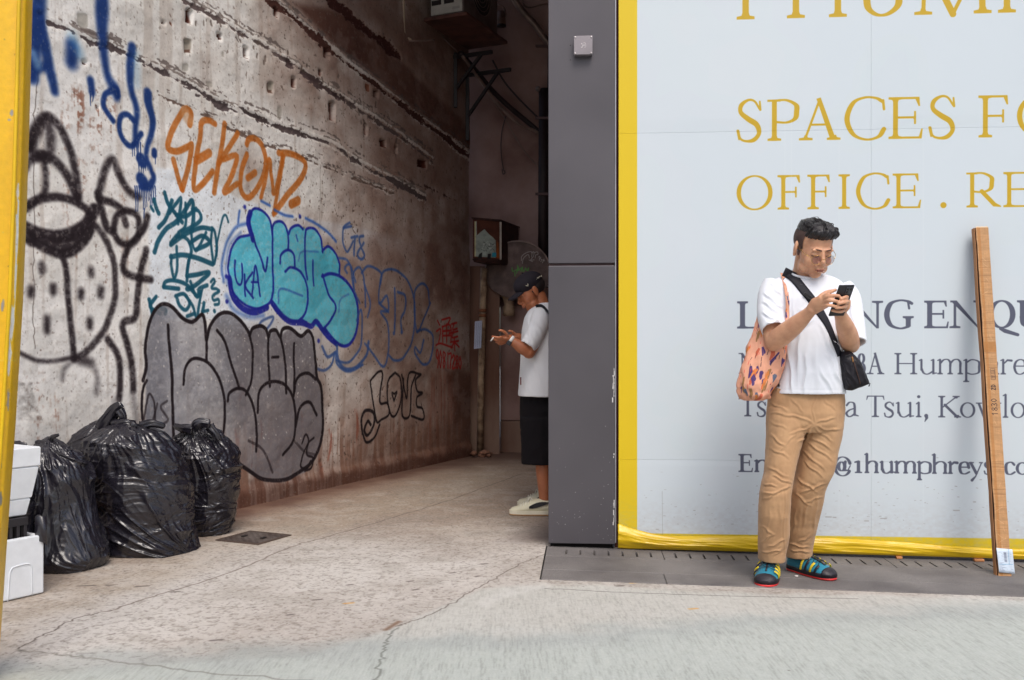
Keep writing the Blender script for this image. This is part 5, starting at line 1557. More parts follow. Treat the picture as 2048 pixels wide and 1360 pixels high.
def build_pipes():
    root = empty('drain_pipe', P(962, 905, 9.75), 'stained upright drain pipe running from the meter box down to the ground', 'pipe')
    mb = MB(); mb.tube([P(968, 536, 9.72), P(966, 600, 9.72), P(962, 760, 9.72), P(960, 909, 9.72)], .034, 14); mb.build('pipe', m_pipe, root, True)
    for y in (624, 634):
        mb = MB(); q = P(965, y, 9.72); mb.tube([q, q + Vector((0, 0, .03))], .042, 14); mb.build('collar', mat('rust collar', (120, 74, 46), .8), root, True)
    root = empty('elbow_pipe', P(1010, 600, 9.98), 'bent pale pipe stub curving down from the back wall beside the cap wearer', 'pipe')
    mb = MB(); mb.tube(spline([tuple(P(*q)) for q in [(1000, 585, 10.05), (1006, 584, 9.95), (1014, 592, 9.9), (1018, 606, 9.9), (1018, 628, 9.9)]], 6), .052, 14); mb.build('bend', m_pipe, root, True)
    mb = MB(); mb.tube([P(1018, 612, 9.9), P(1018, 632, 9.9)], .06, 14); mb.build('socket', m_pipe, root, True)
    cv = Canvas(0, .07, 0, .29, 900, (176, 184, 206))
    for k in range(3):
        pts = [(.016 + .018 * k + .002 * math.sin(i * 2.1 + k), .27 - i * .012) for i in range(22)]
        cv.apply(cv.mask_stroke(pts, .003, 0), (90, 96, 130), .8, .001)
    m = img_mat('paper notice', cv, .8, .05, 20)
    q0, q1 = P(955, 697, 9.64), P(957, 642, 9.64)
    e = Vector((.072, .0, .01)) * .5
    o = mk('notice', [q0 - e, q0 + e, q1 + e, q1 - e, q0 - e + Vector((0, .003, 0)), q0 + e + Vector((0, .003, 0)), q1 + e + Vector((0, .003, 0)), q1 - e + Vector((0, .003, 0))], [(0, 1, 2, 3), (5, 4, 7, 6), (0, 3, 7, 4), (1, 5, 6, 2), (3, 2, 6, 7), (0, 4, 5, 1)], m, None, False, [(0, 0), (1, 0), (1, 1), (0, 1)] * 2)
    tag(o, 'faded pale blue paper notice stuck on the upright drain pipe', 'notice')
build_pipes()

def build_arch():
    root = empty('arched_cover', P(1050, 560, 9.8), 'round-topped grey cover with white and green scribbles behind the cap wearer', 'cover')
    cx, cy, r = 1036, 548, 66
    R = r / F * 9.82
    c = P(cx, cy, 9.82)
    cv = Canvas(-R, R, -R, R, 450, (104, 88, 84))
    cv.c *= (0.8 + .4 * fbm2(cv.h, cv.w, 30, 30, 4, 33))[..., None]
    def q(p): return [((x / 5.665 + 860 - cx) / F * 9.93, -(y / 5.665 + 400 - cy) / F * 9.93) for x, y in p]
    wh, gr = (204, 198, 196), (96, 170, 84)
    for p in [[(1045, 720), (1060, 660), (1110, 620), (1125, 660)], [(1035, 690), (1040, 640), (1090, 600), (1150, 590), (1150, 650)], [(1150, 600), (1175, 590), (1170, 640), (1140, 680), (1180, 680)], [(1180, 600), (1215, 590), (1220, 620), (1195, 625), (1190, 660)], [(1225, 650), (1240, 640), (1235, 690)], [(1255, 650), (1245, 665), (1265, 680), (1250, 700)], [(1275, 680), (1295, 690)], [(1270, 715), (1290, 670)], [(1120, 680), (1160, 700)]]:
        cv.apply(cv.mask_stroke(spline(q(p), 5), .006, 0), wh, .85, .002)
    for p in [[(930, 770), (940, 810), (985, 790), (980, 830)], [(985, 810), (1000, 760), (1005, 800)], [(1010, 790), (1040, 770), (1030, 810)], [(1045, 760), (1055, 810), (1080, 780)], [(1080, 770), (1100, 800), (1115, 770), (1110, 800)], [(960, 820), (965, 860)], [(990, 740), (1000, 800)]]:
        cv.apply(cv.mask_stroke(spline(q(p), 5), .010, 0), gr, .9, .002)
    m = img_mat('scribbled cover', cv, .7, .2, 40)
    n = 40; vs, uv, fs = [], [], []
    for s in (0, .03):
        for i in range(n):
            t = 2 * math.pi * i / n
            x, z = R * math.cos(t), R * math.sin(t) if math.sin(t) > 0 else R * math.sin(t) * .75
            vs.append(c + Vector((x, s, z))); uv.append((.5 + x / 2 / R, .5 + z / 2 / R))
    fs = [tuple(range(n)), tuple(range(2 * n - 1, n - 1, -1))] + [(i, i + n, (i + 1) % n + n, (i + 1) % n) for i in range(n)]
    mk('disc', vs, fs, m, root, False, uv)
    mb = MB(); mb.tube([c + Vector((R * math.cos(t), -.004, R * math.sin(t))) for t in np.linspace(0, math.pi, 30)], .008, 8); mb.build('rim', mat('worn rim', (150, 132, 126), .5, metal=.4), root, True)
    # stuck notices
    cn = Canvas(0, .13, 0, .13, 900, (40, 36, 40))
    r_ = random.Random(4)
    for i in range(5):
        for j in range(4):
            x, y = .01 + i * .025, .012 + j * .03
            cn.apply(cn.mask_poly(np.array([(x, y), (x + .016, y), (x + .016, y + .014), (x, y + .014)]), .002), r_.choice([(190, 188, 190), (150, 150, 156), (60, 56, 60)]), .9, .0006)
    b = P(1092, 564, 9.9)
    mb_ = [b + Vector((x, y, z)) for y in (0, .004) for x, z in ((-.05, -.06), (.08, -.06), (.08, .06), (-.05, .06))]
    o = mk('notice', mb_, [(0, 1, 2, 3), (5, 4, 7, 6), (0, 3, 7, 4), (1, 5, 6, 2), (3, 2, 6, 7), (0, 4, 5, 1)], img_mat('bill', cn, .7, 0.02, 20), None, False, [(0, 0), (1, 0), (1, 1), (0, 1)] * 2)
    tag(o, 'black and white printed bill stuck behind the cap wearer next to the pillar', 'notice')
    mb = MB(); o = P(1087, 544, 9.9)
    for dx, dz, sx, sz in ((0, .034, .1, .012), (0, -.034, .1, .012), (-.044, 0, .012, .056), (.044, 0, .012, .056)):
        mb.box(o + Vector((dx, 0, dz)), (sx, .006, sz), 0)
    tag(mb.build('sticker', mat('yellow sticker', (196, 160, 40), .6)), 'small yellow outlined sticker just above the black and white bill', 'sticker')
build_arch()

# ================================================================== rubbish bags
def bag_material():
    m, nt, b = new_mat('black bin liner')
    v = coords(nt)
    b.inputs['Base Color'].default_value = rgb(30, 28, 36)
    f = noise_node(nt, v, 7, 3)
    rr = N(nt, 'ShaderNodeMapRange'); rr.inputs[3].default_value = .20; rr.inputs[4].default_value = .34
    nt.links.new(f, rr.inputs[0]); nt.links.new(rr.outputs[0], b.inputs['Roughness'])
    b.inputs['Specular IOR Level'].default_value = .75
    n = N(nt, 'ShaderNodeTexNoise'); n.noise_type = 'RIDGED_MULTIFRACTAL'
    n.inputs['Scale'].default_value = 10; n.inputs['Detail'].default_value = 3; n.inputs['Roughness'].default_value = .5; n.inputs['Distortion'].default_value = .6
    nt.links.new(v, n.inputs['Vector'])
    p = bump(nt, b, n.outputs['Fac'], .22, .010)
    vo = N(nt, 'ShaderNodeTexVoronoi'); vo.inputs['Scale'].default_value = 26; vo.feature = 'SMOOTH_F1'
    mp = coords(nt, (1, 1, .55)); nt.links.new(mp, vo.inputs['Vector'])
    pass
    return m
m_bag = bag_material()
def bag(rows, D, depth, seed, stretch, knot, label, pleat=.10, sag=0.0, tiltD=0.0, foci=(), amp=1.0):
    """rows: (photo y, left x, right x) outline from the ground up"""
    rows = sorted(rows, key=lambda r: -r[0])
    ys = np.array([r[0] for r in rows], float); xl = np.array([r[1] for r in rows], float); xr = np.array([r[2] for r in rows], float)
    s = np.concatenate([[0], np.cumsum(np.hypot(np.diff(ys), np.diff(xr - xl) / 2))]); s /= s[-1]
    nv, nu = 250, 320
    t = np.linspace(0, 1, nv)
    Y, XL, XR = np.interp(t, s, ys), np.interp(t, s, xl), np.interp(t, s, xr)
    for _ in range(3):
        for A_ in (XL, XR): A_[1:-1] = (A_[:-2] + A_[1:-1] * 2 + A_[2:]) / 4
    th = np.linspace(0, 2 * np.pi, nu, endpoint=False)
    cx = (XL + XR) / 2; hw = (XR - XL) / 2
    Z = H + (HY - Y) / F * (D - depth * .5)
    cX = (cx - CX) / F * D; R = hw / F * D
    k = R / R.max()
    z0 = Z.min()
    up = (Z - Z.min()) / (Z.max() - Z.min())
    p3 = np.stack([np.repeat(np.cos(th)[None], nv, 0) * R[:, None] + cX[:, None], np.repeat(np.sin(th)[None], nv, 0) * R[:, None], np.repeat(Z[:, None], nu, 1)], -1).reshape(-1, 3)
    q = p3 * np.array(stretch) + seed * 3.7
    warp = np.stack([fbm3(q * .5 + 5, 2, seed), fbm3(q * .5 + 15, 2, seed + 4), fbm3(q * .5 + 25, 2, seed + 8)], -1)
    big = fbm3(p3 * 4.2 + seed, 2, seed + 20).reshape(nv, nu)
    rid = fbm3(q + warp * 1.6, 4, seed + 30, .55, True).reshape(nv, nu)
    rid2 = fbm3(q * 2.4 + warp * 2.2, 3, seed + 50, .5, True).reshape(nv, nu)
    ph = fbm3(p3 * 5 + 50, 2, seed + 60).reshape(nv, nu)
    neck = sstep(.60, 1.0, up)[:, None]
    ple = (np.abs(np.sin(th[None] * 8 + ph * 2.4 + up[:, None] * 1.5)) - .6) + .5 * (np.abs(np.sin(th[None] * 17 + ph * 3)) - .6)
    ppx = np.stack([CX + F * p3[:, 0] / D, HY - F * (p3[:, 2] - H) / D], 1)
    cre = np.zeros(len(p3))
    front_ = (p3[:, 1] < 0)
    for fi, (fx, fy, fq, fa, fR) in enumerate(foci):
        dx, dy = ppx[:, 0] - fx, ppx[:, 1] - fy
        rr_ = np.hypot(dx, dy) + 1e-3; an = np.arctan2(dy, dx)
        qq = np.stack([an * fq + .5 * np.sin(rr_ / 40 + fi), rr_ / 110.0, np.where(front_, 0.0, 7.3) + seed], 1)
        cc_ = (1 - np.abs(noise3(qq, seed + 80 + fi))) ** 3 + .22 * (1 - np.abs(noise3(qq * np.array([2.3, 1.6, 1]) + 9, seed + 90 + fi))) ** 3
        cre += fa * .001 * (cc_ - .55) * np.exp(-(rr_ / fR) ** 2) * sstep(4, 45, rr_)
    cre = cre.reshape(nv, nu)
    disp = .045 * big * (1 - .6 * neck) * R.max() / .25 + .017 * (rid - .35) * amp * (1 - .3 * neck) + .0035 * rid2 * amp + cre
    r = R[:, None] + disp * np.minimum(1, k[:, None] * 2.2) + ple * pleat * R[:, None] * neck
    dd = depth / R.max()
    X = cX[:, None] + np.cos(th)[None] * r
    Yd = D + np.sin(th)[None] * r * dd + tiltD * up[:, None]
    Zz = Z[:, None] + .010 * rid * amp * (1 - neck) * sstep(0, .12, up)[:, None] + sag * np.cos(th)[None] * 0
    gzr = gz(float(cX[0]))
    Zz = np.maximum(Zz, gzr + .003 + 0.0 * r)
    V = np.stack([X, Yd, Zz], -1).reshape(-1, 3)
    fs = []
    for i in range(nv - 1):
        for j in range(nu):
            a, b_ = i * nu + j, i * nu + (j + 1) % nu; fs.append((a, b_, b_ + nu, a + nu))
    fs += [tuple(reversed(range(nu))), tuple((nv - 1) * nu + j for j in range(nu))]
    root = empty('rubbish_bag', (float(cX[0]), D, gzr), label, 'rubbish bag', group='black rubbish bags heaped against the graffiti wall')
    mk('sack', V, fs, m_bag, root, True)
    # gathered top: a crumpled fan of liner over the tie
    for kk, (pts, w0, w1) in enumerate(knot):
        c3 = [P(*p) for p in pts]
        cc = spline([tuple(p) for p in c3], 8)
        n_ = len(cc); nr = 30; rg = []
        for i in range(n_):
            u = i / (n_ - 1); w_ = (w0 + (w1 - w0) * u) / F * D * (1 if i < n_ - 1 else .6)
            T = Vector(cc[min(n_ - 1, i + 1)]) - Vector(cc[max(0, i - 1)]); T.normalize()
            A1 = T.cross(Vector((0, 1, 0))).normalized(); A2 = T.cross(A1)
            ring = []
            for j in range(nr):
                a = 2 * math.pi * j / nr
                f_ = 1 + .22 * math.sin(5 * a + 3 * u + seed) + .14 * math.sin(11 * a - 5 * u)
                ring.append(Vector(cc[i]) + A1 * (w_ * f_ * math.cos(a)) + A2 * (w_ * .55 * f_ * math.sin(a)))
            rg.append(ring)
        mb = MB(); mb.loft(rg); mb.build('tied_neck', m_bag, root, True)
    return root
bag([(1160, 88, 150), (1153, 72, 186), (1140, 60, 203), (1120, 56, 216), (1091, 54, 208), (1049, 52, 196), (1006, 52, 189), (961, 54, 184), (930, 57, 172), (910, 62, 152), (896, 70, 132), (887, 80, 120), (880, 90, 110), (876, 96, 105)],
    4.76, .19, 1, (9, 9, 3.0), [([(101, 884, 4.74), (103, 876, 4.72), (110, 872, 4.70), (118, 869, 4.69)], 5, 2.5), ([(92, 890, 4.7), (80, 884, 4.72), (70, 886, 4.72)], 5, 3)],
    'tall narrow black bin bag with a thin twisted tip, nearest the white foam boxes', pleat=.07, amp=.8, foci=[(103, 886, 6, 32, 230), (205, 1135, 5, 12, 90)])
bag([(1112, 222, 396), (1107, 210, 402), (1085, 202, 396), (1040, 194, 391), (1000, 188, 386), (960, 184, 379), (925, 182, 372), (900, 186, 364), (880, 196, 352), (865, 212, 336), (856, 228, 318), (849, 246, 296), (845, 262, 282)],
    5.15, .22, 2, (4.5, 4.5, 9), [([(268, 852, 5.02), (250, 847, 5.0), (228, 851, 5.02)], 9, 6), ([(280, 852, 5.02), (305, 847, 5.02), (330, 853, 5.05)], 8, 5), ([(270, 856, 4.98), (262, 843, 4.98)], 8, 5)],
    'biggest bulging black bin bag in the middle of the heap', pleat=.08, tiltD=-.12, foci=[(262, 846, 5, 28, 110), (402, 1108, 7, 30, 180), (190, 990, 5, 14, 110)])
bag([(1100, 160, 262), (1050, 145, 272), (1000, 138, 276), (940, 133, 278), (910, 133, 277), (890, 138, 274), (870, 150, 268), (855, 168, 260), (846, 186, 250), (840, 200, 244)],
    5.17, .11, 3, (6, 6, 7), [([(206, 858, 5.08), (216, 840, 5.06), (230, 820, 5.04), (243, 808, 5.02)], 17, 7), ([(238, 820, 5.03), (246, 836, 5.03), (238, 850, 5.06)], 8, 6), ([(225, 850, 5.02), (250, 846, 5.0), (262, 850, 5.0)], 8, 5)],
    'black bin bag behind the biggest one, its pointed end sticking up', pleat=.08, foci=[(240, 846, 7, 18, 110)])
bag([(1092, 396, 424), (1086, 386, 436), (1070, 377, 448), (1040, 370, 460), (1000, 364, 470), (965, 360, 479), (935, 356, 485), (912, 352, 480), (893, 350, 464), (877, 352, 450), (864, 360, 440), (854, 375, 426), (848, 388, 414)],
    5.60, .20, 4, (6, 6, 10), [([(398, 858, 5.45), (392, 850, 5.42), (404, 845, 5.42), (420, 848, 5.42)], 9, 7), ([(418, 852, 5.45), (430, 866, 5.45), (438, 882, 5.46)], 8, 6), ([(385, 860, 5.45), (365, 856, 5.46), (348, 852, 5.5)], 8, 5)],
    'rightmost black bin bag with loose crumpled top, leaning on the grey graffiti', pleat=.08, foci=[(398, 852, 8, 22, 130), (402, 1090, 6, 16, 90)])
bag([(1140, 12, 50), (1100, 4, 58), (1020, 0, 62), (960, 2, 62), (920, 6, 58), (900, 14, 52), (888, 24, 44), (884, 30, 40)],
    4.52, .12, 5, (7, 7, 7), [([(30, 890, 4.48), (42, 888, 4.47), (54, 890, 4.47)], 5, 3)],
    'mostly hidden black bin bag behind the stacked white foam boxes', pleat=.08)

# ================================================================== foam boxes and crate
m_foam = mat('white foam', (222, 226, 230), .75, var=.03, vscale=20, bmp=.12, bscale=240, bdist=.002)
m_crate = mat('black crate plastic', (34, 30, 34), .45, var=.2)
def foam_frame(px, py):
    return Vector((*ground_xy(px, py), 0))
FBR = foam_frame(88, 1187)                        # near right foot of the lower box
FD = (foam_frame(88, 1187) - foam_frame(5, 1206)).normalized()   # along its visible side, away from the camera
FNn = Vector((FD.y, -FD.x, 0))                    # out of the visible side
def fpt(s, n, z): return FBR - FD * s + FNn * n + Vector((0, 0, z))
FM = Matrix.Rotation(math.atan2(FD.y, FD.x) - math.pi / 2, 4, 'Z')   # local y = FD, local x = FNn
def fbox(mb, s0, s1, n0, n1, z0, z1, bev=.006):
    mb.box(fpt((s0 + s1) / 2, (n0 + n1) / 2, (z0 + z1) / 2), (abs(n1 - n0), abs(s1 - s0), z1 - z0), bev, FM)
def build_foam():
    root = empty('foam_box', fpt(.25, -.18, 0), 'open white foam box on the ground with the black crate inside', 'foam box')
    hgt = .262
    mb = MB()
    for (s0, s1, n0, n1) in ((0, .5, -.028, 0), (0, .5, -.36, -.332), (0, .028, -.332, -.028), (.472, .5, -.332, -.028)):
        fbox(mb, s0, s1, n0, n1, .004, hgt)
    fbox(mb, .02, .48, -.34, -.02, .004, .03)
    mb.build('box', m_foam, root)
    # moulded arch on the visible side
    mb = MB()
    pts = [fpt(.165, .002, .0), fpt(.158, .002, .10), fpt(.150, .002, .135), fpt(.13, .002, .145), fpt(.08, .002, .147), fpt(.062, .002, .137), fpt(.058, .002, .11), fpt(.056, .002, .004)]
    mb.tube(spline([tuple(p) for p in pts], 5), .0022, 8); mb.build('moulded_rib', m_foam, root, True)
    # crate
    rc = empty('crate', fpt(.2, -.2, .05), 'black slatted plastic crate between the two white foam boxes', 'crate')
    z0, z1 = .05, .345
    for (s0, s1, n0, n1) in ((.05, .40, -.055, -.035), (.05, .40, -.31, -.29)):
        mb = MB(); fbox(mb, s0, s1, n0, n1, z1 - .035, z1, .003); mb.build('top_rail', m_crate, rc)
        mb = MB(); fbox(mb, s0, s1, n0, n1, z0, z0 + .08, .003); mb.build('bottom_rail', m_crate, rc)
        for k in range(11):
            mb = MB(); c = s0 + .012 + k * (s1 - s0 - .024) / 10; fbox(mb, c - .007, c + .007, n0 + .003, n1 - .003, z0 + .08, z1 - .035, .001); mb.build('slat', m_crate, rc)
    for (s0, s1) in ((.05, .07), (.38, .40)):
        mb = MB(); fbox(mb, s0 + .0, s1, -.289, -.056, z0, z1 - .001, .003); mb.build('end_wall', m_crate, rc)
    # the loose black flap of liner hanging at the crate's far corner
    mb = MB()
    rg = []
    for i in range(9):
        u = i / 8
        c = fpt(.03 - .05 * u, -.02 + .03 * math.sin(u * 3), .0)
        rg.append([c + Vector((0, 0, .345 + .01 * math.sin(9 * u))), c + Vector((.004, -.004, .345)), c + Vector((.006, -.004, .24 - .03 * u)), c + Vector((0, 0, .24 - .03 * u))])
    mb.loft(rg); tag(mb.build('plastic_scrap', m_bag, None, True), 'torn flap of black plastic hanging beside the black crate', 'plastic scrap')
    # upper box, upside slightly tapered, lid on
    ru = empty('foam_box', fpt(.2, -.18, .35), 'lidded white foam box stacked on top of the black crate', 'foam box')
    def taper(name, zA, zB, gA, gB, m=m_foam):
        mb = MB(); rg = []
        for z, g in ((zA, gA), (zA + .004, gA + .004), (zB - .006, gB + .004), (zB, gB)):
            ring = []
            for s_, n_ in ((.03 - g, -.045 + g), (.36 + g, -.045 + g), (.36 + g, -.30 - g), (.03 - g, -.30 - g)):
                for k_ in range(1): ring.append(fpt(s_, n_, z))
            rg.append(ring)
        mb.loft(rg); return mb.build(name, m, ru)
    taper('lower_body', .350, .425, -.020, -.008)
    taper('upper_body', .426, .565, -.004, .016)
    taper('lid', .567, .652, .020, .022)
    # a pale sheet of foam leaning behind
    o = MB(); o.box(fpt(.30, -.16, .70), (.20, .03, .09), .004, FM @ Matrix.Rotation(.25, 4, 'X')); tag(o.build('foam_offcut', m_foam), 'pale foam offcut lying on top of the lidded foam box by the yellow post', 'foam')
build_foam()

# ================================================================== yellow post
def build_post():
    D0 = 3.0
    ez = [(-140, 64), (0, 61), (200, 56), (400, 50), (600, 42), (700, 36), (850, 27), (1000, 16), (1130, 7), (1250, -1), (1383, -11)]
    root = empty('yellow_post', P(-46, 1383, D0), 'chipped yellow painted steel post leaning at the left edge of the alley mouth', 'post')
    cv = Canvas(0, .36, 0, 2.5, 500, (230, 180, 4))
    h, w = cv.h, cv.w
    b1, b2 = fbm2(h, w, 60, 200, 4, 71), fbm2(h, w, 9, 14, 3, 72)
    m_ = sstep(.55, .8, b1)[..., None] * .35
    cv.c = cv.c * (1 - m_) + np.array((214, 166, 8)) / 255 * m_
    m_ = (sstep(.78, .84, fbm2(h, w, 22, 34, 4, 73)))[..., None]
    r = random.Random(7)
    def chip(u, v, su, sv, col, seed):
        rr = np.random.RandomState(seed); a = np.linspace(0, 2 * np.pi, 14, endpoint=False)
        k = rr.uniform(.55, 1.25, 14); cv.apply(cv.mask_poly(np.stack([u + np.cos(a) * su * k, v + np.sin(a) * sv * k], 1), .003), col, .97, .0012)
    # v: height; px row -> z
    zz = lambda py: H + (HY - py) / F * D0
    for i, (uu, py, su, sv, col) in enumerate([(.125, 222, .005, .012, (150, 148, 150)), (.118, 236, .006, .005, (150, 148, 150)), (.150, 380, .006, .035, (214, 208, 204)), (.062, 382, .010, .02, (214, 208, 204)), (.152, 460, .006, .10, (212, 214, 216)), (.154, 560, .005, .10, (212, 214, 216)), (.150, 640, .007, .07, (212, 214, 216)), (.148, 720, .008, .05, (214, 210, 208)), (.118, 610, .005, .022, (140, 134, 134)), (.100, 668, .007, .010, (214, 210, 200)), (.145, 668, .008, .03, (212, 210, 208)), (.07, 702, .008, .008, (210, 206, 200)), (.152, 800, .005, .04, (150, 140, 136)), (.140, 930, .005, .030, (120, 116, 118)), (.132, 1000, .006, .018, (128, 124, 126)), (.150, 1000, .006, .03, (120, 116, 118)), (.115, 1068, .010, .018, (128, 124, 126)), (.128, 1118, .005, .010, (120, 116, 118)), (.125, 1030, .004, .006, (120, 116, 118))]):
        chip(uu - .046, zz(py), su, sv, col, i)
    cv.apply(cv.mask_stroke([(.0, zz(720)), (.16, zz(722))], .003, 0), (226, 200, 120), .7, .001)
    for k in range(240):
        chip(r.uniform(0, .36), r.uniform(0, 2.5), r.uniform(.0006, .002), r.uniform(.0006, .003), r.choice([(150, 110, 20), (120, 100, 60), (190, 180, 160)]), 100 + k)
    m = img_mat('chipped yellow paint', cv, .38, .25, 40, .004, spec=.6)
    hw = .055; prof = []
    for cxs, czs in ((1, -1), (1, 1), (-1, 1), (-1, -1)):
        for k in range(6):
            a = math.atan2(czs, cxs) + (k - 2.5) / 5 * math.pi / 2
            prof.append((cxs * (hw - .016) + .016 * math.cos(a), czs * (hw - .016) + .016 * math.sin(a)))
    # start the unrolled coordinate at the front left edge and add a raised seam on the front face
    n = len(prof); ang = math.radians(14)
    vs, uv, fs = [], [], []
    per = [0]
    order = list(range(n))
    st = 20
    order = [(st + k) % n for k in range(n)]
    pr = [prof[k] for k in order]
    for k in range(n): per.append(per[-1] + math.hypot(pr[(k + 1) % n][0] - pr[k][0], pr[(k + 1) % n][1] - pr[k][1]))
    for i, (py, pxr) in enumerate(ez):
        z = zz(py) if i < len(ez) - 1 else .0
        xc = (pxr - 12 - CX) / F * (D0 + .03) - hw * (math.cos(ang) + .22)
        for k in range(n + 1):
            x, y = pr[k % n]
            vs.append((xc + x * math.cos(ang) - y * math.sin(ang), D0 + .07 + x * math.sin(ang) + y * math.cos(ang), z)); uv.append((per[k] / .36, z / 2.5))
    for i in range(len(ez) - 1):
        for k in range(n):
            a = i * (n + 1) + k; fs.append((a + n + 1, a + n + 2, a + 1, a))
    fs.append(tuple(range(n + 1))); 
    mk('post', vs, fs, m, root, True, uv)
    sm = MB(); pts = [Vector(((pxr - 27 - CX) / F * (D0 - .0), D0 + .004, zz(py) if py < 1380 else .0)) for py, pxr in ez]
    sm.tube([p + Vector((0, .008, 0)) for p in pts], .006, 8); sm.build('welded_seam', mat('yellow seam paint', (216, 176, 12), .4, var=.1), root, True)
build_post()

# ================================================================== cardboard strip leaning on the hoarding
def strokes_text(cv, s, u0, v0, size, ang, col, wd):
    """simple block letters: s drawn from u0, v0, advancing along direction ang (0 = right)"""
    GL = {'1': [[(.15, .78), (.5, 1), (.5, 0)]], '8': [[(.5, .52), (.1, .75), (.5, 1), (.9, .75), (.5, .52), (.05, .25), (.5, 0), (.95, .25), (.5, .52)]], '3': [[(.1, .9), (.5, 1), (.9, .75), (.45, .53), (.95, .25), (.5, 0), (.05, .12)]],
          '0': [[(.5, 0), (.05, .5), (.5, 1), (.95, .5), (.5, 0)]], 'Z': [[(.05, 1), (.95, 1), (.05, 0), (.95, 0)]], 'D': [[(.1, 0), (.1, 1), (.5, 1), (.95, .5), (.5, 0), (.1, 0)]]}
    ca, sa = math.cos(ang), math.sin(ang)
    x = 0
    for ch in s:
        if ch == ' ':
            x += size * .5; continue
        for st in GL[ch]:
            p = st if ch in 'Z1' else spline(st, 5)
            q = np.array([(u0 + (x + a * size * .62) * ca - b * size * sa, v0 + (x + a * size * .62) * sa + b * size * ca) for a, b in p])
            cv.apply(cv.mask_stroke(q, wd, 0), col, .9, .0005)
        x += size * .86
def build_cardboard():
    bl = P(1996, 1138, 4.70); bl.z = gz(bl.x) + .004
    bl.x = (1997 - CX) / F * bl.y
    tp = P(1952, 455, 4.965)
    ax = (tp - bl); L = ax.length; ax.normalize()
    xx = Vector((CB, -SB, 0)); xx = (xx - ax * xx.dot(ax)).normalized()
    yy = ax.cross(xx).normalized()            # out of the front face or into it
    if yy.y < 0: yy = -yy
    wd_, dp = .062, .040
    root = empty('cardboard_strip', bl, 'long thin taped cardboard carton leaning upright against the hoarding', 'cardboard')
    cv = Canvas(0, wd_, 0, L, 1500, (184, 140, 96))
    h, w = cv.h, cv.w
    g = fbm2(h, w, 3, 60, 3, 81); g2 = fbm2(h, w, 60, 12, 4, 82)
    cv.c *= (.96 + .08 * g)[..., None] * (.92 + .14 * g2)[..., None]
    def pg(p, c, a=.9, s=.001): cv.apply(cv.mask_poly(np.array(p), .003), c, a, s)
    pg([(.008, 0), (.022, 0), (.020, L), (.006, L)], (170, 110, 52), .55); pg([(0, L * .63), (wd_, L * .63), (wd_, L * .66), (0, L * .66)], (160, 104, 48), .6)
    r = random.Random(3)
    for k in range(46):
        v = r.uniform(0, L); cv.apply(cv.mask_stroke([(r.uniform(0, .02), v), (.03, v + r.uniform(-.001, .001)), (wd_, v + r.uniform(-.002, .002))], r.uniform(.0008, .002), 0), (120, 78, 46), r.uniform(.3, .8), .0008)
    for k in range(16):
        v = r.uniform(0, L); cv.apply(cv.mask_stroke([(r.uniform(.01, .05), v), (r.uniform(.01, .05), v + .02)], .002, 0), (226, 186, 140), .5, .001)
    ink = (44, 30, 34)
    vy = lambda py: (1138 - py) / (1138 - 455) * L
    strokes_text(cv, '1830', .046, vy(832), .026, math.pi / 2, ink, .0032)
    strokes_text(cv, 'ZD', .044, vy(783), .018, math.pi / 2, ink, .0042)
    for p in [[(.026, vy(762)), (.048, vy(762)), (.048, vy(741)), (.026, vy(741)), (.026, vy(762))], [(.03, vy(760)), (.03, vy(753))], [(.034, vy(760)), (.034, vy(753))], [(.03, vy(757)), (.045, vy(757))], [(.04, vy(760)), (.04, vy(753)), (.046, vy(753)), (.046, vy(760))], [(.03, vy(751)), (.03, vy(744))], [(.03, vy(751)), (.045, vy(751)), (.045, vy(744)), (.03, vy(744))], [(.036, vy(750)), (.036, vy(744))], [(.041, vy(750)), (.041, vy(744))]]:
        cv.apply(cv.mask_stroke(p, .0016, 0), ink, .85, .0004)
    m = img_mat('taped cardboard', cv, .6, .3, 60, .003)
    mside = mat('cardboard side', (130, 88, 58), .85, var=.2, bmp=.3, c2=(70, 44, 34))
    n = 60; vs, uv, fs = [], [], []
    rr = np.random.RandomState(2)
    wob = np.convolve(rr.randn(n + 9) * .0022, np.ones(4) / 4, 'same')[:n + 1]
    for i in range(n + 1):
        t = i / n
        for (x, y) in ((0, 0), (.5, -.002), (1, 0), (1, 1), (0, 1)):
            vs.append(bl + ax * (L * t) + xx * (wd_ * x + wob[i] * (1 if x == 0 else -.4)) + yy * (dp * y + wob[(i * 7) % n] * (x == 0) * .6)); uv.append((x, t))
    for i in range(n):
        for k in range(5):
            a, b = i * 5 + k, i * 5 + (k + 1) % 5; fs.append((a, b, b + 5, a + 5))
    fs += [(4, 3, 2, 1, 0), tuple(n * 5 + k for k in range(5))]
    o = mk('carton', vs, fs, m, root, False, uv)
    o.data.materials.append(mside)
    for p in o.data.polygons:
        if len(p.vertices) == 4 and (p.index % 5) in (2, 3, 4): p.material_index = 1
    # the open flap edge standing proud on the left, with the dark gap behind it
    mb = MB(); rg = []
    for i in range(0, n + 1, 2):
        t = i / n; q = bl + ax * (L * t)
        g_ = .0025 + .004 * abs(math.sin(t * 9 + 1)) * (.3 + .7 * (t > .15))
        rg.append([q + xx * (-.004 - g_) + yy * .006, q + xx * (-.0015 - g_) + yy * .004, q + xx * (-.0015 - g_) + yy * .036, q + xx * (-.004 - g_) + yy * .038])
    mb.loft(rg); mb.build('side_flap', mat('flap cardboard', (164, 116, 78), .85, var=.15), root)
    mb = MB(); mb.loft([[bl + ax * (L * t) + xx * x + yy * y for x, y in ((-.0035, .010), (.001, .010), (.001, .034), (-.0035, .034))] for t in (.01, .985)]); mb.build('flap_gap', m_dark, root)
    # torn paper top
    mb = MB()
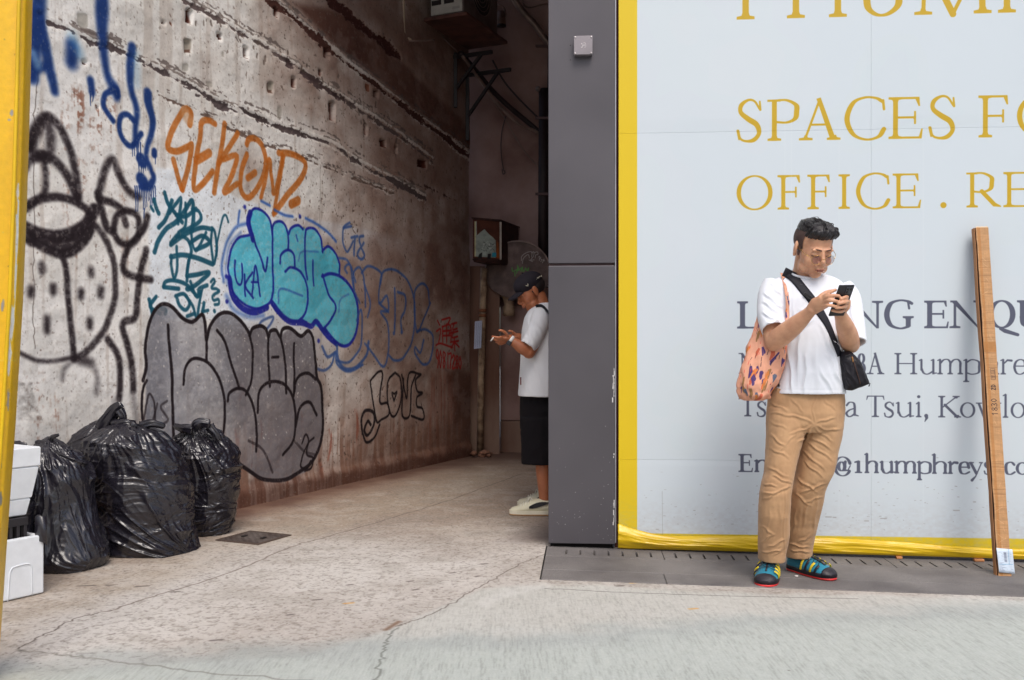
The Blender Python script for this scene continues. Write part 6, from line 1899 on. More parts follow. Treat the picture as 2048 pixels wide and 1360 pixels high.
    for k in range(14):
        x = wd_ * (k + .5) / 14; hgt_ = .004 + .006 * rr.rand(); mb.box(bl + ax * (L + hgt_ / 2 - .001) + xx * x + yy * .004, (.0048, .003, hgt_), 0)
    mb.build('torn_edge', mat('torn paper', (226, 206, 176), .9), root)['kind'] = 'stuff'
    # delivery label
    lc = Canvas(0, .066, 0, .112, 1400, (202, 216, 230))
    rl = random.Random(9)
    for k in range(9): lc.apply(lc.mask_stroke([(.006, .010 + k * .0045), (.006 + rl.uniform(.01, .03), .010 + k * .0045)], .0011, 0), (90, 96, 120), .8, .0004)
    for k in range(26): lc.apply(lc.mask_stroke([(.030, .050 + k * .0018), (.040, .050 + k * .0018)], rl.choice([.0006, .0011]), 0), (60, 62, 84), .85, .0003)
    lc.apply(lc.mask_stroke([(.004, .038), (.062, .042)], .0014, 0), (60, 140, 190), .9, .0004); lc.apply(lc.mask_stroke([(.048, .042), (.050, .110)], .0010, 0), (60, 140, 190), .9, .0004)
    for k in range(30): 
        x, y = rl.uniform(.006, .058), rl.uniform(.004, .106); lc.apply(lc.mask_stroke([(x, y), (x + rl.uniform(.002, .010), y)], .0009, 0), (96, 104, 132), .6, .0004)
    mlab = img_mat('delivery label', lc, .5, .05, 30)
    q = bl + ax * .012 - yy * .004 - xx * .006
    vs, uv, fs = [], [], []
    for j in range(8):
        for i in range(8):
            x, y = i / 7, j / 7
            vs.append(q + xx * (.076 * x - .006 * (1 - y) * 0 + .010 * (1 - y) * .6) + ax * (.118 * y + .006 * (1 - x)) - yy * (.0025 + .002 * math.sin(x * 5 + y * 3) + .003 * (x > .85) + .004 * (x < .1))); uv.append((x, y))
    for j in range(7):
        for i in range(7):
            a = j * 8 + i; fs.append((a, a + 1, a + 9, a + 8))
    o = mk('shipping_label', vs, fs, mlab, root, True, uv)
    sd = o.modifiers.new('t', 'SOLIDIFY'); sd.thickness = .0006
build_cardboard()

tag(MB().ball((*ground_xy(1593, 1155), gz(1.3) + .006), (.010, .007, .003), None, 8, 5).build('paper_scrap', mat('crumpled tissue', (226, 222, 220), .9)), 'tiny white crumpled paper scrap on the pavement between the feet', 'litter')
# ================================================================== people
from mathutils.bvhtree import BVHTree

def skin_mat(name, c):
    m, nt, b = new_mat(name)
    v = coords(nt)
    f = noise_node(nt, v, 22, 5)
    base = rgb(*c)
    nt.links.new(ramp(nt, f, [(.25, (base[0] * .80, base[1] * .70, base[2] * .68, 1)), (.7, (min(1, base[0] * 1.06), base[1] * 1.03, base[2] * 1.0, 1))]), b.inputs['Base Color'])
    b.inputs['Roughness'].default_value = .46
    b.inputs['Subsurface Weight'].default_value = .12
    b.inputs['Subsurface Radius'].default_value = (.012, .004, .002)
    b.inputs['Subsurface Scale'].default_value = 1.0
    bump(nt, b, noise_node(nt, v, 320, 3), .12, .001)
    return m

def cloth_mat(name, c, rough=.85, weave=900, var=.05, bstr=.15, c2=None, wr=True):
    m, nt, b = new_mat(name)
    v = coords(nt)
    base = rgb(*c)
    lo = rgb(*c2) if c2 else tuple(x * (1 - var * 1.5) for x in base[:3]) + (1,)
    nt.links.new(ramp(nt, noise_node(nt, v, 9, 4), [(.3, lo), (.65, tuple(min(1, x * (1 + var)) for x in base[:3]) + (1,))]), b.inputs['Base Color'])
    b.inputs['Roughness'].default_value = rough
    b.inputs['Sheen Weight'].default_value = .12 if sum(c) > 240 else 0.0
    if sum(c) < 150: b.inputs['Specular IOR Level'].default_value = .25
    p = bump(nt, b, noise_node(nt, v, weave, 2), bstr, .0008)
    if wr:
        n = N(nt, 'ShaderNodeTexNoise'); n.noise_type = 'RIDGED_MULTIFRACTAL'
        n.inputs['Scale'].default_value = 9; n.inputs['Detail'].default_value = 3; n.inputs['Distortion'].default_value = .8
        nt.links.new(coords(nt, (1, 1, .8)), n.inputs['Vector'])
        bump(nt, b, n.outputs['Fac'], .16, .012, p)
    return m

class Frame:
    """head / limb frame: x to the picture right, y forward, z up"""
    def __init__(s, c, yaw, pitch, roll=0.0, sc=1.0):
        a, p, r = math.radians(yaw), math.radians(pitch), math.radians(roll)
        ex = Vector((math.cos(a), math.sin(a), 0)); ey0 = Vector((math.sin(a), -math.cos(a), 0)); ez0 = Vector((0, 0, 1))
        s.y = ey0 * math.cos(p) - ez0 * math.sin(p); ez = ey0 * math.sin(p) + ez0 * math.cos(p)
        s.x = ex * math.cos(r) + ez * math.sin(r); s.z = ez * math.cos(r) - ex * math.sin(r)
        s.c, s.s = Vector(c), sc
    def __call__(s, x, y, z):
        return s.c + (s.x * x + s.y * y + s.z * z) * s.s
    def ball(s, mb, c, r, seg=20, rings=12, rot=None):
        b = MB().ball((0, 0, 0), r, rot, seg, rings)
        return mb.add([s(c[0] + v[0], c[1] + v[1], c[2] + v[2]) for v in b.v], b.f)

def rows_loft(rows, n=36, hollow=None, p=2.3):
    """rows: (py, xl, xr, D, half depth) from one end to the other -> closed loft; hollow = (metres) recess at the last row"""
    R = []
    for (py, xl, xr, D, hd) in rows:
        c = P((xl + xr) / 2, py, D); R.append(ell_ring((c.x, c.y, c.z), (xr - xl) / 2 / F * D, hd, n, p))
    if hollow:
        last = R[-1]; cc = sum(last, Vector()) / len(last); prev = R[-2]; pc = sum(prev, Vector()) / len(prev)
        d = (pc - cc).normalized()
        R.append([cc + (q - cc) * (1 - .009 / max(.02, (q - cc).length)) for q in last])
        R.append([cc + (q - cc) * (1 - .011 / max(.02, (q - cc).length)) + d * hollow for q in last])
    mb = MB(); mb.loft(R)
    return mb

def sleeve(mb, pts, rad, hollow=.03, squash=.9):
    cc = [Vector(q) for q in spline([tuple(P(*p)) for p in pts], 5)]
    n = len(cc); rr = np.interp(np.linspace(0, 1, n), np.linspace(0, 1, len(rad)), rad)
    v, f = tube_vf(cc, [(r, r * squash) for r in rr], 28)
    rings = [v[i * 28:(i + 1) * 28] for i in range(n)]
    last = rings[-1]; d = (cc[-2] - cc[-1]).normalized()
    rings.append([cc[-1] + (q - cc[-1]) * .86 for q in last]); rings.append([cc[-1] + (q - cc[-1]) * .82 + d * hollow for q in last])
    mb.loft(rings)

def fold(v, nr, folds, ox, oy, sc, front=None):
    """raise or sink creases drawn on the cloth: (x0, y0, x1, y1, height mm, width px)"""
    px = proj(v)
    facing = np.clip(-nr[:, 1] * 1.6, 0, 1)
    d = np.zeros(len(v))
    for (x0, y0, x1, y1, a, w) in folds:
        A = np.array([ox + x0 / sc, oy + y0 / sc]); B = np.array([ox + x1 / sc, oy + y1 / sc])
        e = B - A; L = np.hypot(*e) + 1e-6; e = e / L; nn = np.array([-e[1], e[0]])
        q = px - A; t = q @ e / L; s = q @ nn
        s = s - (1.0 + (x0 * 7 + y1 * 3) % 5) * np.sin(np.clip(t, 0, 1) * np.pi) * (1 if (x0 + y1 + x1 / 10) % 2 < 1 else -1) - 1.2 * np.sin(t * 9 + x0)
        end = sstep(-.12, .18, t) * sstep(1.12, .75, t)
        g = np.exp(-np.abs(s) / (w * .75)) - .55 * np.exp(-((s - w * 1.7) / (w * 1.2)) ** 2) - .25 * np.exp(-((s + w * 2.0) / (w * 1.4)) ** 2)
        d += a * .001 * g * end
    return v + nr * (d * facing)[:, None]

def relax_noise(v, nr, scale, amp, seed, stretch=(1, 1, 1), ridged=True):
    n = fbm3(v * np.array(stretch) * scale + seed, 3, seed, .5, ridged)
    return v + nr * (n * amp)[:, None]

def build_remeshed(name, mb, voxel, smooth, m, parent, fn=None, fac=.5):
    v, f, nr = remesh(mb, voxel, smooth, fac=fac)
    if fn: v = fn(v, nr)
    return mk(name, v, f, m, parent, True)

def finger(mb, pts, r0, r1):
    cc = spline([tuple(P(*p)) for p in pts], 4)
    n = len(cc)
    mb.tube(cc, list(np.linspace(r0, r1, n)), 10, 'round')

def head_shape(mb, fr, female=False, down=True):
    fr.ball(mb, (0, -.016, .036), (.0765, .096, .082), 28, 18)
    fr.ball(mb, (0, .030, -.015), (.0655, .062, .084), 24, 16)
    fr.ball(mb, (0, .022, -.066), (.061, .062, .046), 20, 12)
    fr.ball(mb, (0, .062, -.094), (.027, .022, .020))
    for s in (-1, 1):
        fr.ball(mb, (s * .037, .056, -.034), (.026, .027, .030))
        fr.ball(mb, (s * .045, .030, -.075), (.020, .034, .026))
        fr.ball(mb, (s * .027, .083, .021), (.024, .010, .008))
        fr.ball(mb, (s * .031, .0775, .001), (.017, .0125, .0105))
        fr.ball(mb, (s * .0115, .0985, -.034), (.0075, .008, .0065))
        fr.ball(mb, (s * .0785, -.008, -.002), (.0085, .022, .033), 14, 10, Matrix.Rotation(s * -.35, 4, 'Z'))
        fr.ball(mb, (s * .080, -.004, -.026), (.007, .010, .012), 12, 8)
    mb.tube([fr(0, .084, .020), fr(0, .095, -.004), fr(0, .107, -.026), fr(0, .104, -.036)], [.0075, .0085, .0115, .0085], 12, 'round')
    fr.ball(mb, (0, .088, -.052), (.022, .012, .012)); fr.ball(mb, (0, .0955, -.0605), (.019, .0075, .0045)); fr.ball(mb, (0, .094, -.0705), (.017, .008, .0055))

def brow(fr, s, lift=0.0):
    pts = [fr(s * .012, .0945, .021 + lift), fr(s * .026, .0940, .0248 + lift), fr(s * .040, .085, .0245 + lift), fr(s * .048, .077, .021 + lift)]
    return MB().tube(spline([tuple(p) for p in pts], 4), [(.0034, .0020)] * 12 + [(.0018, .0014)], 8, 'round')

# ------------------------------------------------------------------ the man with the phone in front of the hoarding
def build_man():
    root = empty('person', P(1590, 1150, 4.52), 'man in white t-shirt and tan trousers standing before the hoarding looking at his phone', 'person')
    root.location.z = gz(1.3)
    skin = skin_mat('skin', (212, 164, 132))
    fr = Frame(P(1626, 497, 4.43), 11, 25, 0, 1.07)
    mb = MB()
    head_shape(mb, fr)
    # neck and hidden trunk
    mb.tube([fr(0, -.030, -.045), P(1612, 548, 4.50), P(1613, 572, 4.52)], [.056, .062, .075], 20, 'round')
    mb.tube([P(1613, 580, 4.52), P(1613, 650, 4.52), P(1613, 740, 4.52), P(1612, 820, 4.52)], [.095, .10, .105, .10], 20, 'round')
    mb.tube([P(1575, 578, 4.52), P(1650, 580, 4.52)], [.06, .06], 16, 'round')
    for hx, pts in ((0, [(1580, 830, 4.52), (1560, 960, 4.48), (1547, 1080, 4.56), (1541, 1126, 4.60)]), (1, [(1645, 830, 4.52), (1630, 950, 4.54), (1602, 1070, 4.69), (1592, 1116, 4.74)])):
        mb.tube([P(*q) for q in pts], [.075, .052, .032, .030], 16, 'round')
    # arms
    mb.tube(spline([tuple(P(*q)) for q in [(1548, 580, 4.51), (1543, 640, 4.46), (1548, 684, 4.395)]], 4), [.046, .046, .046, .046, .046, .046, .046, .045, .044], 18, 'round')
    mb.tube(spline([tuple(P(*q)) for q in [(1549, 683, 4.39), (1567, 669, 4.345), (1592, 649, 4.28), (1613, 630, 4.225), (1624, 619, 4.19)]], 3), [.043, .046, .0475, .0475, .046, .044, .041, .037, .033, .029, .027, .0255, .025], 18, 'round')
    mb.tube(spline([tuple(P(*q)) for q in [(1686, 585, 4.53), (1699, 640, 4.49), (1701, 688, 4.43)]], 4), [.042] * 5 + [.043] * 4, 18, 'round')
    mb.tube(spline([tuple(P(*q)) for q in [(1701, 689, 4.425), (1696, 670, 4.355), (1687, 645, 4.27), (1681, 628, 4.22), (1681, 620, 4.20)]], 3), [.042, .044, .0455, .045, .043, .040, .036, .032, .029, .027, .026, .026, .026], 18, 'round')
    # right hand (picture left): palm, fingers over the back of the phone
    mb.tube([P(1624, 619, 4.19), P(1635, 609, 4.165), P(1647, 603, 4.14)], [(.020, .028), (.021, .036), (.016, .034)], 16, 'round', up=(0, -1, 0))
    finger(mb, [(1641, 597, 4.145), (1652, 590, 4.118), (1663, 583, 4.112), (1671, 580, 4.116)], .0095, .0072)
    finger(mb, [(1646, 600, 4.135), (1657, 593, 4.102), (1668, 591, 4.094), (1678, 592, 4.098)], .0098, .0075)
    finger(mb, [(1647, 606, 4.135), (1657, 601, 4.100), (1667, 601, 4.092), (1675, 603, 4.096)], .0095, .0073)
    finger(mb, [(1645, 613, 4.14), (1654, 611, 4.106), (1663, 611, 4.098), (1671, 613, 4.102)], .0085, .0066)
    finger(mb, [(1632, 603, 4.19), (1645, 590, 4.215), (1656, 584, 4.215), (1666, 582, 4.205)], .0125, .0085)
    # left hand (picture right): palm below and right of the phone, fingers curled round its edge
    mb.tube([P(1681, 622, 4.20), P(1685, 613, 4.185), P(1688, 602, 4.175)], [(.021, .026), (.022, .034), (.017, .031)], 16, 'round', up=(0, -1, 0))
    finger(mb, [(1692, 597, 4.165), (1694, 594, 4.128), (1689, 595, 4.100), (1682, 598, 4.096)], .0096, .0074)
    finger(mb, [(1694, 604, 4.165), (1694, 603, 4.122), (1687, 605, 4.096), (1678, 607, 4.094)], .0098, .0075)
    finger(mb, [(1692, 612, 4.170), (1690, 613, 4.126), (1682, 615, 4.104), (1673, 616, 4.104)], .0094, .0072)
    finger(mb, [(1688, 620, 4.175), (1683, 623, 4.140), (1674, 623, 4.124), (1665, 621, 4.125)], .0086, .0066)
    finger(mb, [(1682, 608, 4.205), (1684, 598, 4.215), (1682, 590, 4.212), (1678, 585, 4.205)], .012, .0085)
    build_remeshed('body', mb, .0034, 2, skin, root)
    # face details
    hair = mat('black hair', (28, 24, 27), .38, var=.3, vscale=40, stretch=(1, 1, 1))
    nt = hair.node_tree; b = [q for q in nt.nodes if q.type == 'BSDF_PRINCIPLED'][0]
    bump(nt, b, noise_node(nt, coords(nt, (230, 60, 30)), 1.0, 3), .9, .005)
    for s in (-1, 1):
        brow(fr, s).build('eyebrow', mat('eyebrow', (84, 58, 48), .85), root, True)
        MB().tube(spline([tuple(fr(s * x, y, z)) for x, y, z in [(.017, .0905, -.004), (.031, .0925, -.0085), (.046, .082, -.004)]], 4), .0013, 6, 'round').build('eyelashes', hair, root, True)
    lip = MB()
    fr.ball(lip, (0, .0996, -.0615), (.0180, .0046, .0032), 18, 8); fr.ball(lip, (0, .0986, -.0685), (.0155, .0050, .0040), 18, 8)
    lip.build('lips', mat('lips', (176, 112, 96), .5), root, True)
    MB().tube(spline([tuple(fr(x, y, z)) for x, y, z in [(-.021, .0965, -.0655), (-.008, .1042, -.0650), (.008, .1042, -.0650), (.021, .0965, -.0655)]], 4), .0010, 6, 'round').build('mouth_line', mat('mouth line', (96, 46, 42), .7), root, True)
    # clipped sides
    vs, fs = [], []
    nu, nv = 60, 30
    for i in range(nv + 1):
        for j in range(nu + 1):
            ph = math.radians(-208 + 236 * j / nu)        # round the back from ear to ear
            th = math.radians(20 + 92 * i / nv)
            x, y, z = .0785 * math.sin(th) * math.cos(ph), -.016 + .0985 * math.sin(th) * math.sin(ph), .036 + .084 * math.cos(th)
            vs.append(fr(x, y, z))
    for i in range(nv):
        for j in range(nu):
            a = i * (nu + 1) + j
            fs.append((a, a + 1, a + nu + 2, a + nu + 1))
    fade = mat('clipped hair', (74, 54, 48), .75, var=.35, vscale=16, bmp=.4, bscale=500, c2=(44, 34, 34))
    mk('clipped_sides', vs, fs, fade, root, True)
    for s in (-1, 1):
        sb = MB(); fr.ball(sb, (s * .0705, .012, -.004), (.0055, .010, .026), 12, 8); sb.build('sideburn', fade, root, True)
    # swept-up top
    hm = MB()
    fr.ball(hm, (0, -.022, .074), (.069, .088, .052), 24, 14)
    fr.ball(hm, (.002, .036, .090), (.060, .046, .038), 22, 12)
    fr.ball(hm, (.016, .046, .094), (.044, .036, .032), 20, 12)
    rng = random.Random(5)
    for k in range(120):
        x0 = -.062 + .124 * (k % 40) / 39; l = rng.uniform(-.002, .012)
        y0 = (.076, .050, .020)[k // 40]
        p = [fr(x0, y0 - abs(x0) * .35, .066 + l * .3), fr(x0 * 1.0 + .003, y0 + .012 - abs(x0) * .3, .088 + l), fr(x0 * .9 + .006, y0 - .022, .114 + l - abs(x0) * .35), fr(x0 * .75 + .008, y0 - .070, .116 + l * .5 - abs(x0) * .3), fr(x0 * .6 + .006, y0 - .115, .098)]
        hm.tube(spline([tuple(q) for q in p], 4), [rng.uniform(.0036, .0060)] * 12 + [.005, .0045, .004, .0035, .003], 6, 'round')
    build_remeshed('hair', hm, .0024, 1, hair, root, lambda v, n: relax_noise(v, n, 90, .0014, 3, (1, .25, .6)))
    st = MB()
    for k in range(260):
        x0 = rng.uniform(-.060, .062); y0 = rng.uniform(-.01, .080) - abs(x0) * .3; l = rng.uniform(.002, .015); sx = rng.uniform(-.004, .010)
        p = [fr(x0, y0, .073 + l), fr(x0 + sx * .5, y0 + .006, .101 + l), fr(x0 * .93 + sx, y0 - .026, .120 + l - abs(x0) * .42), fr(x0 * .82 + sx * 1.2, y0 - .062, .112 + l * .8 - abs(x0) * .42)]
        st.tube(spline([tuple(q) for q in p], 3), [.0012, .0019, .002, .002, .0019, .0017, .0014, .0011, .0009, .0007], 5)
    st.build('loose_hair', hair, root, True)['kind'] = 'stuff'
    # glasses
    gl = empty('glasses', fr(0, .10, -.01), 'round thin gold-rimmed tinted glasses low on the standing man\'s nose', 'glasses')
    gold = mat('gold wire', (206, 168, 96), .25, metal=.9)
    lm, nt, b = new_mat('tinted lens'); b.inputs['Base Color'].default_value = rgb(128, 84, 92); b.inputs['Roughness'].default_value = .05; b.inputs['Alpha'].default_value = .42
    for s in (-1, 1):
        c = (s * .0305, .1065, -.016)
        ring = [fr(c[0] + .0215 * math.cos(t), c[1] - .006 * abs(math.cos(t)) * (1 if s * math.cos(t) > 0 else .2), c[2] + .0205 * math.sin(t)) for t in np.linspace(0, 2 * math.pi, 32)]
        MB().tube(ring, .0008, 6).build('rim', gold, gl, True)
        mk('lens', ring[:-1], [tuple(range(31))], lm, gl, False)
        MB().tube([fr(s * .0535, .100, -.010), fr(s * .072, .070, -.002), fr(s * .082, -.002, .012)], .0011, 6).build('temple_arm', gold, gl, True)
    MB().tube(spline([tuple(fr(x, y, z)) for x, y, z in [(-.0075, .107, -.013), (0, .111, -.010), (.0075, .107, -.013)]], 4), .0010, 6).build('bridge', gold, gl, True)

    # T-shirt
    white = cloth_mat('white jersey', (226, 230, 238), .9, 800, .02, .1)
    sh = rows_loft([(546, 1590, 1640, 4.52, .045), (551, 1572, 1655, 4.52, .066), (556, 1553, 1668, 4.52, .080), (563, 1540, 1680, 4.52, .090), (575, 1533, 1690, 4.52, .102), (600, 1534, 1696, 4.515, .118), (640, 1548, 1693, 4.51, .128), (680, 1560, 1683, 4.505, .134), (715, 1563, 1680, 4.50, .142), (745, 1558, 1684, 4.50, .146), (770, 1550, 1687, 4.505, .142), (787, 1545, 1689, 4.505, .138)], 40, .05)
    sleeve(sh, [(1550, 568, 4.51), (1543, 592, 4.49), (1541, 628, 4.455), (1549, 661, 4.40)], [.060, .067, .068, .066])
    sleeve(sh, [(1680, 574, 4.52), (1695, 600, 4.50), (1702, 645, 4.465), (1706, 686, 4.415)], [.055, .063, .063, .061])
    sf = [(290, 600, 400, 700, 5, 3), (280, 660, 410, 760, 6, 3.2), (275, 730, 400, 800, 5, 3), (330, 540, 400, 620, 4, 3), (300, 800, 400, 770, 4, 2.6), (440, 560, 452, 900, 6, 4), (470, 640, 500, 860, 4, 4), (440, 960, 470, 1250, 6, 4), (520, 860, 500, 1120, 4, 5), (560, 1000, 545, 1255, 5, 5), (620, 900, 640, 1240, 3, 6), (690, 860, 780, 1120, 6, 4), (650, 800, 740, 1020, 4, 4),
          (700, 1000, 790, 1210, 6, 4), (640, 1080, 740, 1250, 4, 4), (600, 770, 500, 880, 5, 3.5), (520, 720, 590, 690, 4, 3), (560, 600, 620, 680, 3, 3), (840, 640, 870, 860, 5, 3), (865, 720, 900, 900, 5, 2.6), (800, 560, 850, 700, 4, 3), (760, 540, 700, 560, 3, 3), (480, 520, 560, 560, 3, 3), (730, 900, 800, 980, 5, 3)]
    def shirt_fn(v, n):
        v = fold(v, n, [(a, b_, c, d, e * 1.35, w * .9) for a, b_, c, d, e, w in sf], 1440, 400, 3.239)
        v = relax_noise(v, n, 9, .0035, 7, (1, 1, .45), False)
        # hem seam
        z = v[:, 2]; return v + n * (.0012 * np.exp(-((z - z.min() - .022) / .003) ** 2))[:, None] * -1
    shirt = build_remeshed('t_shirt', sh, .0045, 4, white, root, shirt_fn)
    # rib collar
    col = MB(); cpts = [fr(.058 * math.cos(t), -.030 + .058 * math.sin(t) * .95, -.125) for t in np.linspace(0, 2 * math.pi, 30)]
    cc = [P(1615.5 + 33 * math.cos(t), 546.5 + 9 * math.sin(t) + 1.5 * math.cos(t), 4.505 - .072 * math.sin(t)) for t in np.linspace(0, 2 * math.pi, 36)]
    col.tube(cc, .006, 8); col.build('collar', white, root, True)

    # trousers
    tan = cloth_mat('tan twill', (184, 146, 108), .85, 1100, .06, .22, c2=(168, 130, 94))
    tr = rows_loft([(776, 1542, 1684, 4.515, .118), (800, 1537, 1687, 4.515, .125), (825, 1535.5, 1686, 4.515, .128), (848, 1535, 1684, 4.515, .122), (862, 1538, 1680, 4.515, .105)], 40)
    l1 = rows_loft([(815, 1536, 1618, 4.51, .105), (850, 1535, 1613, 4.50, .108), (875, 1535, 1604, 4.49, .102), (905, 1533.5, 1596, 4.48, .094), (945, 1530.5, 1587, 4.465, .086), (965, 1525, 1583, 4.455, .083), (985, 1521, 1580, 4.45, .080), (1030, 1518.5, 1577.5, 4.475, .078), (1070, 1518, 1576.5, 4.51, .076), (1100, 1518.5, 1571, 4.54, .076), (1120, 1519, 1567, 4.555, .080)], 36, .05)
    l2 = rows_loft([(815, 1606, 1686, 4.52, .105), (850, 1606, 1683, 4.52, .108), (875, 1602, 1679.5, 4.525, .102), (905, 1598, 1673.5, 4.53, .094), (925, 1596, 1671, 4.53, .090), (945, 1594, 1665, 4.535, .086), (962, 1590, 1656, 4.545, .083), (980, 1583, 1648.5, 4.56, .080), (1006, 1579, 1643.5, 4.59, .078), (1051, 1575, 1633, 4.65, .076), (1085, 1572, 1624, 4.69, .078), (1112, 1570.5, 1620.5, 4.71, .082)], 36, .05)
    tr.add(l1.v, l1.f); tr.add(l2.v, l2.f)
    tf = [(300, 130, 420, 190, 4, 3), (310, 200, 470, 230, 4, 3), (300, 250, 420, 300, 3, 3), (310, 330, 400, 410, 5, 3), (300, 420, 430, 480, 4, 3), (370, 440, 470, 330, 4, 3), (290, 530, 420, 600, 5, 3), (330, 590, 445, 640, 6, 2.6), (250, 635, 350, 655, 7, 2.4), (262, 700, 430, 655, 7, 2.6), (255, 740, 350, 700, 4, 3), (380, 700, 430, 650, 4, 2.5), (310, 800, 290, 960, 3, 4), (370, 760, 380, 900, 3, 4), (260, 900, 330, 960, 4, 3), (250, 1010, 335, 950, 5, 3), (250, 1060, 380, 1050, 6, 2.6), (300, 1030, 400, 980, 5, 3), (330, 1090, 390, 1040, 4, 2.5),
          (572, 270, 420, 220, 5, 3), (568, 282, 430, 330, 5, 3), (572, 290, 480, 385, 6, 3), (560, 300, 510, 420, 5, 3), (600, 262, 705, 235, 5, 3), (602, 285, 745, 300, 5, 3), (590, 300, 700, 380, 4, 3), (520, 330, 690, 430, 5, 3), (545, 390, 700, 500, 5, 3), (500, 430, 650, 560, 5, 3), (520, 500, 640, 600, 4, 3), (470, 600, 600, 690, 6, 3), (500, 700, 650, 640, 6, 3), (460, 690, 560, 780, 5, 3), (520, 760, 630, 720, 4, 3), (470, 790, 450, 950, 4, 3), (545, 750, 510, 930, 4, 3.5), (600, 720, 570, 960, 4, 3.5), (430, 1010, 550, 1035, 6, 2.8), (440, 1050, 560, 1060, 5, 2.6), (480, 1000, 560, 960, 4, 3), (405, 700, 396, 1090, 3, 1.8), (594, 100, 586, 262, 4, 1.8), (440, 110, 520, 200, 3, 3), (640, 120, 720, 180, 3, 3)]
    def tr_fn(v, n):
        v = fold(v, n, [(a, b_, c, d, e * 1.05, w * .74) for a, b_, c, d, e, w in tf], 1440, 760, 3.09)
        v = relax_noise(v, n, 13, .0026, 17, (1, .8, .55), True)
        return relax_noise(v, n, 30, .0016, 19, (1, 1, .6), True)
    build_remeshed('trousers', tr, .0040, 4, tan, root, tr_fn)

    # shoes
    teal, rub, red, yel, cord = cloth_mat('teal neoprene', (22, 120, 146), .7, 500, .1, wr=False), mat('black rubber', (34, 30, 38), .5, var=.15), mat('red outsole', (206, 44, 44), .5), mat('yellow webbing', (222, 196, 36), .7), mat('black cord', (22, 24, 32), .7)
    def shoe(heel, toe, length, W_, nm_label):
        heel, toe = Vector(heel), Vector(toe); zg = gz(heel.x) + .005
        heel.z = toe.z = zg
        d = (toe - heel).normalized(); w = Vector((-d.y, d.x, 0)); toe = heel + d * length
        r = empty('shoe', heel, nm_label); r.parent = root; r.location = heel - Vector(root.location)
        def at(s, x, z): return heel + d * (s * length) + w * (x * W_) + Vector((0, 0, z))
        wid = lambda s: .5 * (.62 + .38 * sstep(.0, .6, s)) * (1 - max(0, (s - .72) / .28) ** 2.6 * .95) ** .5 * (1 - max(0, (.1 - s) / .1) ** 2 * .5) ** .5
        def outline(z, k, n=26):
            pts = []
            for i in range(n): s = .5 - .5 * math.cos(math.pi * i / (n - 1)); pts.append((s, wid(s) * k))
            return [at(s, x, z) for s, x in pts] + [at(s, -x, z) for s, x in reversed(pts)]
        def rel(name, rings, m):
            mb = MB(); mb.loft(rings); return mb.build(name, m, r, True)
        rel('outsole', [outline(.0, .94), outline(.003, .98), outline(.009, .98)], red)
        rel('midsole', [outline(.0095, 1.0), outline(.026, 1.0), outline(.030, .94)], rub)
        # upper: sections across the foot
        S_ = np.linspace(.02, .975, 22); rings = []
        for s in S_:
            top = float(np.interp(s, [0, .08, .30, .42, .6, .78, .92, 1], [.075, .090, .096, .090, .078, .062, .045, .022]))
            rings.append([at(s, wid(s) * .97 * math.cos(a) * (1 if math.sin(a) < .3 else 1 - .35 * (math.sin(a) - .3)), .022 + (top - .022) * max(-.0, math.sin(a)) ** .8 if math.sin(a) > 0 else .022) for a in np.linspace(-math.pi, math.pi, 25)[:-1]])
        rel('upper', rings, teal)
        # toe cap
        rings = []
        for s in np.linspace(.86, .995, 9):
            top = float(np.interp(s, [.78, .92, 1], [.062, .045, .026])) + .002
            rings.append([at(s, wid(min(s, .985)) * 1.02 * math.cos(a), .018 + (top - .018) * max(0, math.sin(a)) ** .75) for a in np.linspace(-math.pi, math.pi, 25)[:-1]])
        rel('toe_cap', rings, rub)
        # tongue strip, side webbing and cords
        def top_at(s): return float(np.interp(s, [0, .08, .30, .42, .6, .78, .92, 1], [.075, .090, .096, .090, .078, .062, .045, .022]))
        rel('tongue', [[at(s, x, top_at(s) + dz) for x, dz in ((-.04, .0), (.04, .0), (.036, .005), (-.036, .005))] for s in np.linspace(.36, .80, 8)], rub)
        for k, s in enumerate((.44, .55, .66, .76)):
            for sg in (-1, 1):
                tz = top_at(s)
                pts = [at(s - .035, sg * wid(s) * .985, .028), at(s - .01, sg * wid(s) * 1.00, .028 + (tz - .028) * .40), at(s + .01, sg * wid(s) * .90, .028 + (tz - .028) * .72), at(s + .02, sg * wid(s) * .70, .026 + (tz - .026) * .93)]
                MB().tube(spline([tuple(q) for q in pts], 4), [(.0062, .0026)] * 13, 8, 'round', up=tuple(d)).build('webbing_loop', yel if k % 2 == 0 or sg > 0 else rub, r, True)
            if k < 3:
                for sg in (-1, 1):
                    pts = [at(s, sg * wid(s) * .72, .028 + (top_at(s) - .028) * .93), at(s + .04, 0, top_at(s + .04) + .009), at(s + .10, -sg * wid(s + .1) * .72, .028 + (top_at(s + .1) - .028) * .93)]
                    MB().tube(spline([tuple(q) for q in pts], 4), (.0015), 6, 'round').build('cord', cord, r, True)
        MB().ball(at(.40, 0, top_at(.40) + .010), (.007, .007, .006), None, 10, 6).build('cord_lock', mat('white lock', (206, 206, 206), .4), r, True)
    shoe(P(1542, 0, 4.66), P(1529, 0, 4.39), .282, .112, 'shoe pointing at the viewer')
    shoe(P(1579, 0, 4.765), P(1652, 0, 4.575), .275, .110, 'shoe turned to the right')

    # phone
    ph = empty('phone', P(1683, 603, 4.135), 'black smartphone held in both hands by the man in tan trousers', 'phone')
    c = P(1683, 601, 4.135)
    n_ = Vector((-.26, .80, .54)).normalized(); l_ = (Vector((.12, -.5, .86)) - n_ * Vector((.12, -.5, .86)).dot(n_)).normalized(); s_ = l_.cross(n_).normalized()
    if s_.x < 0: s_ = -s_
    R3 = Matrix((s_, n_, l_)).transposed().to_4x4()
